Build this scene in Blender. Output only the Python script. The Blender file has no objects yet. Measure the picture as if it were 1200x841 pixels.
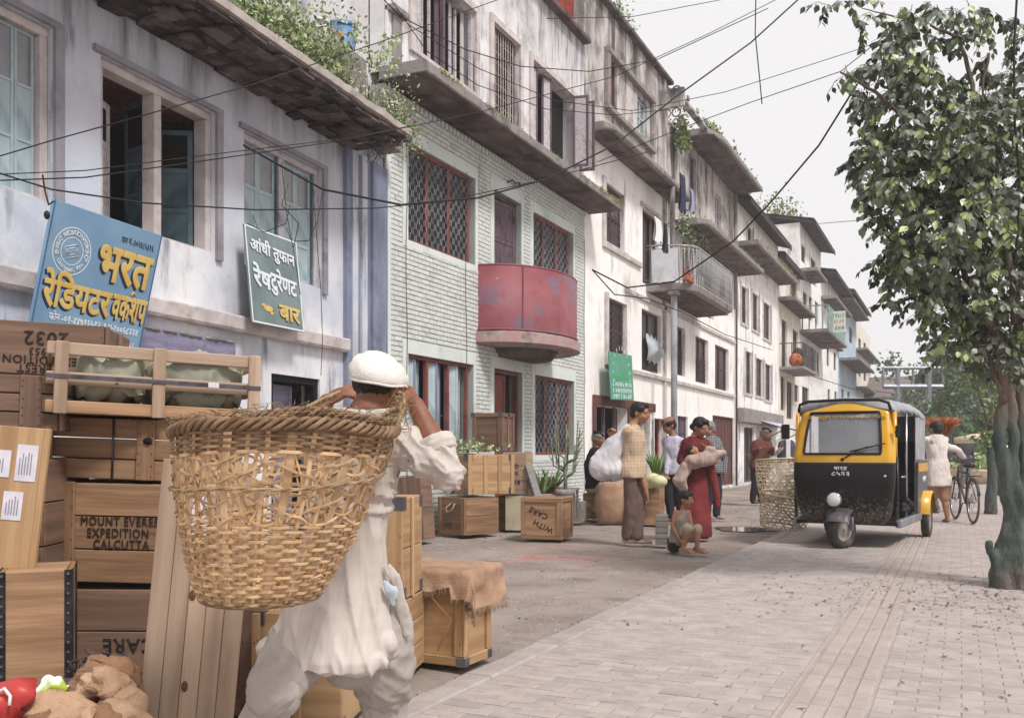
import bpy, bmesh, math, random
import numpy as np
from mathutils import Vector, Matrix, noise
R = math.radians
sc = bpy.context.scene
rnd = random.Random(7)
# ---------------------------------------------------------------- camera, sky, sun, exposure
TH = math.atan(525/1100)          # the street runs along +Y; the camera looks 25.5 degrees to the left of it
ST, CT = math.sin(TH), math.cos(TH)
EYE = 1.12
cam = bpy.data.objects.new('camera', bpy.data.cameras.new('camera'))
sc.collection.objects.link(cam); sc.camera = cam
cam.location = (0, 0, EYE); cam.rotation_euler = (math.pi/2, 0, TH)
cam.data.sensor_width = 36; cam.data.lens = 36*1100/1200
cam.data.shift_y = 108.5/1200
cam.data.clip_start = .05; cam.data.clip_end = 3000
SUN_EL, SUN_AZ = R(52), R(62)      # azimuth measured clockwise from +Y
world = bpy.data.worlds.new('World'); sc.world = world; world.use_nodes = True
wn = world.node_tree.nodes; wl = world.node_tree.links
bg = wn['Background']; sky = wn.new('ShaderNodeTexSky'); sky.sky_type = 'NISHITA'; sky.sun_disc = False
sky.sun_elevation = SUN_EL; sky.sun_rotation = SUN_AZ; sky.dust_density = 6; sky.air_density = 1.5
mixw = wn.new('ShaderNodeMix'); mixw.data_type = 'RGBA'; mixw.inputs[0].default_value = .965   # an overcast layer over the clear sky
mixw.inputs[7].default_value = (8.9, 8.72, 8.85, 1)
wl.new(sky.outputs[0], mixw.inputs[6]); wl.new(mixw.outputs[2], bg.inputs[0])
bg.inputs[1].default_value = .1
sl = bpy.data.lights.new('sun', 'SUN'); sl.energy = 3.0; sl.angle = R(11); sl.color = (1, .975, .945)
sun = bpy.data.objects.new('sun', sl); sc.collection.objects.link(sun)
sd = Vector((math.sin(SUN_AZ)*math.cos(SUN_EL), math.cos(SUN_AZ)*math.cos(SUN_EL)*-1, math.sin(SUN_EL)))
sky.sun_rotation = math.atan2(sd.x, sd.y)
sun.rotation_euler = sd.to_track_quat('Z', 'Y').to_euler()
sc.view_settings.view_transform = 'Standard'; sc.view_settings.look = 'None'
sc.view_settings.exposure = 0.08; sc.view_settings.gamma = 1
sc.cycles.max_bounces = 7; sc.cycles.diffuse_bounces = 3; sc.cycles.glossy_bounces = 3
sc.cycles.transmission_bounces = 4; sc.cycles.transparent_max_bounces = 12; sc.cycles.volume_bounces = 1
sc.cycles.use_denoising = True
# ---------------------------------------------------------------- measuring the place
def ray(px, py):
    u = (px-600)/1100; v = (529-py)/1100
    return Vector((-ST+u*CT, CT+u*ST, v))
def at(px, py, d):
    return Vector((0, 0, EYE)) + ray(px, py)*d
def ground(px, py, z=0):
    r = ray(px, py); return at(px, py, (z-EYE)/r.z)
ZQ = lambda v: EYE+(v-EYE)*6.7/5.85      # heights read off the facades
def depth_g(py): return 1100*EYE/(py-529)
class Plane:       # a vertical facade plane: origin and heading
    def __init__(s, x, y, rz=0): s.o = Vector((x, y, 0)); s.rz = rz; s.m = Matrix.Rotation(rz, 4, 'Z')
    def hit(s, px, py, out=0):
        n = s.m @ Vector((1, 0, 0)); o = s.o + n*out; c = Vector((0, 0, EYE)); r = ray(px, py)
        t = (o-c).dot(n)/r.dot(n); p = c + r*t
        q = s.m.inverted() @ (p-s.o)
        return q.y, q.z
# ---------------------------------------------------------------- building meshes
def frame(origin, rz): return Matrix.Translation(origin) @ Matrix.Rotation(rz, 4, 'Z')
class MB:
    def __init__(s): s.v = []; s.f = []; s.m = []; s.sm = []
    def add(s, vs, fs, mi=0, smooth=False):
        b = len(s.v); s.v += [tuple(v) for v in vs]
        for f in fs: s.f.append([i+b for i in f]); s.m.append(mi); s.sm.append(smooth)
        return s
    def box(s, lo, hi, mi=0, M=None, c=0):
        x0, y0, z0 = lo; x1, y1, z1 = hi
        if c <= 0:
            vs = [(x, y, z) for z in (z0, z1) for y in (y0, y1) for x in (x0, x1)]
            fs = [(0,2,3,1),(4,5,7,6),(0,1,5,4),(2,6,7,3),(0,4,6,2),(1,3,7,5)]
        else:
            c = min(c, (x1-x0)*.45, (y1-y0)*.45, (z1-z0)*.45)
            vs = []; idx = {}
            for i, (X, sx) in enumerate(((x0, 1), (x1, -1))):
                for j, (Y, sy) in enumerate(((y0, 1), (y1, -1))):
                    for k, (Z, sz) in enumerate(((z0, 1), (z1, -1))):
                        idx[i,j,k,0] = len(vs); vs.append((X, Y+sy*c, Z+sz*c))
                        idx[i,j,k,1] = len(vs); vs.append((X+sx*c, Y, Z+sz*c))
                        idx[i,j,k,2] = len(vs); vs.append((X+sx*c, Y+sy*c, Z))
            g = lambda i, j, k, a: idx[i,j,k,a]
            fs = []
            for i in (0, 1):
                q = [g(i,0,0,0), g(i,0,1,0), g(i,1,1,0), g(i,1,0,0)]; fs.append(q if i == 0 else q[::-1])
                q = [g(0,i,0,1), g(1,i,0,1), g(1,i,1,1), g(0,i,1,1)]; fs.append(q if i == 0 else q[::-1])
                q = [g(0,0,i,2), g(0,1,i,2), g(1,1,i,2), g(1,0,i,2)]; fs.append(q if i == 0 else q[::-1])
            for a in (0, 1):
                for b in (0, 1):
                    q = [g(a,b,0,0), g(a,b,0,1), g(a,b,1,1), g(a,b,1,0)]; fs.append(q if a == b else q[::-1]); 
                    q = [g(a,0,b,0), g(a,1,b,0), g(a,1,b,2), g(a,0,b,2)]; fs.append(q if a == b else q[::-1])
                    q = [g(0,a,b,1), g(0,a,b,2), g(1,a,b,2), g(1,a,b,1)]; fs.append(q if a == b else q[::-1])
            for i in (0, 1):
                for j in (0, 1):
                    for k in (0, 1):
                        q = [g(i,j,k,0), g(i,j,k,1), g(i,j,k,2)]; fs.append(q if (i+j+k) % 2 == 0 else q[::-1])
        if M is not None: vs = [M @ Vector(v) for v in vs]
        return s.add(vs, fs, mi)
    def tube(s, pts, r, n=6, mi=0, closed=False, smooth=True, flat=1.0, up=None):
        pts = [Vector(p) for p in pts]; N = len(pts)
        rs = r if isinstance(r, (list, tuple)) else [r]*N
        vs = []; prev = None
        for i, p in enumerate(pts):
            a = pts[(i-1) % N] if (i > 0 or closed) else p; b = pts[(i+1) % N] if (i < N-1 or closed) else p
            t = (b-a); t = t.normalized() if t.length > 1e-9 else Vector((0, 0, 1))
            if up is not None: u = t.cross(Vector(up)).normalized()
            else:
                if prev is None:
                    u = t.cross(Vector((0, 0, 1)) if abs(t.z) < .9 else Vector((1, 0, 0))).normalized()
                else:
                    u = prev - t*prev.dot(t); u = u.normalized() if u.length > 1e-6 else t.orthogonal().normalized()
            prev = u; w = t.cross(u)
            for k in range(n):
                an = 2*math.pi*k/n
                vs.append(p + u*math.cos(an)*rs[i] + w*math.sin(an)*rs[i]*flat)
        fs = []
        for i in range(N if closed else N-1):
            a = i*n; b = ((i+1) % N)*n
            for k in range(n): fs.append((a+k, a+(k+1) % n, b+(k+1) % n, b+k))
        if not closed: fs.append(tuple(range(n))[::-1]); fs.append(tuple((N-1)*n+k for k in range(n)))
        return s.add(vs, fs, mi, smooth)
    def ring(s, rings, mi=0, smooth=True, closed=True, caps=True):      # loft through rings of points
        n = len(rings[0]); vs = [p for r_ in rings for p in r_]; fs = []
        for i in range(len(rings)-1):
            for k in range(n if closed else n-1):
                a = i*n; fs.append((a+k, a+(k+1) % n, a+n+(k+1) % n, a+n+k))
        if caps and closed: fs.append(tuple(range(n))[::-1]); fs.append(tuple((len(rings)-1)*n+k for k in range(n)))
        return s.add(vs, fs, mi, smooth)
    def ell(s, c, r, M=None, nu=12, nv=8, mi=0):
        rings = []
        for j in range(nv+1):
            ph = -math.pi/2 + math.pi*(j+.001*(j == 0)-.001*(j == nv))/nv
            ph = max(-math.pi/2+.05, min(math.pi/2-.05, ph))
            ring = []
            for k in range(nu):
                a = 2*math.pi*k/nu
                p = Vector((r[0]*math.cos(ph)*math.cos(a), r[1]*math.cos(ph)*math.sin(a), r[2]*math.sin(ph)))
                if M is not None: p = M.to_3x3() @ p
                ring.append(p+Vector(c))
            rings.append(ring)
        return s.ring(rings, mi)
    def mesh(s, name, mats):
        me = bpy.data.meshes.new(name); me.from_pydata(s.v, [], s.f)
        for m in (mats if isinstance(mats, (list, tuple)) else [mats]): me.materials.append(m)
        me.polygons.foreach_set('material_index', s.m); me.polygons.foreach_set('use_smooth', s.sm)
        me.update(); return me
    def build(s, name, mats, parent=None, loc=None, rz=0):
        return link(name, s.mesh(name, mats), parent, loc, rz)
def link(name, me, parent=None, loc=None, rz=0, rot=None):
    o = bpy.data.objects.new(name, me); sc.collection.objects.link(o)
    if parent is not None: o.parent = parent
    if loc is not None: o.location = loc
    if rot is not None: o.rotation_euler = rot
    elif rz: o.rotation_euler = (0, 0, rz)
    return o
def tag(o, label=None, cat=None, group=None, kind=None):
    if label: o['label'] = label
    if cat: o['category'] = cat
    if group: o['group'] = group
    if kind: o['kind'] = kind
    return o
def thing(name, label, cat, loc=(0,0,0), rz=0, group=None, rot=None):
    o = link(name, None, None, loc, rz, rot); tag(o, label, cat, group); return o
def copy_tree(o, parent=None):
    c = o.copy(); sc.collection.objects.link(c)
    if parent is not None: c.parent = parent
    for ch in o.children: copy_tree(ch, c)
    return c
_cache = {}
def piece(name, parent, lo, hi, mat, c=.003, rot=None, key=''):    # a chamfered board whose mesh is shared between alike pieces
    lo = Vector(lo); hi = Vector(hi); ctr = (lo+hi)/2; h = (hi-lo)/2
    k = (round(h.x, 3), round(h.y, 3), round(h.z, 3), mat.name, round(c, 4), key)
    if k not in _cache: _cache[k] = MB().box(-h, h, c=c).mesh(name, mat)
    return link(name, _cache[k], parent, ctr, rot=rot)
def text_mesh(s, size, mat, ext=.0008, bold=0, spacing=1.0, align='CENTER', crop=None):
    k = ('t', s, size, mat.name, ext, bold, spacing, align)
    if k in _cache: return _cache[k]
    c = bpy.data.curves.new('lettering', 'FONT'); c.body = s; c.size = size; c.extrude = ext; c.bevel_depth = bold*size*.5; c.bevel_resolution = 0
    c.align_x = align; c.align_y = 'CENTER'; c.space_character = spacing; c.resolution_u = 3
    o = bpy.data.objects.new('lettering', c); sc.collection.objects.link(o)
    dg = bpy.context.evaluated_depsgraph_get(); dg.update()
    me = bpy.data.meshes.new_from_object(o.evaluated_get(dg)); me.name = 'lettering'
    bpy.data.objects.remove(o); bpy.data.curves.remove(c)
    me.materials.clear(); me.materials.append(mat); _cache[k] = me; return me
def lettering(parent, s, size, mat, M, name='lettering', **kw):
    sx = kw.pop('sx', 1); fit = kw.pop('fit', None); me = text_mesh(s, size, mat, **kw); o = link(name, me, parent)
    zs = .0012/max(.0012, kw.get('bold', 0)*size*.5)
    if fit:
        X = [v.co.x for v in me.vertices]; Y = [v.co.y for v in me.vertices]; a, c = fit[0]/(max(X)-min(X)), fit[1]/(max(Y)-min(Y))
        o.matrix_local = M @ Matrix.Diagonal((a, c, zs, 1)) @ Matrix.Translation((-(max(X)+min(X))/2, -(max(Y)+min(Y))/2, 0))
    else: o.matrix_local = M @ Matrix.Diagonal((sx, 1, zs, 1))
    return o
def faint_line(parent, M, w, h, n, mat, seed=1, name='worn_lettering'):
    """a line of lettering too worn to read: short uneven brush strokes"""
    r2 = random.Random(seed); b = MB(); cw = w/n
    for k in range(n):
        x = -w/2+cw*(k+.5); s_ = r2.choice((0, 1, 2)); t = cw*.16
        b.box((x-cw*.3, -h/2, 0), (x-cw*.3+t, h/2*r2.uniform(.7,1), .0012))
        if s_: b.box((x+cw*.14, -h/2*r2.uniform(.5,1), 0), (x+cw*.14+t, h/2, .0012))
        y = r2.uniform(-.4,.4)*h; b.box((x-cw*.3+t+.0002, y, 0), (x+cw*.14-.0002, y+h*.17, .001))
    o = b.build(name, mat, parent); o.matrix_local = M; return o
def face_mat(loc, xdir, ydir):       # placement matrix for flat lettering: x along, y up, z out
    x = Vector(xdir).normalized(); y = Vector(ydir).normalized(); z = x.cross(y)
    M = Matrix((x, y, z)).transposed().to_4x4(); M.translation = Vector(loc); return M
# ---------------------------------------------------------------- materials
def lin(c):
    if isinstance(c, str): c = tuple(int(c[i:i+2], 16)/255 for i in (0, 2, 4))
    return tuple(v/12.92 if v <= .04045 else ((v+.055)/1.055)**2.4 for v in c)
_mats = {}
def mat(name, col, col2=None, scale=4.0, rough=.8, metal=0, stretch=(1,1,1), bump=0, bscale=30., detail=5, mix=(.35,.65), spec=.3,
        dirt=None, dscale=1.5, dmix=(.5,.7), dstretch=(1,1,1), damt=.8, rand=0, bstretch=None, sheen=0, trans=0, alpha=1, coat=0, emit=None, zm=()):
    if name in _mats: return _mats[name]
    m = bpy.data.materials.new(name); m.use_nodes = True; nt = m.node_tree; N = nt.nodes; L = nt.links
    b = N['Principled BSDF']; b.inputs['Roughness'].default_value = rough; b.inputs['Metallic'].default_value = metal
    b.inputs['Specular IOR Level'].default_value = spec
    if sheen: b.inputs['Sheen Weight'].default_value = sheen
    if coat: b.inputs['Coat Weight'].default_value = coat; b.inputs['Coat Roughness'].default_value = .15
    if trans: b.inputs['Transmission Weight'].default_value = trans
    if alpha < 1: b.inputs['Alpha'].default_value = alpha
    c = (*lin(col), 1)
    tc = N.new('ShaderNodeTexCoord'); oi = N.new('ShaderNodeObjectInfo')
    off = N.new('ShaderNodeVectorMath'); off.operation = 'SCALE'; off.inputs['Scale'].default_value = 7.0 if rand else 0
    cmb = N.new('ShaderNodeCombineXYZ'); [L.new(oi.outputs['Random'], cmb.inputs[i]) for i in range(3)]
    L.new(cmb.outputs[0], off.inputs[0])
    base = N.new('ShaderNodeVectorMath'); base.operation = 'ADD'; L.new(tc.outputs['Object'], base.inputs[0]); L.new(off.outputs[0], base.inputs[1])
    def vec(st):
        mp = N.new('ShaderNodeVectorMath'); mp.operation = 'MULTIPLY'; mp.inputs[1].default_value = st; L.new(base.outputs[0], mp.inputs[0]); return mp.outputs[0]
    def noi(sc_, st, det=detail, ro=.6):
        n = N.new('ShaderNodeTexNoise'); n.inputs['Scale'].default_value = sc_; n.inputs['Detail'].default_value = det; n.inputs['Roughness'].default_value = ro
        L.new(vec(st), n.inputs['Vector']); return n.outputs['Fac']
    def ramp(src, a, z):
        r = N.new('ShaderNodeMapRange'); r.interpolation_type = 'SMOOTHSTEP'; r.inputs[1].default_value = a; r.inputs[2].default_value = z; L.new(src, r.inputs[0]); return r.outputs[0]
    def mixc(f, A, B, amt=1):
        x = N.new('ShaderNodeMix'); x.data_type = 'RGBA'
        if amt != 1:
            q = N.new('ShaderNodeMath'); q.operation = 'MULTIPLY'; q.inputs[1].default_value = amt; L.new(f, q.inputs[0]); f = q.outputs[0]
        L.new(f, x.inputs[0])
        for i, s_ in ((6, A), (7, B)):
            if isinstance(s_, tuple): x.inputs[i].default_value = s_
            else: L.new(s_, x.inputs[i])
        return x.outputs[2]
    cur = c
    if col2 is not None: cur = mixc(ramp(noi(scale, stretch), *mix), c, (*lin(col2), 1))
    if dirt is not None:
        ds = dirt if isinstance(dirt, list) else [(dirt, dscale, dmix, dstretch, damt)]
        for (dc, dsc, dm, dst, da) in ds: cur = mixc(ramp(noi(dsc, dst, 7, .65), *dm), cur, (*lin(dc), 1), da)
    for (dc, z0, z1, dsc, dm, dst, da) in zm:      # grime that collects along the top or the foot of a wall
        sp = N.new('ShaderNodeSeparateXYZ'); L.new(tc.outputs['Object'], sp.inputs[0]); r_ = N.new('ShaderNodeMapRange'); r_.interpolation_type = 'SMOOTHSTEP'
        r_.inputs[1].default_value = min(z0, z1); r_.inputs[2].default_value = max(z0, z1); r_.inputs[3].default_value, r_.inputs[4].default_value = (0, 1) if z0 < z1 else (1, 0)
        L.new(sp.outputs[2], r_.inputs[0]); mu = N.new('ShaderNodeMath'); mu.operation = 'MULTIPLY'; L.new(r_.outputs[0], mu.inputs[0]); L.new(ramp(noi(dsc, dst, 7, .65), *dm), mu.inputs[1]); cur = mixc(mu.outputs[0], cur, (*lin(dc), 1), da)
    if rand:
        hv = N.new('ShaderNodeHueSaturation'); mr = N.new('ShaderNodeMapRange'); mr.inputs[3].default_value = 1-rand; mr.inputs[4].default_value = 1+rand
        L.new(oi.outputs['Random'], mr.inputs[0]); L.new(mr.outputs[0], hv.inputs['Value'])
        if isinstance(cur, tuple): hv.inputs['Color'].default_value = cur
        else: L.new(cur, hv.inputs['Color'])
        cur = hv.outputs[0]
    if isinstance(cur, tuple): b.inputs['Base Color'].default_value = cur
    else: L.new(cur, b.inputs['Base Color'])
    if bump:
        bp = N.new('ShaderNodeBump'); bp.inputs['Strength'].default_value = bump; bp.inputs['Distance'].default_value = .01
        L.new(noi(bscale, bstretch or stretch, 6), bp.inputs['Height']); L.new(bp.outputs[0], b.inputs['Normal'])
    if emit: b.inputs['Emission Color'].default_value = c; b.inputs['Emission Strength'].default_value = emit
    _mats[name] = m; return m
def plaster(name, col, col2, grime='6a6468', streak='4c4648', ga=.7, sa=.75, gm=(.5,.72), sm=(.56,.72), bump=.35, zm=()):
    zm = tuple(zm)+(('6e6460', .9, -.2, 3, (.38,.62), (1,1,.5), .75),)
    return mat(name, col, col2, scale=.9, rough=.9, mix=(.35,.65), bump=bump, zm=zm, bscale=26, bstretch=(1,1,1),
        dirt=[(grime, 1.7, gm, (1,1,.8), ga), (streak, 2.6, sm, (1,1,.16), sa), (streak, 14, (.62,.72), (1,1,.5), sa*.6)])
def wood(name, col, col2, dark='5a4030', axis=0, rand=.16, bump=.25, damt=.45, rough=.7):
    st = [9, 9, 9]; st[axis] = .55
    return mat(name, col, col2, scale=1.9, rough=rough, stretch=tuple(st), bump=bump, bscale=6, mix=(.36,.64), detail=8,
        dirt=[(dark, 1.3, (.53,.78), tuple(1 if i != axis else .7 for i in range(3)), damt), (dark, 3.2, (.6,.72), tuple(st), .5)], rand=rand)
# ================================================================ MATERIALS OF THE STREET
PAVE = mat('paver_clay', '9f9490', 'afa49e', scale=5, rough=.9, bump=.3, bscale=60, dirt=[('8a7f7b', .8, (.48,.75), (1,1,1), .4), ('74686480'[:6], 2.6, (.58,.74), (1,1,1), .4)], rand=.06)
PAVE2 = mat('paver_bed', '9c918d', 'aca09b', scale=8, rough=.95, bump=.3, bscale=60)
TACT = mat('tactile_pink', 'a39690', 'aca099', scale=6, rough=.9, bump=.25, bscale=60, dirt='a08d88', dscale=2, dmix=(.5,.75), damt=.5, rand=.05)
KERB = mat('kerb_concrete', '9b918d', 'a89e99', scale=5, rough=.95, bump=.7, bscale=45, dirt='8f8480', dscale=3, dmix=(.52,.72), damt=.7, rand=.05)
DIRT = mat('trodden_dirt', '84776f', '9a8e86', scale=.9, rough=.97, bump=.9, bscale=24, mix=(.3,.7),
    dirt=[('5f534d', 2.2, (.50,.70), (1,1,1), .6), ('c0b6af', 9, (.60,.70), (1,1,1), .5), ('b3aaa6', 1.1, (.55,.72), (1,1,1), .6), ('a8827a', .35, (.55,.7), (1,1,1), .5), ('4a403c', 30, (.64,.7), (1,1,1), .6)])
LITTER = mat('grit', 'b4aaa6', '6a5e58', scale=3, rough=.95, rand=.3)
DRYLEAF = mat('dead_leaf', '4a3c2c', '6a5c34', scale=9, rough=.9, rand=.35)
# ================================================================ GROUND
g = MB(); g.add([(-56,-10,-.09),(126,-10,-.09),(126,470,-.09),(-56,470,-.09)], [(0,1,2,3)])
tag(g.build('ground', DIRT), kind='structure')
# the dirt strip between houses and kerb: gently uneven sheet
def hgt(x, y):
    return -.035 + .022*noise.noise(Vector((x*.9, y*.7, 3))) + .010*noise.noise(Vector((x*4, y*4, 1)))
g = MB(); xs = np.linspace(-7.0, -2.2, 60); ys = np.concatenate([np.linspace(1.0, 14, 150), np.linspace(14.2, 110, 120)])
vs = [(x, y, min(hgt(x, y), .0)+(.0 if x < -2.35 else -.02)) for y in ys for x in xs]
n = len(xs); fs = [(j*n+i, j*n+i+1, (j+1)*n+i+1, (j+1)*n+i) for j in range(len(ys)-1) for i in range(n-1)]
g.add(vs, fs, smooth=True); tag(g.build('dirt_path', DIRT), kind='structure')
# pavement: bed sheet, pavers, tactile strip, kerb
pav = thing('pavement', None, None); tag(pav, kind='structure')
g = MB(); g.add([(-2.1,-3,-.006),(7,-3,-.006),(7,130,-.006),(-2.1,130,-.006)], [(0,1,2,3)])
BED = mat('paver_far', '9c918d', 'aaa09a', scale=3, rough=.92, bump=.2, bscale=40, dirt='9a8e8c', dscale=.7, dmix=(.48,.75), damt=.4)
g.build('pavement_bed', BED, pav)
PW, PL, TX0, TX1 = .085, .182, -.72, -.36
def vis(x, y): # wedge seen from near the photograph's place
    dd = -x*ST+y*CT
    if dd < .5: return False
    u = (x*CT+y*ST)/dd
    return -.75 < u < .72 and dd > 2.9
pmeshes = {}
def paver_mesh(L_, W_, m_, dz):
    k = (L_, W_, m_.name, dz)
    if k not in pmeshes:
        b = MB(); a, c_, e = L_/2, W_/2, .005
        vs = [(-a,-c_,-.02),(a,-c_,-.02),(a,c_,-.02),(-a,c_,-.02),(-a,-c_,dz-.003),(a,-c_,dz-.003),(a,c_,dz-.003),(-a,c_,dz-.003),(-a+e,-c_+e,dz),(a-e,-c_+e,dz),(a-e,c_-e,dz),(-a+e,c_-e,dz)]
        fs = [(0,1,5,4),(1,2,6,5),(2,3,7,6),(3,0,4,7),(4,5,9,8),(5,6,10,9),(6,7,11,10),(7,4,8,11),(8,9,10,11)]
        b.add(vs, fs); pmeshes[k] = b
    return pmeshes[k]
cells = []
row = 0; y = 1.6
while y < 26:
    x = -2.1+.01 - (row % 2)*PL/2
    while x < 2.6:
        xa, xb = max(x, -2.095), min(x+PL, 2.6)
        for (p, q) in ((xa, min(xb, TX0-.004)), (max(xa, TX1+.004), xb)):
            if q-p > .03 and vis((p+q)/2, y): cells.append(((p+q)/2, y+PW/2, q-p-.007, PW-.007))
        x += PL
    y += PW; row += 1
cells.sort(key=lambda c: c[0]**2+c[1]**2)
full = [c for c in cells if abs(c[2]-(PL-.007)) < 1e-4]
near = set(id(c) for c in full[:300]); proto = None
bulk = MB()
pm = paver_mesh(PL-.007, PW-.007, PAVE, 0)
pme = pm.mesh('paver', PAVE)
for c in cells:
    dz = rnd.uniform(-.0025, .0015)
    if id(c) in near:
        o = link('paver', pme, pav, (c[0], c[1], dz)); o.rotation_euler = (rnd.uniform(-.006,.006), rnd.uniform(-.004,.004), rnd.uniform(-.008,.008))
    else:
        a, b_ = c[2]/2, c[3]/2; x_, y_ = c[0], c[1]; e = .004
        bulk.add([(x_-a,y_-b_,-.006),(x_+a,y_-b_,-.006),(x_+a,y_+b_,-.006),(x_-a,y_+b_,-.006),(x_-a+e,y_-b_+e,dz),(x_+a-e,y_-b_+e,dz),(x_+a-e,y_+b_-e,dz),(x_-a+e,y_+b_-e,dz)],
                 [(0,1,5,4),(1,2,6,5),(2,3,7,6),(3,0,4,7),(4,5,6,7)])
tag(bulk.build('far_pavers', PAVE, pav), kind='stuff')
# tactile strip: four raised bars to a tile, tiles .29 long, with a narrow border
tme = MB(); w4 = (TX1-TX0-.03)/4
tb = MB()
for k in range(4):
    cx = -((TX1-TX0-.03)/2)+w4*(k+.5)
    a, b_, e = w4/2-.003, .1425, .009
    tb.add([(cx-a,-b_,-.006),(cx+a,-b_,-.006),(cx+a,b_,-.006),(cx-a,b_,-.006),(cx-a+e,-b_+e,.005),(cx+a-e,-b_+e,.005),(cx+a-e,b_-e,.005),(cx-a+e,b_-e,.005)],
           [(0,1,5,4),(1,2,6,5),(2,3,7,6),(3,0,4,7),(4,5,6,7)])
tme = tb.mesh('tactile_tile', TACT); bme = MB().box((-.010,-.1425,-.01),(.010,.1425,.001), c=.003).mesh('border_strip', TACT)
y = 1.7
while y < 30:
    link('tactile_tile', tme, pav, ((TX0+TX1)/2+.012, y+.1455, rnd.uniform(-.001,.001)))
    link('border_strip', bme, pav, (TX0+.006, y+.1455, 0))
    y += .291
# kerb stones
y = .6
while y < 60:
    L_ = .9*rnd.uniform(.9, 1.1)
    k = MB(); nx = max(6, int(L_/.05)); rings = []
    for i in range(nx+1):
        yy = y+.004+(L_-.008)*i/nx
        j = lambda s_: .007*noise.noise(Vector((s_*3, yy*9, 2)))+.012*noise.noise(Vector((s_*5, yy*3, 7)))
        rings.append([(-2.265+j(1)*1.6, yy, -.12), (-2.262+j(1)*1.6, yy, -.012+j(4)), (-2.238+j(2)*1.2, yy, .006+j(3)*.4), (-2.11, yy, .006+j(5)*.3), (-2.097, yy, -.004), (-2.095, yy, -.12)])
    k.ring(rings, smooth=False, closed=True); k.build('kerb_stone', KERB, pav); y += L_
# grit on the dirt and dead leaves on the pavers
def scatter(name, n_, fn, m_, zf, s0, s1, leaf=False):
    b = MB()
    for _ in range(n_):
        x, y = fn(); s_ = rnd.uniform(s0, s1)*(1 if y < 14 else 1.3); a = rnd.uniform(0, 6.28); z = zf(x, y)
        if leaf:
            c, s2 = math.cos(a)*s_, math.sin(a)*s_; h = s_*rnd.uniform(.15,.5)
            b.add([(x-c,y-s2,z+.003),(x-s2*.45,y+c*.45,z+h*.5),(x+c,y+s2,z+h),(x+s2*.45,y-c*.45,z+.004)], [(0,1,2),(0,2,3)])
        else:
            vs = [(x+math.cos(a+k*1.6)*s_*rnd.uniform(.6,1), y+math.sin(a+k*1.6)*s_*rnd.uniform(.6,1), z-.004) for k in range(4)]+[(x, y, z+s_*rnd.uniform(.3,.8))]
            b.add(vs, [(0,1,4),(1,2,4),(2,3,4),(3,0,4)])
    tag(b.build(name, m_), kind='stuff')
def fd():
    y = rnd.uniform(3.2, 24)**1.0; x = rnd.uniform(-6.6, -2.3); return x, y
scatter('gravel', 15000, fd, LITTER, lambda x, y: hgt(x, y), .004, .013)
scatter('pale_gravel', 5000, fd, mat('pale_grit', 'c4bab4', 'a89e98', scale=3, rough=.95), lambda x, y: hgt(x, y), .004, .012)
scatter('rubble', 260, lambda: (rnd.gauss(-6.1, .4), rnd.uniform(8.6, 16.5)), LITTER, lambda x, y: hgt(x, y), .012, .035)
def fl():
    while True:
        if rnd.random() < .72: x, y = rnd.gauss(-.15, .75), rnd.gauss(8.0, .75)
        elif rnd.random() < .35: x, y = rnd.uniform(-2, 1.4), rnd.uniform(3.3, 12)
        else: x, y = rnd.gauss(.45, .35), rnd.gauss(8.3, .5)
        if -2.05 < x < 2: return x, y
scatter('fallen_leaves', 760, fl, DRYLEAF, lambda x, y: .002, .009, .026, True)
scatter('dry_litter', 160, fd, DRYLEAF, lambda x, y: hgt(x, y)+.002, .010, .03, True)
PUD = mat('puddle_water', '6e6866', rough=.08, spec=.6)
g = MB(); c0 = ground(872, 618); g.ring([[(c0.x+.42*math.cos(a)*(1+.25*math.sin(3*a)), c0.y+.5*math.sin(a)*(1+.2*math.cos(2*a)), -.024) for a in np.linspace(0, 6.28, 29)[:-1]], [(c0.x, c0.y, -.0235)]*28], caps=False)
tag(g.build('puddle_water', PUD), kind='structure')
g = MB(); c0 = ground(845, 622)
# flat red brick patch showing through the trodden earth
RB = mat('worn_brick', 'a5766c', 'b58a80', scale=6, rough=.95, bump=.4, bscale=40, dirt='8c7c76', dscale=3, dmix=(.45,.6), damt=.8)
bp_ = thing('brick_patch', None, None, (ground(690, 650).x, ground(690, 650).y, 0)); tag(bp_, kind='structure')
for i in range(6):
    for j in range(7):
        if rnd.random() < .6: piece('brick', bp_, (i*.23-.9+(j % 2)*.11, j*.115-.7, -.06), (i*.23-.9+.22+(j % 2)*.11, j*.115-.7+.105, -.03+rnd.uniform(-.006, .004)), RB, .004)
# ================================================================ HOUSES
OLDW = mat('old_paint_wood', 'c3bdc0', 'a9a0a4', scale=3, stretch=(1,8,8), rough=.8, bump=.3, bscale=20, dirt='5a4a48', dscale=3, dmix=(.55,.72), damt=.7)
BLUW = mat('pale_blue_wood', 'b3c2c6', '97a9b0', scale=3, rough=.7, bump=.25, bscale=20, dirt='5c6266', dscale=2.5, dmix=(.55,.75), damt=.6)
TEAL = mat('teal_wood', '5f7680', '475a64', scale=3, rough=.7, bump=.25, bscale=20, dirt='3a4448', dscale=2.5, dmix=(.52,.72), damt=.7)
BLUP = plaster('blue_white_plaster', 'c0c6d2', 'e6e5e7', '9290a0', '544e56', ga=.6, sa=.8, gm=(.55,.75), sm=(.56,.7), zm=[('433c42', 4.15, 4.85, 3.2, (.44,.66), (1,1,.14), .85), ('8f94a8', 2.9, 4.2, .9, (.40,.6), (1,1,1), .55), ('8f8890', 2.9, 2.3, 2.2, (.45,.7), (1,1,.3), .5)])
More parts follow.
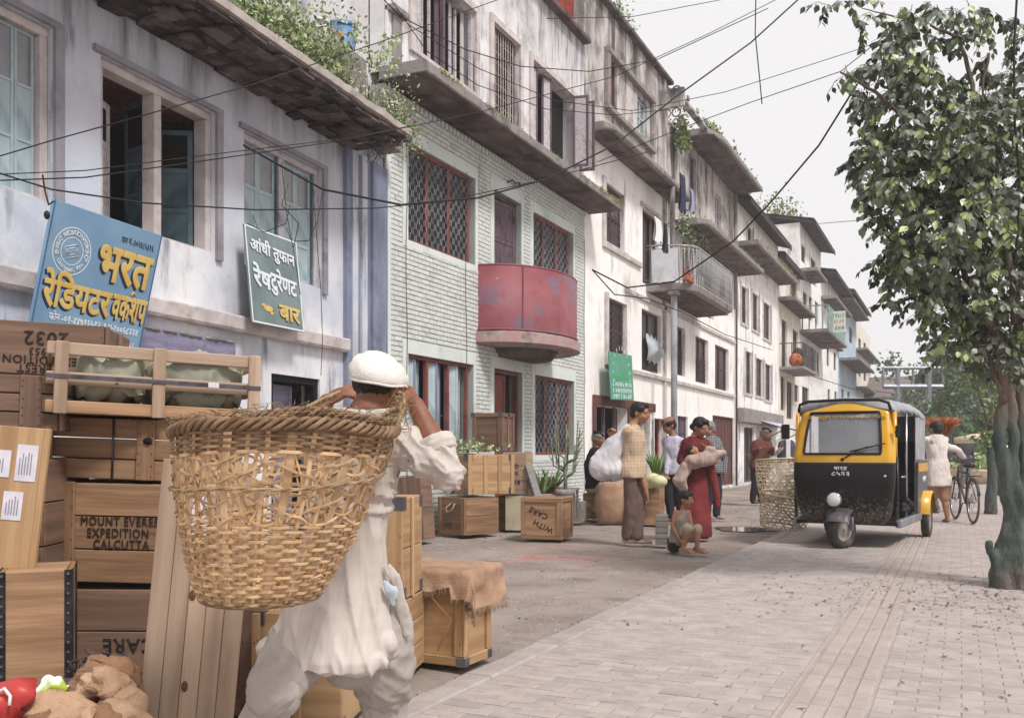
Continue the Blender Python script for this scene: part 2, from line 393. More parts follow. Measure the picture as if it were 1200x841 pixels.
SURR = mat('grey_surround', '8b8890', '9b979e', scale=4, rough=.85, bump=.25, dirt='4e4a50', dscale=2.5, dmix=(.55,.75), damt=.6)
CREAM = mat('cream_frame', 'cdc4c1', 'b5aaa8', scale=4, rough=.8, bump=.3, dirt='6a5a58', dscale=3, dmix=(.56,.74), damt=.6)
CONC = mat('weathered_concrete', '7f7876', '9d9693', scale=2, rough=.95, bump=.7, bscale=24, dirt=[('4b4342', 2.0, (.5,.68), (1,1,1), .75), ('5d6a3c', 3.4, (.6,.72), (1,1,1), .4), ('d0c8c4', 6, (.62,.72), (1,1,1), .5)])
SOFF = mat('dark_streaked_soffit', '5a4f4d', '75696a', scale=2.2, rough=.95, bump=.7, bscale=18, stretch=(3,.7,1), dirt='2e2625', dscale=1.6, dmix=(.46,.66), damt=.85)  # darker streaked tone for slab undersides, copings and brackets
SLATE = mat('old_slate', '3c3234', '6a5f5e', scale=3, rough=.9, bump=.9, bscale=20, dirt=[('231c1c', 2.5, (.45,.65), (1,1,1), .85), ('a39389', 7, (.63,.74), (1,1,1), .6), ('6e3b30', 2.2, (.62,.72), (1,1,1), .5)], rand=.4)
BAND = mat('blue_grey_paint', '8b91a6', '777c92', scale=2.5, rough=.8, bump=.2, dirt='50505e', dscale=2, stretch=(2,2,.5), dmix=(.5,.72), damt=.6)
PURP = mat('faded_purple_paint', '7a7690', '8d89a0', scale=5, stretch=(1,.5,4), rough=.85, bump=.4, dirt='4a4658', dscale=4, dmix=(.5,.7), damt=.6)
DARKIN = mat('room_shade', '15110f', '1f1917', scale=2, rough=1)  # near-black colour stands in for the shade inside the rooms
BLACK = mat('sooty_black', '141113', rough=.8)
GLASS = mat('dusty_glass', '6e6f74', '8a8a8e', scale=2, rough=.12, spec=.6, dirt='4a4648', dscale=4, dmix=(.5,.7), damt=.5)
DGLASS = mat('dark_glass', '131216', '222026', scale=2, rough=.3, spec=.2)
REDF = mat('red_oxide_frame', '8a4c46', '743c38', scale=4, rough=.7, bump=.15, dirt='5e3430', dscale=4, dmix=(.52,.72), damt=.6)
PLUM = mat('plum_wood', '6b5a60', '574850', scale=3, stretch=(4,4,.6), rough=.75, bump=.25, dirt='2e2428', dscale=3, dmix=(.52,.7), damt=.7)
MAROON = mat('maroon_wood', '6e4340', '583534', scale=3, stretch=(4,4,.6), rough=.75, bump=.25, dirt='2c1e1e', dscale=3, dmix=(.52,.7), damt=.6)
IRON = mat('painted_iron', 'a9a8ac', '77757a', scale=6, rough=.6, metal=.2)
DIRON = mat('dark_iron', '4a464a', '5c575a', scale=6, rough=.6, metal=.2)
MINT = mat('mint_plaster', 'ced6d1', 'dadedb', scale=1.4, rough=.9, bump=.3, bscale=26, dirt=[('8d9c94', 1.6, (.52,.75), (1,1,.5), .6), ('6d7a74', 7, (.6,.72), (1,1,.5), .5)])
MINTB = mat('painted_brick', 'd8dad6', 'cccec9', scale=2, rough=.9, bump=.4, bscale=40, dirt=[('9aa39a', 1.4, (.52,.75), (1,1,.5), .6), ('8e8a80', 6, (.62,.74), (1,1,.5), .6)], rand=.05)
MORT = mat('dirty_mortar', 'b2b6b1', '9ea19d', scale=3, rough=.95, bump=.3)
GREYW = plaster('grey_white_plaster', 'cdc9cb', 'e4e1e2', '8a8488', '4d474a', ga=.7, sa=.85, gm=(.48,.7), sm=(.53,.68), zm=[('474145', 7.9, 9.2, 2.4, (.40,.66), (1,1,.16), .8)])
CREAMW = plaster('cream_plaster', 'efe9e5', 'f6f3f0', 'b0a49e', '5e5452', ga=.6, sa=.7, gm=(.52,.76), sm=(.57,.71))
DIRTYW = plaster('mouldy_plaster', 'cdc6c2', 'b3aba8', '6f6866', '3a3434', ga=.85, sa=.9, gm=(.45,.65), sm=(.5,.66), zm=[('3c3638', 8.6, 10.4, 2.0, (.38,.6), (1,1,.2), .8)])
WHITEW = plaster('far_white_plaster', 'eae6e3', 'f3f0ee', 'a59d9a', '5f5654', ga=.65, sa=.75, gm=(.5,.72), sm=(.54,.68))
YELW = plaster('pale_yellow_plaster', 'dcd2c4', 'e6dfd6', 'a0968a', '5c544c', ga=.65, sa=.7)
BLUEW = plaster('sky_blue_plaster', 'a9bac8', 'bccad4', '7f97a8', '4a5660', ga=.6, sa=.7)
RBRICK = mat('red_brick', '9c4a3c', '7e3a30', scale=3, rough=.95, bump=.5, bscale=30, dirt='3c2a28', dscale=2, dmix=(.52,.7), damt=.7, rand=.2)
RAIL = mat('rail_paint', 'b4b4b4', '8b8b8b', scale=7, rough=.6, dirt='6a5a50', dscale=9, dmix=(.55,.7), damt=.6)
TIN = mat('rusty_tin', '8e8580', '6c625f', scale=2, stretch=(3,3,1), rough=.7, metal=.3, dirt='4b3a34', dscale=2.5, dmix=(.5,.7), damt=.7)

def wall(parent, y0, y1, z0, z1, holes, m_, thick=.22, name='wall', x=0, jamb=None):
    """front wall with real openings: x is the outward direction"""
    ys = sorted({y0, y1, *[min(max(h[0], y0), y1) for h in holes], *[min(max(h[1], y0), y1) for h in holes]})
    zs = sorted({z0, z1, *[h[2] for h in holes], *[h[3] for h in holes]})
    b = MB()
    for i in range(len(ys)-1):
        for j in range(len(zs)-1):
            cy, cz = (ys[i]+ys[i+1])/2, (zs[j]+zs[j+1])/2
            if any(h[0] < cy < h[1] and h[2] < cz < h[3] for h in holes): continue
            for xx in (x, x-thick):
                q = [(xx, ys[i], zs[j]), (xx, ys[i+1], zs[j]), (xx, ys[i+1], zs[j+1]), (xx, ys[i], zs[j+1])]
                b.add(q, [(0,1,2,3)])
    for h in holes:
        a, c, d, e = h[:4]
        for q in ([(x,a,d),(x-thick,a,d),(x-thick,a,e),(x,a,e)], [(x,c,d),(x-thick,c,d),(x-thick,c,e),(x,c,e)],
                  [(x,a,d),(x-thick,a,d),(x-thick,c,d),(x,c,d)], [(x,a,e),(x-thick,a,e),(x-thick,c,e),(x,c,e)]):
            b.add(q, [(0,1,2,3)])
    for q in ([(x,y0,z0),(x-thick,y0,z0),(x-thick,y0,z1),(x,y0,z1)], [(x,y1,z0),(x-thick,y1,z0),(x-thick,y1,z1),(x,y1,z1)], [(x,y0,z1),(x-thick,y0,z1),(x-thick,y1,z1),(x,y1,z1)]):
        b.add(q, [(0,1,2,3)])
    return b.build(name, m_, parent)
def shell(parent, y0, y1, z1, m_, depth=7, roof=True, floors=()):
    """side, back and roof walls and floors and a panel coloured dark as indoor shade behind the front"""
    t = .22
    b = MB(); b.box((-depth, y0, 0), (-t-.001, y0+t, z1)); b.build('side_wall', m_, parent)
    b = MB(); b.box((-depth, y1-t, 0), (-t-.001, y1, z1)); b.build('side_wall', m_, parent)
    b = MB(); b.box((-depth-t, y0, 0), (-depth-.001, y1, z1)); b.build('back_wall', m_, parent)
    if roof: b = MB(); b.box((-depth, y0+t+.001, z1-.15), (-t-.002, y1-t-.001, z1-.01)); b.build('roof', CONC, parent)
    b = MB()
    for z in floors: b.box((-depth+.01, y0+t+.002, z-.14), (-t-.003, y1-t-.002, z))
    b.box((-1.45, y0+t+.002, .0), (-1.35, y1-t-.002, z1-.16))  # added upright panel, room shade put into its dark colour
    b.build('floors_and_shade_panel', DARKIN, parent)
def bars(parent, name, segs, r, m_, n=4, x=0):
    b = MB()
    for s_ in segs: b.tube([(x, *p) if len(p) == 2 else p for p in s_], r, n=n, smooth=False)
    return b.build(name, m_, parent)
def lattice(parent, y0, y1, z0, z1, x, m_, dy=.1, dz=.17, r=.005):
    """wrought grille of stepped uprights like interlocked keys"""
    segs = []; n = max(2, round((y1-y0)/dy)); w = (y1-y0)/n; h = dz
    for i in range(n+1):
        y = y0+i*w; pts = []; z = z0; k = i
        o = w*.26
        while z < z1-1e-6:
            s_ = o*(1 if k % 2 else -1); ya = min(max(y+s_, y0), y1); ze = min(z+h/2, z1)
            pts += [(x, ya, z), (x, ya, ze)]; z = ze; k += 1
        segs.append(pts)
    return bars(parent, 'grille', segs, r, m_, x=x)
def window(parent, y0, y1, z0, z1, fm, gm=DGLASS, cols=3, rows=1, x=-.1, fw=.05, grille=None, mull=None, inner=None, gdy=.1):
    """frame with mullions, panes set back, optional grille: a part with sub-parts"""
    b = MB(); e = .0
    b.box((x-.03, y0+e, z0+e), (x+.03, y1-e, z0+fw), c=.004); b.box((x-.03, y0+e, z1-fw), (x+.03, y1-e, z1-e), c=.004)
    b.box((x-.032, y0+e, z0+fw), (x+.028, y0+fw, z1-fw), c=.004); b.box((x-.032, y1-fw, z0+fw), (x+.028, y1-e, z1-fw), c=.004)
    for i in range(1, cols): yy = y0+(y1-y0)*i/cols; b.box((x-.03, yy-fw/2, z0+fw), (x+.026, yy+fw/2, z1-fw), c=.004)
    for j in range(1, rows): zz = z0+(z1-z0)*j/rows; b.box((x-.028, y0+fw, zz-fw*.4), (x+.02, y1-fw, zz+fw*.4), c=.004)
    w = b.build('window', fm, parent)
    if gm is not None:
        for i in range(cols):
            for j in range(rows):
                ya, yb = y0+(y1-y0)*i/cols+fw*.5, y0+(y1-y0)*(i+1)/cols-fw*.5
                za, zb = z0+(z1-z0)*j/rows+fw*.5, z0+(z1-z0)*(j+1)/rows-fw*.5
                piece('pane', w, (x-.012, ya, za), (x-.006, yb, zb), gm, 0)
    if grille is not None:
        gb = MB()
        for i in range(cols):
            ya, yb = y0+(y1-y0)*i/cols+fw*.5, y0+(y1-y0)*(i+1)/cols-fw*.5
            lattice(w, ya, yb, z0+fw, z1-fw, x+.02, grille, dy=gdy)
    return w
def door_leaf(parent, w, h, m_, loc, rz, panels=2, glass=None, name='shutter', t=.035, hz=.02):
    """panelled leaf hinged on its origin, spanning +Y before turning"""
    b = MB(); r = .065*min(1, w/.45)
    b.box((-t/2, 0, 0), (t/2, r, h), c=.003); b.box((-t/2, w-r, 0), (t/2, w, h), c=.003)
    zs = [0]+[h*k/panels for k in range(1, panels)]+[h]
    for k, z in enumerate(zs):
        za = max(0, z-r*.6) if 0 < k < panels else (0 if k == 0 else h-r)
        b.box((-t/2+.001, r, za), (t/2-.001, w-r, za+r), c=.003)
    leaf = b.build(name, m_, parent, loc, rz)
    for k in range(panels):
        za, zb = zs[k]+r*.5, zs[k+1]-r*.4
        gm_ = glass if (glass is not None and k == panels-1) else m_
        piece('panel', leaf, (-.008, r-.005, za), (.008, w-r+.005, zb), gm_, .002)
    return leaf
def bush(parent, name, pts_fn, n_, m_, s0, s1, seed=1, kind='stuff', droop=0):
    r2 = random.Random(seed); b = MB()
    for _ in range(n_):
        p, up = pts_fn(r2); s_ = r2.uniform(s0, s1)
        d = Vector((r2.gauss(0,1), r2.gauss(0,1), r2.gauss(.5,1)-droop)).normalized(); sd_ = d.cross(Vector((r2.gauss(0,1), r2.gauss(0,1), r2.gauss(0,1)))).normalized()
        p = Vector(p); a = p+d*s_*.5+sd_*s_*.28; c = p+d*s_; e = p+d*s_*.5-sd_*s_*.28
        b.add([p, a, c, e], [(0,1,2),(0,2,3)], r2.randrange(len(m_)) if isinstance(m_, list) else 0)
    o = b.build(name, m_, parent)
    if kind: o['kind'] = kind
    return o
LEAFA = mat('weed_leaf', '7f8f58', '949f6c', scale=8, rough=.6, rand=0)
LEAFB = mat('weed_leaf_pale', 'a0ad80', 'b8c09a', scale=8, rough=.6)
LEAFC = mat('weed_leaf_dark', '52643a', '66774a', scale=8, rough=.6)
PINK = mat('pink_blossom', 'cfa9b4', 'e0c4ca', scale=8, rough=.6)
MOSS = mat('moss', '7d8b46', '98a65c', scale=9, rough=.95, bump=.8, bscale=60)
def moss_strip(parent, x, y0, y1, z, n_, seed=3, hmax=.05, name='moss'):
    def fn(r2):
        while True:
            y = r2.uniform(y0, y1)
            if noise.noise(Vector((y*1.3, seed, 0))) > -.12+r2.uniform(-.1,.2): break
        return (x+r2.gauss(0,.035), y, z+r2.uniform(-.02, hmax)), 1
    return bush(parent, name, fn, n_, [MOSS, LEAFA, MOSS], .02, .045, seed)

# ---------------------------------------------------------------- BLUE HOUSE
FA = Plane(-6.7, 10.2, R(4.62))
blue = thing('plaster_house', 'nearest house, blue-white peeling plaster with slate eave and weeds growing on top', 'house', FA.o, FA.rz)
def fa(px, py, out=0): return FA.hit(px, py, out)
yL = fa(-260, 300)[0]; yR = -.02
w1 = (fa(-75, 200)[0], fa(62, 200)[0], ZQ(2.78), fa(62, 33)[1])
w2 = (fa(118, 200)[0], fa(252, 200)[0], ZQ(2.77), fa(119, 64)[1])
w3 = (fa(286, 200)[0], fa(377, 200)[0], ZQ(2.74), fa(286, 152)[1])
dz1 = fa(318, 437)[1]; dr = (fa(318, 450)[0], fa(375, 450)[0], 0.02, dz1)
yW = fa(402, 300)[0]       # where the plain wall ends and the pilaster strips begin
wall(blue, yL, yR, -.1, ZQ(4.5), [w1, w2, w3, dr], BLUP, .25)
shell(blue, yL, yR, ZQ(4.5), BLUP, floors=(2.6,))
for w_ in (w1, w2, w3):         # raised grey surround, cream frame with central mullion
    a, c, d, e = w_; t = .085
    b = MB(); b.box((0, a-t, e), (.035, c+t, e+.05)); b.box((0, c, d-.06), (.034, c+t, e-.001)); b.build('window_surround', SURR, blue)
    b = MB(); m_ = (a+c)/2; f = .075; x0, x1 = -.19, -.045
    b.box((x0, a+.002, e-f), (x1, c-.002, e-.002), c=.006); b.box((x0, a+.003, d), (x1-.002, a+f, e-f), c=.006); b.box((x0, c-f, d), (x1-.002, c-.003, e-f), c=.006)
    b.box((x0, m_-f*.6, d), (x1-.004, m_+f*.6, e-f), c=.006); b.box((x0-.01, a+f, d), (x1-.006, c-f, d+.03), c=.006)
    fr = b.build('window_frame', CREAM if w_ is not w3 else OLDW, blue)
    hw = (c-a)/2-f*1.6; h = e-d-f-.03
    if w_ is w1:
        for y in (a+f, m_+f*.6):
            door_leaf(blue, hw/2-.005, h, BLUW, (-.12, y, d+.03), 0, 3, GLASS); door_leaf(blue, hw/2-.005, h, BLUW, (-.12, y+hw/2, d+.03), 0, 3, GLASS)
    elif w_ is w2:
        o = door_leaf(blue, hw*.78, h-.12, OLDW, (-.24, a+f, d+.03), R(22), 3, DARKIN); tag(o, 'grey shutter leaf standing ajar')
        o = door_leaf(blue, hw*.55, h-.1, TEAL, (-.2, c-f, d+.03), R(180-62), 3, DARKIN); tag(o, 'teal shutter leaf swung inwards')
        o = door_leaf(blue, hw*.5, h, TEAL, (-.24, m_+f, d+.03), R(80), 3, DARKIN)
        b = MB()
        for k in range(7): b.box((-.25-.14*k-.02, a-.1, e-.05), (-.25-.14*k+.06, c+.1, e+.03))
        b.build('ceiling_joist', MAROON, blue)
    else:
        for y in (a+f, m_+f*.6):
            door_leaf(blue, hw/2-.004, h, BLUW, (-.11, y, d+.03), R(3), 3, GLASS); door_leaf(blue, hw/2-.004, h, BLUW, (-.13, y+hw/2, d+.03), R(-3), 3, GLASS)
        b = MB()
        for y in (a+f, m_-f*.6-.02, m_+f*.6, c-f-.02): b.box((-.17, y, d+.03), (-.07, y+.022, e-f))
        b.build('lining_board', TEAL, blue)
# sill course, pilaster strips, ragged purple band, door
b = MB(); n_ = 60
ring = []
for i in range(n_+1):
    y = yL+(yW-yL)*i/n_; j = .010*noise.noise(Vector((y*4, 1, 1))); j2 = .012*noise.noise(Vector((y*7, 5, 1)))
    ring.append([(-.01, y, 2.145+j2), (.085+j, y, 2.15+j2), (.10+j, y, 2.17), (.105+j2, y, 2.27+j), (.09, y, 2.285+j), (-.01, y, 2.29)])
ring = [[(x, y, ZQ(z)) for x, y, z in r_] for r_ in ring]; b.ring(ring, smooth=False); b.build('string_course', CREAM, blue)
zt = ZQ(4.28)
ys_ = [fa(p, 300)[0] for p in (402, 408, 414, 419, 425, 431, 447)]
for i, (o_, m_) in enumerate(((.03, BAND), (.05, BLUP), (.02, BAND), (.05, BLUP), (.02, BAND), (.06, BAND))):
    b = MB(); b.box((.001, ys_[i]+.002, -.1), (.02+o_, ys_[i+1]-.002, zt-.001*i)); b.build('pilaster_strip', m_, blue)
b = MB(); b.box((-.25, yR, -.1), (.06, 0.0, zt)); b.build('pilaster_strip', BAND, blue)
yp0, yp1 = fa(130, 400)[0], fa(271, 410)[0]; zp0, zp1 = fa(271, 440)[1], fa(271, 403)[1]
b = MB(); rr = []; nn = 30
for i in range(nn+1):
    y = yp0+(yp1-yp0)*i/nn; j = .02*noise.noise(Vector((y*9, 2, 5)))
    rr.append([(-.01, y, zp0-.5), (.05, y, zp0-.5), (.05, y, zp1+j), (.035, y, zp1+.02+j), (-.01, y, zp1+.03+j)])
b.ring(rr, smooth=False); b.build('painted_beam', PURP, blue)
b = MB()
for i in range(14):
    y = yp0+(yp1-yp0)*(i+.3)/14; b.ell((.045, y+rnd.uniform(-.03,.03), zp1+.01), (.025, rnd.uniform(.05,.09), rnd.uniform(.012,.024)), nu=8, nv=5)
b.build('crumbling_edge', CONC, blue)
a, c, d, e = dr
b = MB(); b.box((-.16, a, d), (-.03, a+.07, e-.07)); b.box((-.16, c-.07, d), (-.03, c, e-.07)); b.box((-.16, a, e-.07), (-.028, c, e)); b.build('door_frame', BLACK, blue)
dl = door_leaf(blue, (c-a)*.62, e-.12, PURP, (-.18, a+.1, .03), R(4), 3, name='door'); 
# the eave: slate underside, concrete top and crumbling edge
ee = thing('slate_eave', None, None); ee.parent = blue; del ee
sl_ = MB(); y1e = fa(477, 166, .78)[0]+.05; OH = .78; E0 = ZQ(4.36)-4.36
rr = []; nn = 90
for i in range(nn+1):
    y = yL+(y1e-yL)*i/nn; j = .012*noise.noise(Vector((y*3, 1, 9)))+.012*noise.noise(Vector((y*11, 1, 9)))
    rr.append([(-.0, y, 4.36+E0), (OH, y, 4.35+E0), (OH+.035+j, y, 4.36+E0), (OH+.04+j, y, 4.43+E0+j), (OH-.06, y, 4.45+E0+j), (-.0, y, 4.44+E0)])
sl_.ring(rr, smooth=False)
eave = sl_.build('eave', mat('pale_eave_edge', 'aca29c', 'c0b7b1', scale=3, rough=.95, bump=.9, bscale=22, dirt='5c504c', dscale=4, dmix=(.52,.7), damt=.6), blue)
y = yL; 
while y < y1e-.02:
    x = 0.0
    wy = rnd.uniform(.16, .30)
    while x < OH-.02:
        wx = min(rnd.uniform(.09, .2), OH-x+.02); z = 4.352+E0-rnd.uniform(.0, .075)-.02*(x/OH)*0
        p = MB(); q = [(x-.02, y-.02), (x+wx+.015, y-.015), (x+wx+.015, y+wy+.015), (x-.015, y+wy+.02)]
        q = [(u+rnd.uniform(-.03,.03), v+rnd.uniform(-.04,.04)) for u, v in q]
        q = [(min(max(u, .001), OH+.02), min(v, y1e+.02)) for u, v in q]; t = rnd.uniform(.012,.03)
        p.add([(u, v, z-t+rnd.uniform(-.008,.008)) for u, v in q]+[(u, v, z) for u, v in q], [(3,2,1,0),(4,5,6,7),(0,1,5,4),(1,2,6,5),(2,3,7,6),(3,0,4,7)])
        p.build('slate', SLATE, eave); x += wx
    y += wy
b = MB()
for k in range(10): b.tube([(rnd.uniform(.3,.66), y1e-rnd.uniform(0,.7), 4.34+E0), (rnd.uniform(.3,.66), y1e+rnd.uniform(-.4,.05), 4.26+E0), (rnd.uniform(.3,.6), y1e+rnd.uniform(-.2,.03), 4.2+E0-rnd.uniform(0,.18))], .004, n=3)
b.build('dry_rootlets', SLATE, blue)
# ledge of roof terrace, weeds, bucket, pot
weedp = thing('rooftop_weeds', 'tangle of green weeds and pink blossom along the top of the blue house', 'plant', FA.o, FA.rz)
def fweed(r2):
    while True:
        y = r2.uniform(fa(255, 0, .5)[0], y1e+.15); x = r2.gauss(.42, .16)
        d = noise.noise(Vector((y*1.7, 3, 8)))
        h = (.32+.45*max(0, d+.3))*(1-.45*max(0, (y+1.6)/1.6) if y > -1.6 else 1)
        z = 4.45+E0+abs(r2.gauss(0, .5))*h*1.1
        if abs(y-fa(398, 50, .2)[0]) < .5 and (z > 5.2 or x > .3): continue
        if x < .85 and z < 6.2: return (x+.12*(z-4.45-E0), y, z), 1
bush(weedp, 'leaves', fweed, 12500, [LEAFA, LEAFB, LEAFC, LEAFB], .025, .075, 11)
b = MB()
for k in range(150):
    y = rnd.uniform(fa(255, 0, .5)[0], y1e); x = rnd.gauss(.42,.14); h = rnd.uniform(.2,.6)
    b.tube([(x, y, 4.42+E0), (x+rnd.uniform(-.05,.12), y+rnd.uniform(-.08,.08), 4.42+E0+h*.6), (x+rnd.uniform(-.1,.2), y+rnd.uniform(-.15,.15), 4.42+E0+h)], [.005,.004,.002], n=3)
b.build('stem', LEAFC, weedp)
def fpink(r2):
    y = r2.gauss(fa(440, 90, .6)[0], .35); y = min(y, .12); return (r2.gauss(.6,.13), y, 4.5+E0+abs(r2.gauss(0,.22))-.12*(r2.random() < .3)), 1
bush(weedp, 'blossom', fpink, 420, [PINK, LEAFB], .02, .045, 12)
def fhang(r2): y = r2.gauss(fa(470, 110, .65)[0], .16); return (.66+r2.gauss(.05,.08), min(y, .25), 4.42+E0-abs(r2.gauss(0,.16))+.12), 1
bush(weedp, 'trailing_leaves', fhang, 900, [LEAFA, LEAFB, LEAFC], .02, .045, 13)
def twig(px0, py0, px1, py1, dy=0):
    a = fa(px0, py0, .5); c = fa(px1, py1, .6); return (.5, a[0], a[1]), (.6, c[0], c[1])
b = MB(); bl = MB()
for (q0, q1) in (((435,100),(452,38)), ((438,80),(465,42)), ((432,85),(462,55)), ((445,95),(470,68)), ((440,100),(425,30)), ((415,60),(420,20))):
    p0, p1 = twig(*q0, *q1); b.tube([p0, [(p0[i]+p1[i])/2+(.02 if i == 1 else 0) for i in range(3)], p1], [.006,.004,.002], n=4)
    for k in range(40):
        t = rnd.uniform(.3, 1.02); p = Vector(p0).lerp(Vector(p1), t)+Vector([rnd.gauss(0,.025) for _ in range(3)])
        d = Vector([rnd.gauss(0,1) for _ in range(3)]).normalized()*.05; s2 = d.orthogonal()*.3
        bl.add([p, p+d*.5+s2, p+d, p+d*.5-s2], [(0,1,2,3)])
b.build('stem', LEAFC, weedp); tag(bl.build('sprig_leaves', LEAFB, weedp), kind='stuff')
def bucket(px, py, h, r0, r1, col, label, nm='plastic_bucket', out=.2):
    y, z = fa(px, py, out); M = FA.m; MB().box((out-.2, y-.22, 4.45+E0), (out+.2, y+.22, z-.002), c=.01).build('roof_plinth', CONC, blue) if z > 4.5+E0 else 0; p = FA.o + M @ Vector((out, y, 0))
    t = thing(nm, label, 'bucket', (p.x, p.y, z), 0)
    m_ = mat(nm+col, col, rough=.45, dirt='7a7270', dscale=4, dmix=(.5,.75), damt=.5)
    n2 = 24; ra = [[(r*math.cos(2*math.pi*k/n2), r*math.sin(2*math.pi*k/n2), zz) for k in range(n2)] for r, zz in ((r0*.98,0),(r0,.01),(r1,h),(r1-.006,h),(r0-.008,.02))]
    MB().ring(ra).build('body', m_, t)
    rr = [[(r*math.cos(2*math.pi*k/n2), r*math.sin(2*math.pi*k/n2), zz) for k in range(n2)] for r, zz in ((r1+.001,h-.03),(r1+.012,h-.03),(r1+.012,h+.004),(r1-.008,h+.004))]
    MB().ring(rr, caps=False).build('rim', m_, t); return t
tb_ = MB(); tb_.box((-.75, fa(330, 30, 0)[0], 4.45+E0), (.3, -.05, 4.62+E0)); tb_.build('roof_kerb', CONC, blue)
bucket(401, 65, .34, .13, .17, '5f86b4', 'blue plastic bucket standing among the weeds on the blue house', out=.05)
bucket(391, 66, .24, .075, .10, 'c8694e', 'orange plastic flowerpot in front of the blue bucket among the rooftop weeds', 'plastic_flowerpot', out=.22)
bucket(376, 42, .16, .07, .085, 'd9d6d4', 'small white pot among the rooftop weeds beside the orange one', 'white_pot', out=.18)
# ---------------------------------------------------------------- MINT HOUSE of painted brick
XF = -6.7
def yof(px, x=XF): return Plane(x, 0).hit(px, 300)[0]
YB1 = yof(684.5)
Y0B = 10.21; FBp = Plane(XF, Y0B); mint = thing('brick_house', 'three-storey house of pale mint painted brick with curved red balcony', 'house', FBp.o)
fb = lambda px, py, out=0: FBp.hit(px, py, out)
yE = YB1-Y0B-.003
def opening(f, pl, pr, ytop_at, ybot_at):     # px left, px right, (px,py) of a top corner, (px,py) of a bottom corner
    return (f(pl, 300)[0], f(pr, 300)[0], f(*ybot_at)[1], f(*ytop_at)[1])
g1 = opening(fb, 477, 556, (477,166), (477,281)); g2 = opening(fb, 578, 610, (577,221), (577,322)); g3 = opening(fb, 624, 671, (624,248), (624,321))
h1 = opening(fb, 477, 554, (477,414), (477,523)); h2 = opening(fb, 578, 611, (578,431), (590,575)); h3 = opening(fb, 626, 672, (627,439), (627,533))
h2 = (h2[0], h2[1], .05, h2[3])
t1 = opening(fb, 484, 556, (552,12), (552,107)); t2 = opening(fb, 577, 608, (577,26), (577,132)); t3 = opening(fb, 623, 672, (623,70), (623,163))
ZS = ZQ(5.27); ZTOP = ZQ(8.12)
lowholes = [g1, g2, g3, h1, h2, h3]
wall(mint, 0, yE, -.1, ZS, lowholes, MORT, .24)
wall(mint, 0, yE, ZS+.16, ZTOP, [t1, t2, t3], GREYW, .24)
shell(mint, 0, yE, ZTOP, GREYW, floors=(2.9, 5.95))
# plain bands of render round the openings and at the corners: bricks fill the rest
plain = []
def bandbox(y0, y1, z0, z1, m_=MINT, out=.022, name='render_band'):
    MB().box((.001, y0, z0), (out, y1, z1), c=.003).build(name, m_, mint); plain.append((y0, y1, z0, z1))
for h in lowholes:
    a, c, d, e = h; t = .13
    bandbox(a-t, a-.001, d if h is h2 else d-.10, e+.19); bandbox(c+.001, c+t*.6, d if h is h2 else d-.10, e+.19)
    bandbox(a-.0005, c+.0005, e+.001, e+.19, out=.0215)
    if h is not h2: bandbox(a-.0005, c+.0005, d-.10, d-.001, out=.0215)
bandbox(.0, .12, -.1, ZS-.02, out=.03)
BW, BH = .2, .066
bricks = []; r_ = 0; z = 0.0
while z < ZS-BH:
    y = .122-(r_ % 2)*BW/2
    while y < yE:
        ya, yb = max(y, .123), min(y+BW, yE-.002)
        if yb-ya > .04:
            segs = [(ya, yb)]
            for (p0, p1, q0, q1) in plain+[(h[0], h[1], h[2], h[3]) for h in lowholes]:
                if q0 < z+BH*.5 < q1:
                    ns = []
                    for (a, c) in segs:
                        if p1 <= a or p0 >= c: ns.append((a, c)); continue
                        if p0 > a: ns.append((a, p0-.003))
                        if p1 < c: ns.append((p1+.003, c))
                    segs = ns
            for a, c in segs:
                if c-a > .03: bricks.append(((a+c)/2, z+BH/2, c-a-.012))
        y += BW
    z += BH; r_ += 1
for k, (y, z, L_) in enumerate(bricks):      # nearest, seen largest, first
    bricks[k] = (y, z, L_, (y+Y0B)**2+(z-EYE)**2)
bricks.sort(key=lambda b: b[3] + (0 if (b[1] > 1.6 and abs(b[2]-BW+.012) < .001) else 500))
bm_b = MB().box((-.012, -(BW-.012)/2, -BH/2+.006), (.012, (BW-.012)/2, BH/2-.006), c=.004).mesh('brick', MINTB); bulkb = MB()
for k, (y, z, L_, _) in enumerate(bricks):
    if k < 300 and abs(L_-BW+.012) < .001: link('brick', bm_b, mint, (.006+rnd.uniform(-.003,.004), y, z))
    else: bulkb.box((-.001, y-L_/2, z-BH/2+.006), (.018+rnd.uniform(-.003,.004), y+L_/2, z+BH/2-.006))
tag(bulkb.build('brickwork', MINTB, mint), kind='stuff')
# top course of projecting brick ends under the slab
dm = MB().box((0, -.03, 0), (.06, .03, .075), c=.004).mesh('brick_end', MINT)
for k in range(int(yE/.115)): link('brick_end', dm, mint, (0, .05+k*.115, ZS-.13))
for h in (g1, g3, h3): window(mint, h[0], h[1]-.09, h[2], h[3], REDF, DGLASS, 3, 1, x=-.075, grille=IRON, fw=.05, gdy=.085)
w_ = window(mint, h1[0], h1[1]-.09, h1[2], h1[3], REDF, None, 3, 1, x=-.06, fw=.05)
for k in range(3):
    ww = (h1[1]-.09-h1[0])/3
    for q in range(2): door_leaf(mint, ww/2-.03, h1[3]-h1[2]-.1, BLUW if k == 2 else BAND, (-.12, h1[0]+ww*k+.03+q*(ww/2-.025), h1[2]+.05), R(12 if q else -14), 1, BLUW)
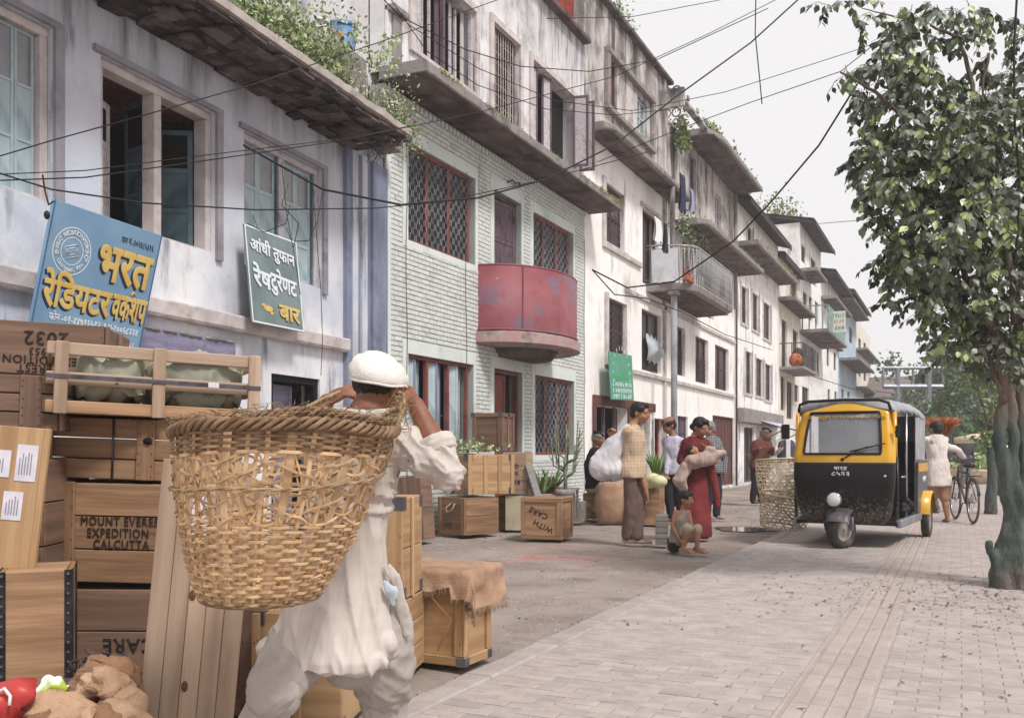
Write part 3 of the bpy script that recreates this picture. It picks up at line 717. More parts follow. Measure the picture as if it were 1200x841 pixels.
# curtain strip in the upper left window
piece('curtain', mint, (-.2, g1[0]+.45, g1[2]+.02), (-.17, g1[0]+.62, g1[3]-.1), mat('pale_curtain', 'c9c6cf', 'a49fae', scale=4, stretch=(1,8,.6)))
piece('curtain', mint, (-.24, g1[0]+.95, g1[2]+.02), (-.2, g1[1]-.12, g1[3]-.35), mat('plum_curtain', '6f6066', '5a4c52', scale=4, stretch=(1,8,.6)))
# doors
def door(parent, h, fm, lm, leafw=.62, op=0, x=-.12, two=False):
    a, c, d, e = h; f = .06
    b = MB(); b.box((x-.04, a+.001, d), (x+.04, a+f, e-f), c=.004); b.box((x-.04, c-f, d), (x+.038, c-.001, e-f), c=.004); b.box((x-.041, a+.001, e-f), (x+.041, c-.001, e-.001), c=.004)
    b.build('door_frame', fm, parent)
    L_ = door_leaf(parent, (c-a-2*f)*leafw, e-d-f-.03, lm, (x-.01, a+f+.003, d+.01), op, 2, name='door')
    piece('handle', L_, (.018, (c-a-2*f)*leafw-.07, 1.0), (.045, (c-a-2*f)*leafw-.05, 1.12), DIRON, .004)
    return L_
door(mint, g2, PLUM, PLUM, .95, R(-4)); door(mint, h2, REDF, REDF, .6, R(0), x=-.1)
MB().box((-.23, h2[0]+.06, 0.05), (-.2, h2[1]-.06, h2[3]-.07)).build('doorway_shade_sheet', DARKIN, mint)  # dark sheet painted as the shade inside the doorway
# first-floor slab with moss
b = MB(); rr = []; nn = 80; y0s = -.12
for i in range(nn+1):
    y = y0s+(yE+.32-y0s)*i/nn; j = .012*noise.noise(Vector((y*3, 4, 9)))+.010*noise.noise(Vector((y*10, 1, 4))); o_ = .69
    rr.append([(.0, y, ZS), (o_, y, ZS-.005), (o_+.01+j, y, ZS+.01), (o_+.012+j, y, ZS+.12), (o_-.02, y, ZS+.15+j), (0, y, ZS+.159)])
b.ring(rr, smooth=False)
sl2 = b.build('slab', [CONC], mint)
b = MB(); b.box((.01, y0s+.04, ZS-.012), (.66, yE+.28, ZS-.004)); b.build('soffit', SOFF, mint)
o = moss_strip(mint, .66, .2, 2.3, ZS+.12, 900, 3, .015); moss_strip(mint, .66, 2.3, yE-.9, ZS+.12, 250, 4, .005); moss_strip(mint, .68, yE-1.5, yE+.3, ZS+.08, 700, 5, .03)
# upper windows: raised surrounds, leaning boards and open shutters
for h in (t1, t2, t3):
    a, c, d, e = h; t = .11; b = MB()
    b.box((.001, a-t, d-.06), (.045, a-.001, e+t), c=.004); b.box((.001, c+.001, d-.06), (.045, c+t, e+t), c=.004); b.box((.001, a-.001, e+.001), (.044, c+.001, e+t), c=.004)
    b.box((.001, a-.001, d-.06), (.046, c+.001, d-.001), c=.004)
    b.build('window_surround', CREAM, mint)
    MB().box((-.234, a, d), (-.22, c, e)).build('opening_shade_sheet', DARKIN, mint)  # near-black sheet closes the opening in place of indoor shade
a, c, d, e = t1
for k in range(9):
    y = a+.05+k*(c-a-.08)/9
    piece('shutter_board', mint, (-.14+rnd.uniform(-.02,.02), y, d+.01), (-.115, y+rnd.choice([.035,.05,.11,.13]), e-rnd.uniform(.02,.12)), rnd.choice([OLDW, OLDW, PLUM, CREAM]), .003, rot=(0, 0, R(rnd.uniform(-25,25))))
piece('mullion', mint, (-.08, (a+c)/2-.03, d), (-.02, (a+c)/2+.03, e), PLUM, .004); piece('mullion', mint, (-.08, a+.005, d), (-.02, a+.06, e), OLDW, .004); piece('mullion', mint, (-.08, c-.065, d), (-.02, c-.005, e), OLDW, .004)
a, c, d, e = t2
wq = window(mint, a, c-.08, d, e, MAROON, None, 2, 1, x=-.07)
sg = [[(a+.05, z_), (c-.12, z_)] for z_ in np.arange(d+.2, e-.05, .17)]+[[(y_, d+.05), (y_, e-.05)] for y_ in np.arange(a+.1, c-.12, .09)]
bars(mint, 'grille', sg, .007, CREAM, x=-.035)
a, c, d, e = t3
for k, (yy, m_, rz_) in enumerate(((a+.02, PLUM, -8), (a+.3, OLDW, 35), (a+.62, PLUM, -10), (a+.82, OLDW, 40), (c-.1, PLUM, -78), (c+.25, PLUM, -84))):
    door_leaf(mint, .3, e-d-.05+(.0 if k < 4 else .02), m_, (-.08 if k < 4 else .03, yy, d+.02), R(rz_), 1, OLDW)
# parapet coping, pilaster with cap, pipe
b = MB(); b.box((-.35, -.02, ZTOP), (.16, yE, ZTOP+.09), c=.015); b.build('coping', SOFF, mint)
b = MB(); b.box((.0, .0, ZS+.16), (.05, .12, ZTOP-.01), c=.01); b.build('corner_pilaster', GREYW, mint)
yq, zq = fb(452, 12); b = MB(); b.box((.0, .0, zq-.03), (.16, .38, zq+.06), c=.015); b.box((.0, .1, ZS+.17), (.09, .30, zq-.031), c=.01); b.build('capped_pilaster', CONC, mint)
# curved balcony of sheet metal on a concrete half-disc
yc, ra_, ro_ = fb(618, 300)[0]+.0, 1.22, .86
ra_, ro_ = 1.38, .96; yc = (yof(559)+1.38-Y0B)
zb, zt_ = ZQ(2.74), ZQ(3.62)
BALR = mat('red_painted_sheet', '84464c', '94575c', scale=1.6, rough=.55, bump=.2, bscale=8, dirt=[('6a6276', 1.5, (.48,.62), (1,1,1.6), .8), ('74343c', 3, (.55,.75), (1,1,.5), .6), ('d7cdd0', 5, (.69,.74), (1,1,1), .8), ('5a3c3c', 9, (.64,.72), (1,1,.4), .5)])
def arc(r_add, z, n_=40): return [((ro_+r_add)*math.sin(math.pi*k/n_), yc-(ra_+r_add)*math.cos(math.pi*k/n_), z) for k in range(n_+1)]
bal = MB(); bal.ring([arc(0, zb), arc(0, zt_), arc(-.02, zt_), arc(-.02, zb), arc(0, zb)], closed=False, caps=False); par = bal.build('balcony_parapet', BALR, mint)
MB().tube([Vector(p) for p in arc(-.01, zt_)], .018, n=8).build('top_rail', BALR, par)
MB().tube([Vector(p) for p in arc(.004, zb+.02)], .02, n=6).build('bottom_rail', BALR, par)
for k in (9, 31): 
    p = arc(.004, 0)[k]; piece('seam', par, (p[0]-.012, p[1]-.012, zb), (p[0]+.012, p[1]+.012, zt_), BALR, .004)
n_ = 44; d0 = [((ro_+.05)*math.sin(math.pi*k/n_), yc-(ra_+.08)*math.cos(math.pi*k/n_)) for k in range(n_+1)]
MB().ring([[(x*.93, yc+(y-yc)*.93, zb-.2) for x, y in d0], [(x, y, zb-.18) for x, y in d0], [(x+.0, y, zb-.03+.008*noise.noise(Vector((x*9, y*9, 0)))) for x, y in d0], [(x*.97, yc+(y-yc)*.97, zb-.015) for x, y in d0]], smooth=False).build('balcony_slab', [mat('balcony_concrete', 'b08a88', 'a9a39f', scale=2, rough=.9, bump=.5, dirt='5c4a48', dscale=3, dmix=(.52,.7), damt=.7)], mint)
MB().ring([[(x*.6, yc+(y-yc)*.45, zb-.34) for x, y in d0], [(x*.7, yc+(y-yc)*.55, zb-.202) for x, y in d0]], smooth=False).build('balcony_bracket', SOFF, mint)
# cables stapled to the face, small wall lamp wreck above the first-floor door
b = MB(); yy, zz = fb(596, 214); b.tube([(.03, yy-.1, zz-.02), (.08, yy, zz+.03), (.06, yy+.12, zz+.01), (.12, yy+.2, zz+.03)], .014, n=5); b.ell((.1, yy+.22, zz), (.03,.03,.04), nu=8, nv=6); b.build('broken_lamp', DIRON, mint)
for p in (474, 544, 690):
    yy = fb(min(p, 683), 300)[0]; b = MB(); b.tube([(.035, yy+.02*math.sin(z_*3), z_) for z_ in np.linspace(.3, 5.3, 14)], .005, n=4); b.build('wall_cable', DIRON, mint)

# ---------------------------------------------------------------- CREAM HOUSE with long balcony
FC = Plane(XF+.0, YB1); fc = lambda px, py, out=0: FC.hit(px, py, out)
cream = thing('rendered_house', 'tall cream house with long railed balcony, brown shop front and mouldy parapet', 'house', FC.o)
yC1 = yof(783)-YB1; yC2 = yof(862)-YB1
c1 = opening(fc, 708, 732, (709,212), (709,283)); c2 = opening(fc, 753, 772, (753,243), (753,331))
c3 = opening(fc, 711, 735, (711,347), (711,420)); c4 = opening(fc, 752, 775, (752,361), (752,433)); c5 = opening(fc, 789, 803, (790,380), (790,438)); c6 = opening(fc, 815, 830, (815,393), (815,447)); c7 = opening(fc, 838, 854, (838,403), (838,455))
s1 = (fc(697, 470)[0], fc(735, 470)[0], .05, fc(697, 474)[1]); s2 = (fc(741, 470)[0], fc(762, 470)[0], .05, s1[3]); s3 = (fc(767, 470)[0], fc(782, 470)[0], .05, fc(770, 490)[1]); s4 = (fc(835, 480)[0], fc(860, 480)[0], .05, fc(835, 486)[1])
s5 = (fc(794, 500)[0], fc(806, 500)[0], 1.2, fc(795, 487)[1])
u1 = opening(fc, 712, 723, (712,66), (712,120)); u2 = opening(fc, 747, 758, (747,112), (747,152))
k1 = (fc(800, 320)[0], fc(806, 320)[0], c2[2], c2[3]); k2 = (fc(826, 330)[0], fc(836, 330)[0], c2[2], c2[3])
q1 = opening(fc, 838, 845, (838,225), (838,262)); q2 = (fc(808,200)[0], fc(816,200)[0], ZQ(6.9), ZQ(8.3))
zC = ZQ(9.25); zC2 = ZQ(8.5); ZK = ZQ(6.66); ZL = ZQ(6.2)
allh = [c1,c2,c3,c4,c5,c6,c7,s1,s2,s3,s4,s5,u1,k1,k2]
wall(cream, .004, yC1, -.1, ZK, [h for h in allh if h[1] < yC1 and h not in (u1,)], CREAMW, .24)
wall(cream, .004, yC1, ZK+.003, zC, [u1, u2], DIRTYW, .24)
wall(cream, yC1+.003, yC2, -.1, ZL, [h for h in allh if h[0] > yC1], CREAMW, .24)
wall(cream, yC1+.003, yC2, ZL+.003, zC2, [q1, q2], DIRTYW, .24)
shell(cream, .003, yC1, zC, RBRICK, floors=(2.9, 4.9, 7.6))
b = MB(); b.box((-6, yC2-.2, 0), (-.25, yC2, zC2)); b.box((-6, yC1+.2, zC2-.12), (-.25, yC2-.21, zC2-.01)); b.build('rear_block', DIRTYW, cream)
b = MB(); b.box((-1.5, yC1+.2, 0), (-1.4, yC2-.21, zC2-.2)); b.box((-2.9, yC1+.2, 2.8), (-.25, yC2-.21, 2.9)); b.box((-2.9, yC1+.2, 4.95), (-.25, yC2-.21, 5.05)); b.box((-2.9, yC1+.2, 6.8), (-.25, yC2-.21, 6.9)); b.build('floors_and_shade_panel', DARKIN, cream)  # first box is an added dark panel standing in for room shade
b = MB(); b.box((-.4, .0, zC), (.14, yC1+.06, zC+.10), c=.015); b.build('coping', SOFF, cream)
b = MB(); b.box((.001, yC1-.5, -.1), (.06, yC1-.32, zC-.01)); b.build('pilaster', DIRTYW, cream)
# projecting red-brown brick wall top over the mint roof (side of this house)
# raised frame round top windows
ua, ub = fc(708, 100)[0], fc(764, 100)[0]; zt0 = fc(708, 54)[1]; zb0 = fc(708, 122)[1]
b = MB(); b.box((.001, ua, zt0-.12), (.12, ub, zt0), c=.01); b.box((.001, ua, zb0-.1), (.12, ub, zb0+.01), c=.01); b.box((.001, ua, zb0+.011), (.10, ua+.16, zt0-.121), c=.01); b.box((.001, ub-.16, zb0+.011), (.10, ub, zt0-.121), c=.01); b.build('raised_frame', CONC, cream)
window(cream, *u1, MAROON, MAROON, 2, 1, x=-.08); window(cream, *u2, BLUW, GLASS, 2, 2, x=-.08)
def slab(parent, y0, y1, z, o_, th=.14, corner=.5, m_=CONC, name='slab', seed=1, back=0):
    rr = []; nn = max(20, int((y1-y0)/.15))
    for i in range(nn+1):
        y = y0+(y1-y0)*i/nn; j = .012*noise.noise(Vector((y*3, seed, 9)))
        e = min(1, (y-y0+.001)/corner) if corner > 0 else 1; ox = o_*(.72+.28*math.sin(e*math.pi/2)) if corner > 0 else o_
        rr.append([(back, y, z), (ox-.02, y, z), (ox+j, y, z+.03), (ox+j, y, z+th-.03), (ox-.03, y, z+th), (back, y, z+th)])
    b = MB(); b.ring(rr, smooth=False); s_ = b.build(name, m_, parent)
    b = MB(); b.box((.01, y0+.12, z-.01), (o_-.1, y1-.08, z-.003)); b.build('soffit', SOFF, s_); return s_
slab(cream, .03, fc(806, 240, .45)[0], ZK, .57, seed=2)
moss_strip(cream, .05, .05, 1.1, ZK+.14, 400, 21, .05)
# windows first and second floor
for h, gl in ((c1, True), (c3, True), (c4, True), (c5, True), (c6, True), (c7, False)):
    a, c, d, e = h; j = .1 if h not in (c1, c3) else .14
    w_ = window(cream, a, c-.1, d, e, MAROON, DGLASS if h is not c1 else PLUM, 2 if h is not c7 else 2, 2, x=-.1, fw=.06)
    if gl:
        ge = e-.35 if h in (c3,) else d+(e-d)*.55
        lattice(w_, a+.04, c-.14, d+.05, ge if h is not c3 else e-.05, -.06, DIRON, dy=.11, dz=.14, r=.007)
    if h in (c1, c3):
        b = MB(); b.box((.001, a-j, d-.14), (.06, c+.1, d-.001), c=.006); b.box((.001, a-j, d), (.06, a-.001, e+j*.5), c=.006); b.build('window_surround', CREAM, cream)
b = MB(); zq0 = fc(741, 432)[1]; b.box((.001, fc(741,430)[0], zq0-.12), (.08, yC2-.3, zq0-.02), c=.01)
b.box((.001, c1[1]+.1, c1[2]-.14), (.07, fc(751,330)[0]-.05, c1[2]-.03), c=.01)
zl = ZQ(4.2); b.box((.001, fc(732,330)[0], zl), (.06, yC2-.2, zl+.10), c=.01); b.build('string_course', CREAM, cream)
for h in (k1, k2, c2):
    door(cream, h, MAROON, PLUM, .7, R(5))
    MB().box((-.24, h[0]+.06, h[2]), (-.22, h[1]-.06, h[3]-.07)).build('doorway_shade_sheet', DARKIN, cream)  # dark sheet behind each door, coloured as the shade within
b = MB(); b.box((.001, c2[0]-.2, c2[3]+.02), (.05, c2[1]+.2, c2[3]+.10)); b.build('lintel', CREAM, cream)
# shop front
a0, a1 = s1[0]-.15, s3[1]+.1
b = MB(); b.box((.001, a0, s1[3]), (.05, s2[1]+.3, s1[3]+.2), c=.01); b.box((.001, a0-.0, 0), (.045, s1[0], s1[3]-.001), c=.01); b.box((.001, s1[1], 0), (.045, s2[0], s1[3]-.001), c=.01); b.build('shop_frame', MAROON, cream)
for y in np.linspace(s1[0], s1[1], 4)[1:-1]: piece('post', cream, (-.1, y-.03, 0), (-.04, y+.03, s1[3]), PLUM, .004)
door(cream, s4, MAROON, MAROON, .98, 0, x=-.08)
for k in range(6): y = s4[0]+.08+k*(s4[1]-s4[0]-.16)/6; piece('door_board', cream, (-.065, y, .06), (-.05, y+.02, s4[3]-.08), PLUM, .002)
window(cream, *s5, PLUM, PLUM, 2, 2, x=-.08)
piece('wall_patch', cream, (.001, s2[1]+.15, .9), (.012, s3[0]-.1, 1.9), mat('peeled_poster', 'b9aeb0', '7d7276', scale=8, dirt='5a5054', dscale=6, dmix=(.5,.6)), .002)
# polythene flapping from the second window
PLA = mat('grey_polythene', 'a7adb2', 'bcc2c6', scale=3, rough=.35, spec=.5)
pb = thing('plastic_sheet', 'grey polythene sheet bulging out of a second-floor window of the cream house', 'sheet', (XF, YB1, 0))
yy, zz = fc(767, 408, .1); rr = []
for j in range(9):
    t = j/8; rr.append([(.02+.28*math.sin(math.pi*min(1, t*1.1))*(.6+.4*math.sin(k*.8+t*3))*(1 if 0 < k < 11 else .1), yy-.38+.07*k+.05*math.sin(t*5+k), zz-.33+t*.62+.04*math.sin(k*1.3)) for k in range(12)])
MB().ring(rr, closed=False, caps=False).build('sheet', PLA, pb)
# long balcony: slab, curved rail and balusters
bz = ZQ(4.42); by0, by1 = fc(757, 340)[0], fc(862, 380, 1.08)[0]; BO = 1.08
def bal_path(n_=60):
    P = []
    for i in range(n_+1):
        t = i/n_; y = by0+(by1-by0)*t; e1 = min(1, (y-by0)/.8); e2 = min(1, (by1-y)/.5)
        P.append((BO*math.sqrt(max(0, 1-(1-e1)**2))*math.sqrt(max(0, 1-(1-e2)**2*.9))+.0, y))
    return P
P = bal_path()
outl = lambda k, z: [(max(.0, x*k), y, z) for x, y in P]
b = MB(); b.ring([[(0, by0, z) ]+outl(k, z)+[(0, by1, z)] for k, z in ((.9, bz), (1.0, bz+.03), (1.03, bz+.15), (1.02, bz+.19))], smooth=False)
bsl = b.build('balcony_slab', CONC, cream)
b = MB()
for k in range(60):
    y = by0+.25+(by1-by0-.4)*k/60; b.box((.02, y, bz-.012), (BO*.86, y+.06, bz-.001))
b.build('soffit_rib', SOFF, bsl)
RT = bz+.19+.88
rl = MB(); rl.tube(outl(1.0, RT), .022, n=6); rl.tube(outl(1.0, RT-.08), .010, n=5); rl.tube(outl(1.0, bz+.26), .012, n=5); rail = rl.build('balcony_rail', RAIL, cream)
dist = 0; last = P[0]; blm = MB().tube([(0,0,0), (0,0,RT-bz-.2)], .0125, n=6).mesh('baluster', RAIL)
acc = 0
for i in range(1, len(P)):
    seg = math.dist(P[i], P[i-1]); s_ = 0
    while acc+seg-s_ >= .13:
        s_ += .13-acc; acc = 0; t = s_/seg; link('baluster', blm, rail, (P[i-1][0]+(P[i][0]-P[i-1][0])*t, P[i-1][1]+(P[i][1]-P[i-1][1])*t, bz+.19))
    acc += seg-s_
# whitewashed panel on the near end of the balcony
piece('end_panel', cream, (.12, by0+.02, bz+.2), (.75, by0+.05, RT-.1), mat('white_sheet_panel', 'd9dadd', 'c4c6ca', scale=3, rough=.6, dirt='7f8085', dscale=3, dmix=(.55,.75), damt=.5), .004)
# posts carrying the balcony and the roof
for (px_, z0_, z1_, out_) in ((790, 0, bz-.01, .62), (788, bz+.2, ZK-.03, .5), (862, ZL-1.2, zC2-.1, .12)):
    y = fc(px_, 400, out_)[0]; MB().tube([(out_, y, z0_), (out_, y, z1_)], .075 if z0_ < 1 else .06, n=12).build('post', CONC if z0_ else mat('grey_post', '9a9aa0', '86868c', scale=3, dirt='5c5a5e', dmix=(.55,.75)), cream)
piece('post_cap', cream, (.5, fc(790, 400, .62)[0]-.12, bz-.1), (.74, fc(790, 400, .62)[0]+.12, bz-.013), CONC, .01)
# roof terrace: parapet of pierced blocks, canopy with a curved end, plants
ta, tb2 = yC1+.02, yC2
zp_ = 8.95
sl3 = slab(cream, fc(801, 185, 0)[0], fc(888, 222, .75)[0], zC2-.0, .90, .16, 1.2, seed=5)
PX = .62; zp5 = fc(832, 152, PX)[1]; ta = fc(803, 150, PX)[0]
pr_ = MB(); pr_.box((PX-.1, ta, zC2+.17), (PX, tb2, zp5), c=.01); pr_.box((-.3, ta-.1, zC2+.0), (PX, ta-.003, zp5+.25), c=.01)
b = MB()
for k in range(9):
    y = ta+.1+k*(tb2-ta-.2)/9; b.box((PX+.001, y, zC2+.2), (PX+.05, y+.16, zp5+.1), c=.01)
b.box((PX-.14, ta, zp5-.12), (PX+.03, tb2, zp5-.04), c=.01); pr_.build('parapet', DIRTYW, cream); b.build('parapet_post', DIRTYW, cream)
b = MB()
for i in range(3):
    for j in range(4):
        b.tube([(.25, yC1+.05+.0*i, 0)]*2, .001, n=3) if False else None
        cy, cz = yC1+.16, zC2-.2+j*.28
        ring_ = [(-.35+.26*i+.11*math.cos(a), cy, cz+.12+.11*math.sin(a)) for a in np.linspace(0, 6.283, 13)[:-1]]
        b.tube(ring_, .022, n=4, closed=True)
b.build('breeze_blocks', DIRTYW, cream)
terr = thing('roof_plants', 'green shrubs growing along the mouldy roof terrace of the cream house', 'plant', FC.o)
for k, (px_, n_, z_, h_) in enumerate(((788, 800, ZQ(7.9), .55), (806, 120, ZQ(9.65), .12), (820, 130, ZQ(9.62), .2), (836, 170, ZQ(9.62), .22), (849, 130, ZQ(9.6), .18), (862, 120, ZQ(9.55), .15), (812, 160, ZQ(8.7), .1))):
    y0_ = fc(min(px_, 861), 200)[0]
    bush(terr, 'foliage', lambda r2, y0_=y0_, z_=(zp5+.02 if z_ > ZQ(9) else z_), h_=h_*.8: (((PX-.05 if z_ > ZQ(8.6) else .25)+r2.gauss(0,.08), y0_+r2.gauss(0,.2), z_+abs(r2.gauss(0,1))*h_), 1), n_, [LEAFA, MOSS, LEAFC], .06, .14, 40+k)
terr2 = thing('roof_weeds', 'dark weeds sprouting from the coping above the raised window frame', 'plant', FC.o)
bush(terr2, 'foliage', lambda r2: ((-.1+r2.gauss(0,.12), r2.choice([fc(705,0)[0], fc(727,0)[0], fc(735,0)[0], fc(717,0)[0]])+r2.gauss(0,.28), zC+.1+abs(r2.gauss(0,.22))), 1), 900, [LEAFC, LEAFB], .05, .10, 77)
hangp = thing('hanging_plant', 'green creeper trailing beneath the cream house canopy above the long balcony', 'plant', FC.o)
bush(hangp, 'foliage', lambda r2: ((.35+r2.gauss(0,.12), fc(812, 250, .35)[0]+r2.gauss(0,.7), ZL-.1+r2.gauss(0,.22)), 1), 900, [LEAFA, LEAFB, LEAFC], .05, .11, 78)
b = MB()
for k in range(10): y = fc(812, 250, .35)[0]+rnd.gauss(0,.6); b.tube([(.35, y, ZL), (.4, y+rnd.gauss(0,.1), ZL-.5), (.38, y+rnd.gauss(0,.15), ZL-1.1-rnd.random()*.3)], .01, n=3)
b.build('stem', SOFF, hangp)
# second canopy, lower, further along the same house
sl4 = slab(cream, yC1+.4, yC2+.2, ZL, .9, .16, .4, seed=8)
moss_strip(cream, .88, yC1+1, yC2, ZL+.14, 500, 31, .05)
door(cream, q2, PLUM, PLUM, .9, 0); window(cream, *q1, OLDW, GLASS, 2, 2, x=-.08)
# pipes
for px_ in (787, 866): 
    b = MB()
    y = fc(min(px_, 861), 300)[0]; b.tube([(.06, y, 0), (.06, y, zC2)], .035, n=8); b.build('downpipe', DIRON, cream)
# washing on the balcony rail and line
LAUN = [('white shirt hanging beside the cream house balcony door', 'd8d8dc', 771, 256, .42, .5, 'shirt'), ('dark trousers hanging by the balcony door', '2f2e3a', 780, 262, .2, .62, 'trousers'),
    ('dark blue cloth drying below the cream house roof canopy', '31334c', 800, 205, .42, .85, 'cloth'), ('pale blue cloth drying beside the dark one below the canopy', '8f96ad', 811, 222, .25, .55, 'cloth'),
    ('black-and-white garment draped over the long balcony rail', '2b2a2e', 824, 285, .35, .8, 'garment'), ('dark cloth drooping from the far balcony rail', '3a3336', 847, 322, .25, .6, 'cloth')]
for (lb, col, px_, py_, w, h, nm) in LAUN:
    y, z = fc(px_, py_, .85); t = thing('hanging_'+nm, lb, nm, (XF, YB1, 0)); rr = []
    for j in range(8):
        q = j/7; rr.append([(.85+.035*math.sin(k*1.4+j*.5)*(.4+q), y+(k/9-.5)*w*(1+.12*math.sin(q*4+k)), z-q*h*(1-.06*math.sin(k*2.))) for k in range(10)])
    b = MB(); b.ring(rr, closed=False, caps=False); b.ring([[(x-.02, yv, zv) for x, yv, zv in r0] for r0 in rr], closed=False, caps=False)
    b.build('cloth', mat('cloth_'+col, col, rough=.9, bump=.2, dirt='8a8a94', dscale=3, dmix=(.62,.7), damt=.4), t)
# window-box of red flowers on the balcony slab
fb2 = thing('flower_trough', 'small terracotta trough of flowers on the edge of the long balcony', 'flower trough', (XF+BO*.9, YB1+fc(803, 330, .9)[0], bz+.19))
MB().box((-.06, -.3, 0), (.06, .3, .13), c=.01).build('trough', mat('terracotta', 'b0664c', '95543e', scale=5), fb2)
bush(fb2, 'flowers', lambda r2: ((r2.gauss(0,.04), r2.uniform(-.3,.3), .14+abs(r2.gauss(0,.05))), 1), 120, [LEAFC, mat('red_bloom', 'b05048')], .03, .06, 5)
# ---------------------------------------------------------------- FARTHER HOUSES in the row
def far_house(name, label, p0, p1, top, wm, holes, slabs=(), coping=None, xoff=0.0, depth=7, roof=None, fm=PLUM, gm=DGLASS, surround=True, corner_m=None):
    y0 = yof(p0, XF+xoff); y1 = yof(p1, XF+xoff); pl = Plane(XF+xoff, y0)
    t = thing('row_house' if name is None else name, label, 'house', pl.o); f = lambda px, py, out=0: pl.hit(px, py, out)
    zt = f(*top)[1]; W = y1-y0-.01; hs = []
    for (a, c, ta, ba) in holes:
        hs.append((f(a, 300)[0], f(c, 300)[0], f(a, ba)[1] if ba is not None else .05, f(a, ta)[1]))
    hs = [(max(.05, h[0]), min(W-.05, h[1]), max(.02, h[2]), min(h[3], zt-.1)) for h in hs]
    wall(t, 0, W, -.1, zt, hs, wm, .22); 
    shell(t, 0, W, zt, wm, depth=depth, floors=tuple(z for z in (2.8, 5.5, 8.1) if z < zt-.4))
    for h in hs:
        w_ = window(t, *h, fm, gm, 2 if h[1]-h[0] < 1.6 else 3, 2 if h[3]-h[2] > 1.0 else 1, x=-.1, fw=.06)
        if surround and h[2] > .3:
            b = MB(); s_ = .09; b.box((.001, h[0]-s_, h[2]-s_), (.04, h[1]+s_, h[2]-.002)); b.box((.001, h[0]-s_, h[2]-.001), (.04, h[0]-.002, h[3]+s_)); b.box((.001, h[1]+.002, h[2]-.001), (.04, h[1]+s_, h[3]+s_)); b.build('window_surround', CREAM, t)
    for k, (pa, pb, py_, o_) in enumerate(slabs):     # from px to px, underside row at pa on the wall
        ya, yb = f(pa, 300)[0], f(pb, 300)[0]; z = f(pa, py_)[1]; slab(t, max(ya, -.3), min(yb, W+.3), z, o_, .15, 0, seed=k+11)
    if coping: b = MB(); b.box((-.3, -.02, zt), (.15, W, zt+.1), c=.015); b.build('coping', coping, t)
    return t, f, W, zt
def eave_roof(t, W, zt, o_=.55, m_=BLACK, rise=1.0, back=3.2):
    b = MB(); b.add([(o_, -.1, zt-.12), (o_, W+.05, zt-.12), (-back, W+.05, zt+rise), (-back, -.1, zt+rise), (o_, -.1, zt-.02), (o_, W+.05, zt-.02), (-back, W+.05, zt+rise+.1), (-back, -.1, zt+rise+.1)],
        [(0,1,2,3),(4,5,6,7),(0,1,5,4),(1,2,6,5),(2,3,7,6),(3,0,4,7)]); r_ = b.build('roof', m_, t)
    b = MB(); b.box((o_, -.12, zt-.2), (o_+.03, W+.06, zt+.02)); b.build('fascia', m_, r_)
    n_ = int(W/.35)
    for k in range(n_):
        piece('roof_sheet', r_, (-back, -.1+k*(W+.15)/n_, -.02), (o_, -.1+(k+.86)*(W+.15)/n_, .02), TIN, .01, rot=(0, math.atan2(rise, back+o_), 0)).location = (-(back-o_)/2, -.1+(k+.43)*(W+.15)/n_, zt+rise/2+.1)
DTIN = mat('black_roof_sheet', '2c2629', '40383b', scale=2, rough=.8)
eh, fe, We, ze = far_house(None, 'white house with black eave and two tall window rows beyond the long balcony', 862, 912, (868,240), WHITEW,
    [(875,882,262,293), (892,899,284,318), (868,876,333,377), (881,889,341,385), (894,903,352,395), (873,881,410,460), (885,894,418,463), (896,904,425,468), (872,884,500,None), (890,904,505,None)], slabs=[(862,913,288,.75)])
eave_roof(eh, We, ze, .5, DTIN)
moss_strip(eh, .75, 1, We, fe(862, 288)[1]+.14, 800, 51, .12)
b = MB(); z1_ = fe(868, 478)[1]; b.box((.001, .3, z1_-.5), (.25, We-.2, z1_), c=.03); b.build('shop_canopy', CONC, eh)
aw = thing('shop_awning', 'small white awning over the shop door behind the talking men', 'awning', (XF, eh.location.y, 0))
ya, yb = fe(884, 480)[0], fe(908, 480)[0]; za = fe(890, 492)[1]
b = MB(); b.add([(.05, ya, za), (.05, yb, za), (1.1, yb, za-.35), (1.1, ya, za-.35), (.05, ya, za+.02), (.05, yb, za+.02), (1.1, yb, za-.33), (1.1, ya, za-.33)], [(0,1,2,3),(4,5,6,7),(2,3,7,6),(0,3,7,4),(1,2,6,5)]); b.build('sheet', mat('awning_sheet', 'c3c8d0', 'aeb4be', scale=3, rough=.7), aw)
for y in (ya+.1, yb-.1): MB().tube([(1.05, y, za-.36), (.05, y, za-.9)], .02, n=5).build('strut', DIRON, aw)
fh, ff, Wf, zf = far_house(None, 'pale yellow house with small cluttered iron balcony, beyond the black-eaved house', 912, 937, (913,300), YELW,
    [(926,934,318,345), (916,922,373,430), (929,935,385,430), (915,920,440,480), (922,929,446,490), (931,936,450,470)], slabs=[(912,938,352,.7)], surround=False)
eave_roof(fh, Wf, zf, .3, DTIN, .5)
moss_strip(fh, .3, .3, Wf-.3, ff(912,352)[1]+.2, 900, 52, .5)
b = MB(); zb_ = ff(914, 430)[1]; b.box((.001, .2, zb_-.12), (1.0, Wf*.75, zb_), c=.01)
bb = b.build('balcony_slab', CONC, fh)
sg = [[(.95, .25+k*.35, zb_), (.95, .25+k*.35, zb_+.95)] for k in range(int(Wf*.7/.35))]+[[(.95, .25, zb_+h_), (.95, Wf*.72, zb_+h_)] for h_ in (.5, .95)]+[[(.0, .25, zb_+.95), (.95, .25, zb_+.95)], [(.5, .25, zb_), (.5, .25, zb_+.95)]]
bars(bb, 'railing', sg, .022, DIRON)
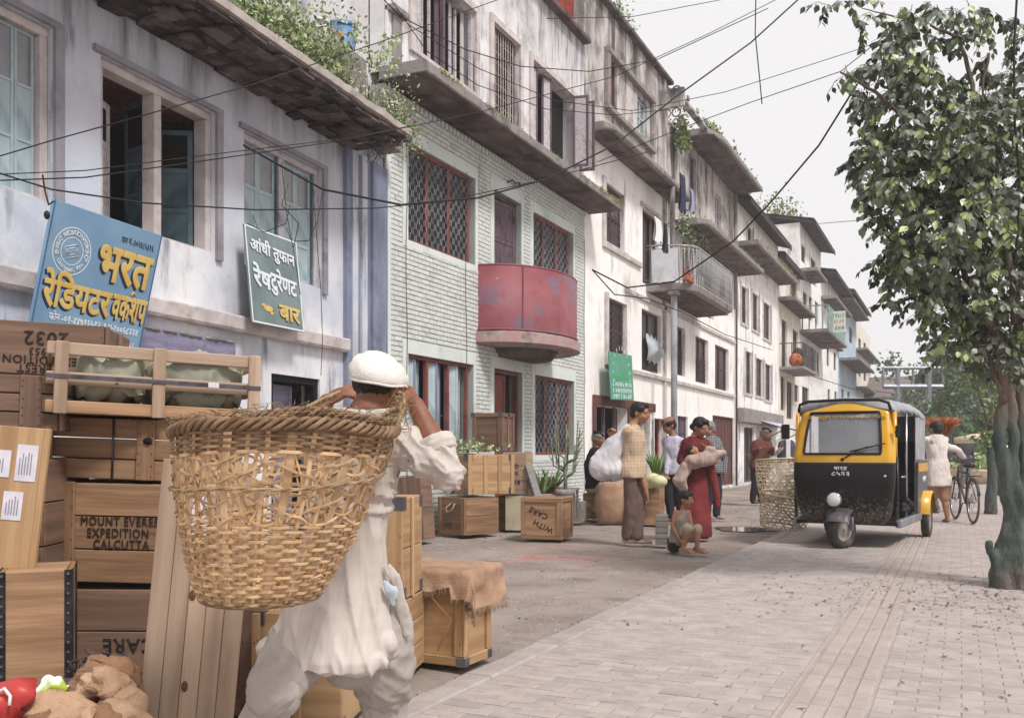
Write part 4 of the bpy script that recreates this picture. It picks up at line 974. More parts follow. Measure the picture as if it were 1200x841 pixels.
for k, (col, dy, h_) in enumerate((('c06a3c', .9, .6), ('3a3a42', 1.6, .9), ('b8b8bc', 2.3, .5), ('8a5a50', 2.9, .7))):
    MB().ell((.55, dy, zb_+h_*.5), (.28,.35,h_*.5), nu=9, nv=6).build('bundle', mat('bundle_'+col, col, rough=.9, dirt='30282a', dscale=5, dmix=(.5,.6)), bb)
gh, fg, Wg, zg = far_house(None, 'grey-white tall house with wide balcony carrying a printed banner', 937, 962, (938,262), WHITEW,
    [(939,944,285,305), (950,956,300,330), (941,946,340,370), (948,952,346,374), (955,959,352,378), (940,946,400,428), (950,954,405,435), (957,960,412,440), (940,948,452,480)], slabs=[(937,950,318,.8), (937,963,390,1.3)], surround=False)
eave_roof(gh, Wg, zg, .7, DTIN, .8)
bzg = fg(937,390)[1]+.15
bars(gh, 'balcony_rail', [[(1.25, .2+k*.3, bzg), (1.25, .2+k*.3, bzg+1.1)] for k in range(int((Wg-.3)/.3))]+[[(1.25, .2, bzg+1.1), (1.25, Wg, bzg+1.1)], [(1.25, .2, bzg+.6), (1.25, Wg, bzg+.6)], [(0, .2, bzg+1.1), (1.25, .2, bzg+1.1)]]+[[(.1+.3*k, .2, bzg), (.1+.3*k, .2, bzg+1.1)] for k in range(4)], .03, mat('pale_green_iron', '8fa39c', '78898a', scale=5))
bush(thing('roof_tuft', 'weeds on the gable top of the grey-white banner house', 'plant', gh.location), 'foliage', lambda r2: ((-1+r2.gauss(0,.5), 1+r2.gauss(0,1.6), zg+.55+abs(r2.gauss(0,.3))), 1), 500, [LEAFC, LEAFA], .1, .22, 9)
p_ = Plane(XF, 0); sy = yof(968, XF+1.3); 
sgn = thing('banner', 'pale banner with orange and dark lettering hung on the far balcony', 'banner', (XF+1.32, yof(971, XF+1.32), 0)); 
zz_ = at(980, 376, 1).z
P0 = at(980, 377, 44.5); sgn.location = P0; 
MB().box((-.42, -.02, -.5), (.42, .02, .5)).build('board', mat('banner_cloth', 'c9d6c4', 'd8dfd2', scale=4, rough=.8), sgn)
for s_, z, m_ in (('-'*7, .28, mat('dark_ink', '3c4a40')), ('-'*6, 0, mat('orange_ink', 'c8643c')), ('-'*5, -.3, mat('dark_ink', '3c4a40'))):
    faint_line(sgn, face_mat((0, -.0215, z), (1,0,0), (0,0,1)), .74, .2, len(s_), m_, len(s_)+int(z*10))
hh, fhh, Wh, zh = far_house(None, 'white plain-fronted far house with two small shaded windows, beyond the banner house', 962, 982, (964,322), WHITEW,
    [(966,968,345,360), (969,972,406,428), (977,980,412,433), (970,973,455,468), (978,981,458,470)], slabs=[(962,983,350,.8), (962,983,395,.3)], surround=False)
eave_roof(hh, Wh, zh, .8, DTIN, .7)
ih, fi, Wi, zi = far_house(None, 'sky blue house front with dark projecting eave near the street end', 982, 1003, (984,345), BLUEW,
    [(987,990,372,395), (995,999,382,400), (986,989,455,466), (993,996,458,466)], slabs=[(983,1003,352,.9), (983,1004,422,1.2)], surround=False)
eave_roof(ih, Wi, zi, 1.0, DTIN, .8)
jh, fj, Wj, zj = far_house(None, 'cream block at the far end of the row, faded by haze', 1003, 1020, (1004,375), YELW,
    [(1006,1009,395,410), (1012,1015,400,415), (1006,1009,425,440), (1012,1015,430,445)], slabs=[(1003,1021,410,.8), (1003,1021,455,.8)], surround=False)
# ================================================================ CRATES
W1x = wood('pine_x', 'a28062', '80624a', axis=0); W1y = wood('pine_y', 'a28062', '80624a', axis=1); W1z = wood('pine_z', 'a28062', '80624a', axis=2)
W2x = wood('old_pine_x', '846857', '6a5345', '3e2a20', axis=0, damt=.6); W2y = wood('old_pine_y', '846857', '6a5345', '3e2a20', axis=1, damt=.6); W2z = wood('old_pine_z', '846857', '6a5345', '3e2a20', axis=2, damt=.6)
W3x = wood('light_ply_x', 'b79670', '9c7a58', '7e5c42', axis=0, rand=.08, bump=.1); W3y = wood('light_ply_y', 'b79670', '9c7a58', '7e5c42', axis=1, rand=.08, bump=.1); W3z = wood('light_ply_z', 'b79670', '9c7a58', '7e5c42', axis=2, rand=.08, bump=.1)
W4x = wood('pale_board_x', 'b09884', '9a826e', '7c5a42', axis=0); W4y = wood('pale_board_y', 'b09884', '9a826e', '7c5a42', axis=1); W4z = wood('pale_board_z', 'b09884', '9a826e', '7c5a42', axis=2)
CRMx = mat('cream_painted_board', 'd8cdb2', 'c8bca0', scale=3, rough=.7, dirt='7a6c58', dscale=3, dmix=(.58,.75), damt=.6)
GRYx = wood('grey_board', '8a8480', '76706c', '4a4442', axis=0)
WOOD = {1: (W1x, W1y, W1z), 2: (W2x, W2y, W2z), 3: (W3x, W3y, W3z), 4: (W4x, W4y, W4z), 5: (CRMx,)*3, 6: (GRYx,)*3}
INK = mat('stencil_ink', '2a2420', '4a3a30', scale=30, rough=.9, mix=(.45,.7))
METAL = mat('dull_corner_steel', '5e5f66', '7a7b82', scale=6, rough=.45, metal=.7)
BMETAL = mat('black_edge_iron', '1c1a1c', '3a383a', scale=20, rough=.5, metal=.4, dirt='c8c8cc', dscale=26, dmix=(.66,.7), damt=.8)
STRAP = mat('steel_strap', '6e6a70', '4c484c', scale=8, rough=.4, metal=.8)
LABELM = mat('paper_label', 'd6d3da', 'c2bfc8', scale=9, rough=.7)
def crate(label, px, py, depth, L, W, H, h=0, tilt=0, pitch=0, wd=1, front=3, side=3, corner=0, battens=(), end_batten=0, frame=0, anchor='l', group=None,
          nm='wooden_crate', cat='crate', texts=(), straps=(), side_battens=(), topn=3, vert=False, sidetexts=()):
    """anchor: the pixel is the bottom front-left ('l') or front-right ('r') corner; h>0 turns the right end away"""
    P = at(px, py, depth); rz = TH+R(h); M = Matrix.Rotation(rz, 4, 'Z')
    c = P + M @ Vector((L/2 if anchor == 'l' else -L/2, W/2, 0))
    t = thing(nm, label, cat, c, rot=(R(pitch), R(tilt), rz), group=group); mx, my, mz = WOOD[wd]
    e = .018; g_ = .0025
    for y_, s_ in ((-W/2, 1), (W/2-e, 1)):                     # front and back boards
        n = front
        if vert:
            for k in range(n): piece('plank', t, (-L/2+L*k/n+g_, y_, g_), (-L/2+L*(k+1)/n-g_, y_+e, H-g_), mz, .003, key=str(rnd.randrange(3)))
        else:
            for k in range(n): piece('plank', t, (-L/2+g_, y_+rnd.uniform(-.001,.002), H*k/n+g_), (L/2-g_, y_+e, H*(k+1)/n-g_), mx, .003)
    for x_ in (-L/2, L/2-e):
        n = side
        for k in range(n): piece('plank', t, (x_, -W/2+e+g_, H*k/n+g_), (x_+e, W/2-e-g_, H*(k+1)/n-g_), my if not vert else my, .003)
    for k in range(topn): piece('plank', t, (-L/2+e+.001, -W/2+e+(W-2*e)*k/topn+g_, H-e-.002), (L/2-e-.001, -W/2+e+(W-2*e)*(k+1)/topn-g_, H-.001), mx, .002)
    piece('base_board', t, (-L/2+e+.001, -W/2+e+.001, .004), (L/2-e-.001, W/2-e-.001, .004+e), mx, .002)
    bt = .017
    for bx, bw in battens: piece('batten', t, (-L/2+bx, -W/2-bt, .002), (-L/2+bx+bw, -W/2-.0005, H+rnd.uniform(-.002,.004)), mz, .004)
    for by, bw in side_battens: piece('batten', t, (L/2+.0005, -W/2+by, .002), (L/2+bt, -W/2+by+bw, H-.002), mz, .004)
    if frame:
        f = frame
        for z_ in (.001, H-f): piece('batten', t, (-L/2, -W/2-bt, z_), (L/2, -W/2-.0005, z_+f-.001), mx, .004)
        for x_ in (-L/2, L/2-f): piece('batten', t, (x_, -W/2-bt+.001, f+.001), (x_+f, -W/2-.0005, H-f-.002), mz, .004)
        for z_ in (.001, H-f): piece('batten', t, (L/2+.0005, -W/2-bt, z_), (L/2+bt, W/2, z_+f-.001), my, .004)
        for y_ in (-W/2-bt+.001, W/2-f): piece('batten', t, (L/2+.0005, y_, f+.001), (L/2+bt-.001, y_+f, H-f-.002), mz, .004)
    if corner:
        q = corner; o = bt if frame else 0
        for sx in (-1, 1):
            for z_ in (0, H-q):
                b = MB(); X = sx*(L/2+o); xa, xb = (X-q, X) if sx > 0 else (X, X+q)
                b.box((xa, -W/2-o-.003, z_), (xb, -W/2-o-.0008, z_+q)); Y = -W/2-o
                xo = (X+.0008, X+.003) if sx > 0 else (X-.003, X-.0008)
                b.box((xo[0], Y-.003, z_), (xo[1], Y+q, z_+q))
                if z_ > 0: b.box((xa, Y-.003, H+.0008), (xb, Y+q, H+.003))
                b.build('metal_corner', METAL, t)
            for z_ in (0, H-q):
                b = MB(); X = (L/2+o)*sx; Y = W/2; xo = (X+.0008, X+.003) if sx > 0 else (X-.003, X-.0008); b.box((xo[0], Y-q, z_), (xo[1], Y, z_+q)); b.build('metal_corner', METAL, t)
    for z_ in straps: piece('steel_strap', t, (-L/2-.002, -W/2-bt-.003, z_), (L/2+.002, -W/2-bt-.0012, z_+.022), STRAP, .0008)
    fo = -W/2-.0015-(0)
    for tx in texts:          # (string, size, x, z, upside, sx)
        s_, sz, x_, z_ = tx[:4]; up = tx[4] if len(tx) > 4 else 0; sx = tx[5] if len(tx) > 5 else 1
        a = R(180*up if up in (0, 1) else up); xd = (math.cos(a), 0, math.sin(a)); yd = (-math.sin(a), 0, math.cos(a))
        lettering(t, s_, sz, INK, face_mat((x_-L/2, fo-.0012, z_), xd, yd), bold=.03, sx=sx, name='stencil_lettering', spacing=1.12)
    for tx in sidetexts:
        s_, sz, y_, z_, up = tx; a = R(up)
        lettering(t, s_, sz, INK, face_mat((L/2+.0025, y_-W/2, z_), (0, math.cos(a), math.sin(a)), (0, -math.sin(a), math.cos(a))), bold=.03, name='stencil_lettering')
    b = MB()
    for (X0, X1) in ([(bx+.008, bx+bw-.012) for bx, bw in battens] or [(.012, L-.016)]):
        for j in range(front if not vert else 2):
            for xx in (X0, X1):
                for zo in (.25, .75):
                    x_ = -L/2+xx+rnd.uniform(0,.004); z_ = H*(j+zo)/max(1, front if not vert else 2)+rnd.uniform(-.008,.008); yy_ = -W/2-(bt if battens or frame else 0)-.0008; b.box((x_, yy_-.001, z_), (x_+.005, yy_, z_+.005))
    tag(b.build('nail_heads', INK, t), kind='stuff')
    return t
GA = 'crates in the tall stack beside the porter'
A1 = crate('bottom crate of the tall stack, dark planks with upside-down stencilled letters', 70, 837, 4.0, .84, .6, .535, h=-2, wd=2, front=3, group=GA, battens=((0,.05),(.78,.06)), texts=(('CARE', .085, .30, .30, 1),))
A2 = crate('crate stencilled MOUNT EVEREST EXPEDITION CALCUTTA', 41, 683, 4.0, .80, .6, .425, h=-2, tilt=1.2, wd=1, front=3, group=GA, battens=((.075,.095),(.68,.08)),
    texts=(('MOUNT EVEREST', .054, .375, .262, 0, .80), ('EXPEDITION', .054, .355, .212, 0, .80), ('CALCUTTA', .054, .37, .164, 0, .80)))
A3 = crate('low planked crate with two upright battens, just below the slatted crate', 48, 562, 4.0, .64, .6, .262, h=-1, tilt=2.2, wd=1, front=3, group=GA, battens=((0,.05),(.41,.075)))
b = MB(); b.tube([(-.013, -.305, .0), (-.015, -.306, .26)], .005, n=5); b.build('steel_band', STRAP, A3); MB().ell((.14, -.322, .17), (.02,.008,.015)).build('knot', BLACK, A3)
A9b = None
# open slatted crate with canvas
P = at(52, 487, 3.75); L, W, H = .84, .5, .285; h = 26; rz = TH+R(h)
cc = P+Matrix.Rotation(rz, 4, 'Z') @ Vector((L/2, W/2, 0))
A4 = thing('slatted_crate', 'open slatted crate stuffed with olive canvas, on top of the stack', 'crate', cc, rot=(0, R(2.0), rz), group=GA)
for y_ in (-W/2, W/2-.018):
    for z_ in (.0, .115, .235): piece('slat', A4, (-L/2, y_+.001, z_), (L/2, y_+.017, z_+.052), W4x if z_ else W1x, .004)
    for x_ in (-L/2+.03, -.02, L/2-.05): piece('post', A4, (x_, y_-.018 if y_ < 0 else y_+.018, -.004), (x_+.05, y_ if y_ < 0 else y_+.036, H+.004), W4z, .004)
for x_ in (-L/2, L/2-.018):
    for z_ in (.002, .117, .233): piece('slat', A4, (x_+.001, -W/2+.02, z_), (x_+.017, W/2-.02, z_+.05), W4y, .004)
for k in range(5): piece('slat', A4, (-L/2+.02, -W/2+.03+k*.09, .004), (L/2-.02, -W/2+.1+k*.09, .018), W1x, .003)
piece('steel_strap', A4, (-L/2-.002, -W/2-.0215, .138), (L/2+.002, -W/2-.019, .156), STRAP, .0008); piece('tag', A4, (.2, -W/2-.03, .135), (.245, -W/2-.022, .158), LABELM, .002)
def blobmesh(fn, nu, nv):
    return None
def cloth_lump(name, label, cat, loc, rz, rx, ry, rz_, m_, seed, amp=.18, nu=40, nv=24, freq=2.2, flat=.0, group=None):
    t = thing(name, label, cat, loc, rz, group)
    rings = []
    for j in range(nv+1):
        ph = -math.pi/2+.04+(math.pi-.08)*j/nv; ring = []
        for k in range(nu):
            a = 2*math.pi*k/nu; d = Vector((math.cos(ph)*math.cos(a), math.cos(ph)*math.sin(a), math.sin(ph)))
            q = 1+amp*noise.noise(d*freq+Vector((seed, 0, 0)))*2+amp*.6*abs(noise.noise(Vector((d.x*freq*2.5, d.y*freq*2.5, d.z*freq+seed))))*2 - amp*.35*abs(math.sin(a*3+d.z*4+seed))
            e = .8; sgn = lambda v: math.copysign(abs(v)**e, v)
            ring.append((rx*q*sgn(d.x), ry*q*sgn(d.y), max(rz_*q*sgn(d.z)+rz_, flat)))
        rings.append(ring)
    MB().ring(rings).build('body', m_, t); return t
CANV = mat('olive_canvas', '9d9c88', '88887a', scale=5, rough=.9, bump=.5, bscale=14, dirt='4a4a3a', dscale=4, dmix=(.5,.75), damt=.5)
can = thing('canvas_bundle', 'folded olive canvas tarpaulin packed inside the slatted crate', 'canvas', cc, rot=(0, R(2.0), rz))
for (xa, xb, sd_) in ((-L/2+.11, -.04, 2), (-.02, L/2-.05, 5)):
    rr = []; nn = 80
    for i in range(nn+1):
        x = xa+(xb-xa)*i/nn; e = max(.02, math.sin(math.pi*min(1, max(0, i/nn)))**.14)
        ring = []
        for k in range(44):
            a = 2*math.pi*k/44; y = math.copysign(abs(math.cos(a))**.5, math.cos(a))*.215*e; z = .138+math.copysign(abs(math.sin(a))**.6, math.sin(a))*.115*e
            f_ = .03*noise.noise(Vector((x*7, y*6, z*9+sd_)))+.05*max(0, 1-abs(noise.noise(Vector((x*5+z*7, z*5, sd_))))*3)**2*.6+.03*max(0, 1-abs(noise.noise(Vector((x*9-z*12, 3+z*4, sd_))))*3)**2
            ring.append((x, y*(1+f_*4), z+f_))
        rr.append(ring)
    MB().ring(rr).build('fold', CANV, can)
A5 = crate('brown crate on top with 2032 and EVEREST EXPEDITION stencilled upside down', -70, 437, 4.05, .66, .5, .235, h=10, tilt=2.6, wd=2, front=1, side=1, group=GA,
    texts=(('2032', .085, .42, .165, 1), ('1953', .045, .40, .105, 1), ('EXPEDITION', .05, .40, .068, 1), ('EVEREST', .05, .41, .03, 1)), sidetexts=(('253', .075, .12, .10, 90),), side_battens=((.0,.03),(.24,.04)))
A6 = crate('weathered batten crate at the left edge beneath the 2032 crate', -90, 503, 3.7, .49, .5, .225, h=12, tilt=1.5, wd=2, front=3, group=GA, battens=((.0,.05),(.35,.08)), side_battens=((.01,.05),))
# hidden supports so nothing floats
crate('plank crate behind the labelled plywood panel', -110, 860, 3.72, .52, .5, .56, h=4, wd=2, group=GA); crate('upper plank crate behind the labelled plywood panel', -108, 694, 3.73, .52, .5, .53, h=4, wd=2, group=GA)
# plywood panel with paper labels leaning on the stack
pp = thing('plywood_panel', 'leaning plywood crate end with four white paper labels', 'panel', at(-14, 690, 3.42), rot=(R(-5), R(4.5), TH+R(4)))
piece('board', pp, (-.24, 0, 0), (.155, .016, .60), W3z, .003); piece('edge_strip', pp, (.135, -.012, 0), (.157, -.0005, .60), W3z, .003)
for (x_, z_, w, h_) in ((.045, .40, .075, .135), (-.055, .41, .08, .10), (.015, .255, .07, .105), (-.09, .265, .07, .09)):
    l_ = piece('paper_label', pp, (x_, -.003, z_), (x_+w, -.0008, z_+h_), LABELM, .0004)
    for k in range(5): piece('printed_line', l_, (-w/2+.012+k*.010, -.0022, -h_*.32), (-w/2+.016+k*.010, -.0014, h_*rnd.uniform(.1,.36)), mat('faint_print', '8a8794'), .0002)
# black-edged trunk
tr = crate('narrow plywood trunk with black studded iron edges, beneath the labelled panel', -3, 905, 3.28, .235, .30, .70, h=22, wd=1, front=1, side=1, topn=1, nm='iron_edged_chest', cat='chest', corner=.0)
for x_ in (-.118, .094): piece('iron_edge', tr, (x_, -.154, .0), (x_+.026, -.1505, .70), BMETAL, .001)
piece('iron_edge', tr, (.1185, -.154, 0), (.1215, -.10, .70), BMETAL, .001); piece('iron_edge', tr, (.1185, .08, 0), (.1215, .15, .70), BMETAL, .001); piece('iron_edge', tr, (-.1215, -.154, 0), (-.1185, .15, .70), BMETAL, .001)
for z_ in np.arange(.02, .69, .035):
    for x_ in (-.105, .107): 
        o = piece('stud', tr, (x_-.004, -.158, z_-.004), (x_+.004, -.1542, z_+.004), METAL, .001)
# leaning plank lid
ld = thing('crate_cover', 'tall pale five-plank crate lid leaning upright beside the basket', 'lid', at(211, 905, 3.30), rot=(R(-3), R(4.6), TH+R(3)))
xs_ = [-.165, -.095, -.03, .035, .10, .165]
for k in range(5): piece('plank', ld, (xs_[k]+.001, rnd.uniform(-.001,.001), 0), (xs_[k+1]-.001, .018, 1.10+rnd.uniform(-.004,.004)), W4z, .002, key=str(k))
piece('batten', ld, (-.15, .019, .12), (.15, .036, .2), W4x); piece('batten', ld, (-.15, .019, .9), (.15, .036, .98), W4x)
piece('paper_label', ld, (-.045, -.0035, .83), (.015, -.0012, .98), LABELM, .0004)
for z_ in (.3, .62): MB().ell((rnd.uniform(-.06,.06), -.0005, z_), (.012,.0015,.02), nu=10, nv=5).build('wood_knot', mat('dark_knot', '5e4030'), ld)
# crates behind the porter
crate('closed plywood crate on the ground behind the porter, seen between his legs', 296, 853, 3.8, .37, .45, .47, h=-6, wd=3, front=1, side=1, corner=.05, battens=((.0,.035),(.17,.035)), group='light plywood crates near the porter')
crate('plywood crate hidden low behind the porter under the metal-cornered one', 372, 792, 4.65, .45, .4, .385, h=-8, wd=3, front=2, group='light plywood crates near the porter')
crate('light crate with grey metal corners standing just behind the porter', 380, 702, 4.6, .395, .4, .50, h=-8, wd=3, front=3, vert=True, side=2, corner=.06, side_battens=((.15,.03),), group='light plywood crates near the porter')
D1 = crate('framed plywood crate half covered by sacking, beside the kerb', 543, 781, 4.89, .5, .29, .485, h=-26, wd=3, front=1, side=1, frame=.05, corner=.048, anchor='r', group='light plywood crates near the porter')
# sacking over it
BURL = mat('burlap', 'b3927a', 'a08069', scale=6, rough=.95, bump=.9, bscale=120, dirt='7a5e4a', dscale=4, dmix=(.52,.75), damt=.5)
sk = thing('burlap_cloth', 'frayed brown sacking draped over the crate beside the kerb', 'sacking', D1.location+Vector((0,0,.485)), rot=D1.rotation_euler)
nx, ny = 46, 34; vs = []
for j in range(ny+1):
    for i in range(nx+1):
        u = -.30+.78*i/nx-.02; v = -.30+.56*j/ny; X0, Y0, X1, Y1 = -.26, -.162, .262, .16
        x, y, z = u, v, .012
        over = 0
        if u > X1: d = u-X1; x = X1+.014+.10*d; z -= d; over = d
        if v < Y0: d = Y0-v; y = Y0-.012-.07*d; z = min(z, .012-d*(1.0 if u < .15 else 1)); over = max(over, d)
        if v < Y0 and u > X1: d = math.hypot(u-X1, Y0-v); z = .012-d*.95; x = X1+.02+.2*(u-X1)+.03; y = Y0-.02-.2*(Y0-v)
        dep = over
        lim = .085+.02*math.sin(u*22) if u < .19 else .24
        if v < Y0 and dep > lim and u <= X1: z = .012-lim-(dep-lim)*.12; y = Y0-.012-.07*lim
        f_ = .016*noise.noise(Vector((u*6, v*6, 1)))+.010*noise.noise(Vector((u*17, v*15, 2)))+(.02*math.sin(u*28+v*10)*min(1, over*8))
        if over: x += f_*(.8 if u > X1 else .2); y += -abs(f_)*.9
        else: z += abs(f_)*.7
        vs.append((x, y, z))
fs = [(j*(nx+1)+i, j*(nx+1)+i+1, (j+1)*(nx+1)+i+1, (j+1)*(nx+1)+i) for j in range(ny) for i in range(nx)]
b = MB(); b.add(vs, fs, smooth=True); b.add([(x, y, z-.004) for x, y, z in vs], fs, smooth=True); b.build('sacking', BURL, sk)
b = MB()
for i in range(nx+1):
    for row in (0,):
        for q in range(3):
            x, y, z = vs[row*(nx+1)+i]; x += rnd.uniform(-.008,.008); b.tube([(x, y, z), (x+rnd.gauss(0,.008), y-.004, z-.02-rnd.random()*.025)], .0012, n=3)
for j in range(ny+1):
    for q in range(3):
        x, y, z = vs[j*(nx+1)+nx]; y += rnd.uniform(-.008,.008); b.tube([(x, y, z), (x+.003, y+rnd.gauss(0,.008), z-.02-rnd.random()*.03)], .0014, n=3)
tag(b.build('frayed_threads', BURL, sk), kind='stuff')
b = MB(); b.tube([(-.24, -.185, .33-.485), (-.1, -.187, .40-.485), (.08, -.187, .36-.485), (.2, -.186, .25-.485), (.12, -.186, .08-.485)], .0022, n=4); b.build('loose_string', BURL, sk)
GM = 'crates stacked in front of the mint house'
crate('tall dark plywood crate leaning at the left of the heap, next to the porter sleeve', 497, 634.6, 11.6, .5, .3, .8, h=-24, tilt=-5, wd=2, front=2, vert=True, side=2, battens=((.1,.06),), group=GM, anchor='r')
C2 = crate('wooden box marked 147 with a rope handle, on the ground', 545, 627.5, 12.4, .56, .6, .5, h=-47, tilt=0, wd=1, front=1, side=2, battens=((0,.07),(.49,.07)), group=GM, anchor='r', texts=(('147', .11, .2, .12, -8),))
MB().tube([(.02, -.32, .42), (-.05, -.36, .36), (0, -.38, .30), (.08, -.36, .33), (.09, -.32, .42)], .012, n=6).build('rope_handle', BURL, C2); piece('hasp', C2, (-.03, -.32, .34), (.07, -.305, .42), METAL, .004)
crate('battened plywood crate with metal corners lying on the box marked 147', 548, 580, 12.45, .4, .78, .54, h=-52, tilt=0, wd=3, front=2, side=1, corner=.09, side_battens=((.0,.07),(.26,.06),(.5,.06),(.72,.06)), group=GM, anchor='r')
crate('cream painted chest with a dark end under the tall pale crate', 592, 621, 13.3, .36, .36, .50, h=-20, wd=5, front=1, side=1, group=GM)
crate('dark brown case tucked between box 147 and the cream chest', 581, 621.5, 13.5, .16, .4, .5, h=-20, wd=2, front=1, side=1, group=GM)
crate('pale planked crate with faint stencilled lines, above the cream chest', 580, 579, 13.3, .46, .42, .60, h=-14, wd=4, front=3, side=3, group=GM, texts=(('NO', .08, .28, .40), ('RES', .07, .28, .30), ('2018', .08, .28, .17)))
crate('topmost framed crate with dark metal corners, before the red door', 588, 528.5, 13.25, .46, .42, .545, h=-24, wd=2, front=1, side=1, frame=.06, corner=.06, anchor='r', group=GM, side_battens=((.18,.05),))
C7 = crate('square framed crate stencilled WITH CARE upside down, standing on the open dirt', 657, 632.5, 11.9, .53, .54, .53, h=-19, wd=1, front=1, side=1, frame=.055, anchor='r', texts=(('WITH', .10, .30, .17, 156), ('CARE', .10, .24, .34, 156)))
crate('small wooden crate under the melons between the shoppers', 773, 615.5, 14.3, .5, .35, .58, h=-22, wd=1, front=1, side=1, anchor='r', topn=2)
crate('small grey slatted box beside the sitting child', 768, 638.5, 11.2, .15, .2, .36, h=-10, wd=6, front=5, side=5, nm='slatted_box', cat='box')
crate('low wooden box the old man in black sits on', 683, 607.5, 15.4, .36, .4, .42, h=-18, wd=1, front=1, side=1)
# wooden boards, pots and plants beyond the WITH CARE crate
for k, (p0, p1, lb) in enumerate((((640, 612, 12.9), (619, 545, 13.2), 'rough grey plank leaning against the crate heap before the barred window'), ((634, 610, 13.1), (622, 560, 13.3), 'second, shorter rough plank leaning in front of the barred window'))):
    A, B = at(*p0), at(*p1); t = thing('plank', lb, 'plank', A); d = B-A; q = d.to_track_quat('Z', 'Y')
    o = MB().box((-.06, -.015, 0), (.06, .015, d.length), c=.004).build('board', WOOD[6][0], t); o.rotation_euler = q.to_euler()
def pot(px, py, d, r0, r1, h_, m_, lb, nm='flower_pot'):
    t = thing(nm, lb, 'pot', at(px, py, d)); n2 = 24
    rr = [[(r*math.cos(2*math.pi*k/n2), r*math.sin(2*math.pi*k/n2), z) for k in range(n2)] for r, z in ((r0,0),(r1*.97,h_*.8),(r1*1.06,h_*.82),(r1*1.06,h_),(r1*.93,h_),(r1*.88,h_*.85))]
    MB().ring(rr).build('body', m_, t); rr = [[(r*math.cos(2*math.pi*k/n2), r*math.sin(2*math.pi*k/n2), z) for k in range(n2)] for r, z in ((r1*.87,h_*.86),(r1*.8,h_*.87))]
    MB().ring(rr).build('soil', DIRT, t); return t
CLAY = mat('fired_clay', 'a2756a', '8c6258', scale=5, rough=.85, dirt='5e4a44', dscale=4, dmix=(.52,.75), damt=.5)
TINM = mat('grey_tin_pot', 'a2a0a0', '7c7a7a', scale=6, rough=.7, dirt='4c4644', dscale=4, dmix=(.5,.7))
pot(650, 607, 13.6, .17, .25, .33, CLAY, 'wide clay basin behind the WITH CARE crate'); pot(662, 606, 13.9, .11, .15, .42, TINM, 'grey tin pot holding the branching spurge', 'tin_pot'); pot(634, 606, 14.0, .13, .19, .36, TINM, 'dusty tin pot with strappy leaves before the barred window', 'tin_pot'); pot(645, 604, 14.4, .12, .16, .38, CLAY, 'clay pot with upright green leaves below the barred window')
def strappy(px, py, d, n_, Lf, m_, lb, seed, droop=.5):
    t = thing('strap_leaf_plant', lb, 'plant', at(px, py, d)); r2 = random.Random(seed)
    for _ in range(n_):
        a = r2.uniform(0, 6.28); l_ = Lf*r2.uniform(.6, 1.1); e = r2.uniform(.2, .9); P = []; w = []
        for k in range(7):
            s_ = k/6; P.append((math.cos(a)*l_*e*s_, math.sin(a)*l_*e*s_, l_*(s_-droop*s_*s_*e))); w.append(.028*math.sin(math.pi*(.12+.86*s_)))
        b = MB(); b.tube(P, w, n=4, flat=.12); b.build('leaf', m_, t)
    return t
GRL = mat('strap_leaf', '5f7a42', '87985a', scale=5, rough=.5); DRL = mat('dry_strap_leaf', '8a6a4a', '6a503c', scale=5, rough=.8)
strappy(634, 582, 14.0, 26, .55, GRL, 'drooping strap-leaved plant in the dusty tin pot', 1); strappy(640, 584, 14.1, 18, .5, DRL, 'withered brown strap leaves among the potted plants', 2, .9); strappy(646, 580, 14.4, 22, .5, GRL, 'upright green strap-leaved plant in the clay pot', 3, .35)
sp_ = thing('spurge_plant', 'leafless branching spurge in front of the barred window', 'plant', at(662, 586, 13.9)); b = MB()
b.tube([(0,0,-.1),(0.01,0,.3),(0,0,.62)], [.03,.028,.024], n=7)
for k in range(11):
    a = k*.9; z0_ = .32+.03*k; r_ = .16+.05*(k % 3); b.tube([(0,0,z0_), (r_*math.cos(a)*.8, r_*math.sin(a)*.8, z0_+.07), (r_*math.cos(a), r_*math.sin(a), z0_+.5+.05*(k % 4))], [.014,.014,.008], n=5)
    for q in range(3): zz = z0_+.15+.1*q; b.tube([(r_*math.cos(a)*.9, r_*math.sin(a)*.9, zz), (r_*math.cos(a)*1.25, r_*math.sin(a)*1.2, zz+.12)], [.008,.004], n=4)
b.build('branches', mat('spurge_green', '5c6450', '7a8068', scale=6), sp_)
cb = crate('pale concrete block on the ground at the corner of the mint house', 660, 611, 14.8, .3, .3, .32, h=-20, wd=6, front=1, side=1, nm='concrete_block', cat='block')
for ch in cb.children: ch.data = ch.data.copy(); ch.data.materials.clear(); ch.data.materials.append(CONC)
st = thing('wooden_stool', 'old wooden stool with an upturned box near the corner of the mint house', 'stool', at(665, 606, 14.5), TH-.3)
piece('seat', st, (-.16,-.14,.42), (.16,.14,.46), GRYx)
for sx in (-1, 1):
    for sy in (-1, 1): piece('leg', st, (sx*.13-.018, sy*.11-.018, 0), (sx*.13+.018, sy*.11+.018, .419), GRYx)
piece('stretcher', st, (-.11,-.11,.15), (.11,-.09,.18), GRYx)
wt = thing('wall_weeds', 'weeds and rubble growth along the foot of the mint house', 'plant', at(690, 600, 15.5))
bush(wt, 'foliage', lambda r2: ((r2.gauss(-.3,.6), r2.gauss(.1,.35), .02+abs(r2.gauss(0,.1))), 1), 700, [LEAFA, LEAFC], .05, .1, 61)
wt2 = thing('sill_weed', 'small green weed showing above the crates below the blue-shuttered window', 'plant', at(543, 530, 13.2))
bush(wt2, 'foliage', lambda r2: ((r2.gauss(0,.22), r2.gauss(0,.1), abs(r2.gauss(0,.08))), 1), 260, [LEAFA, LEAFB], .04, .08, 62)
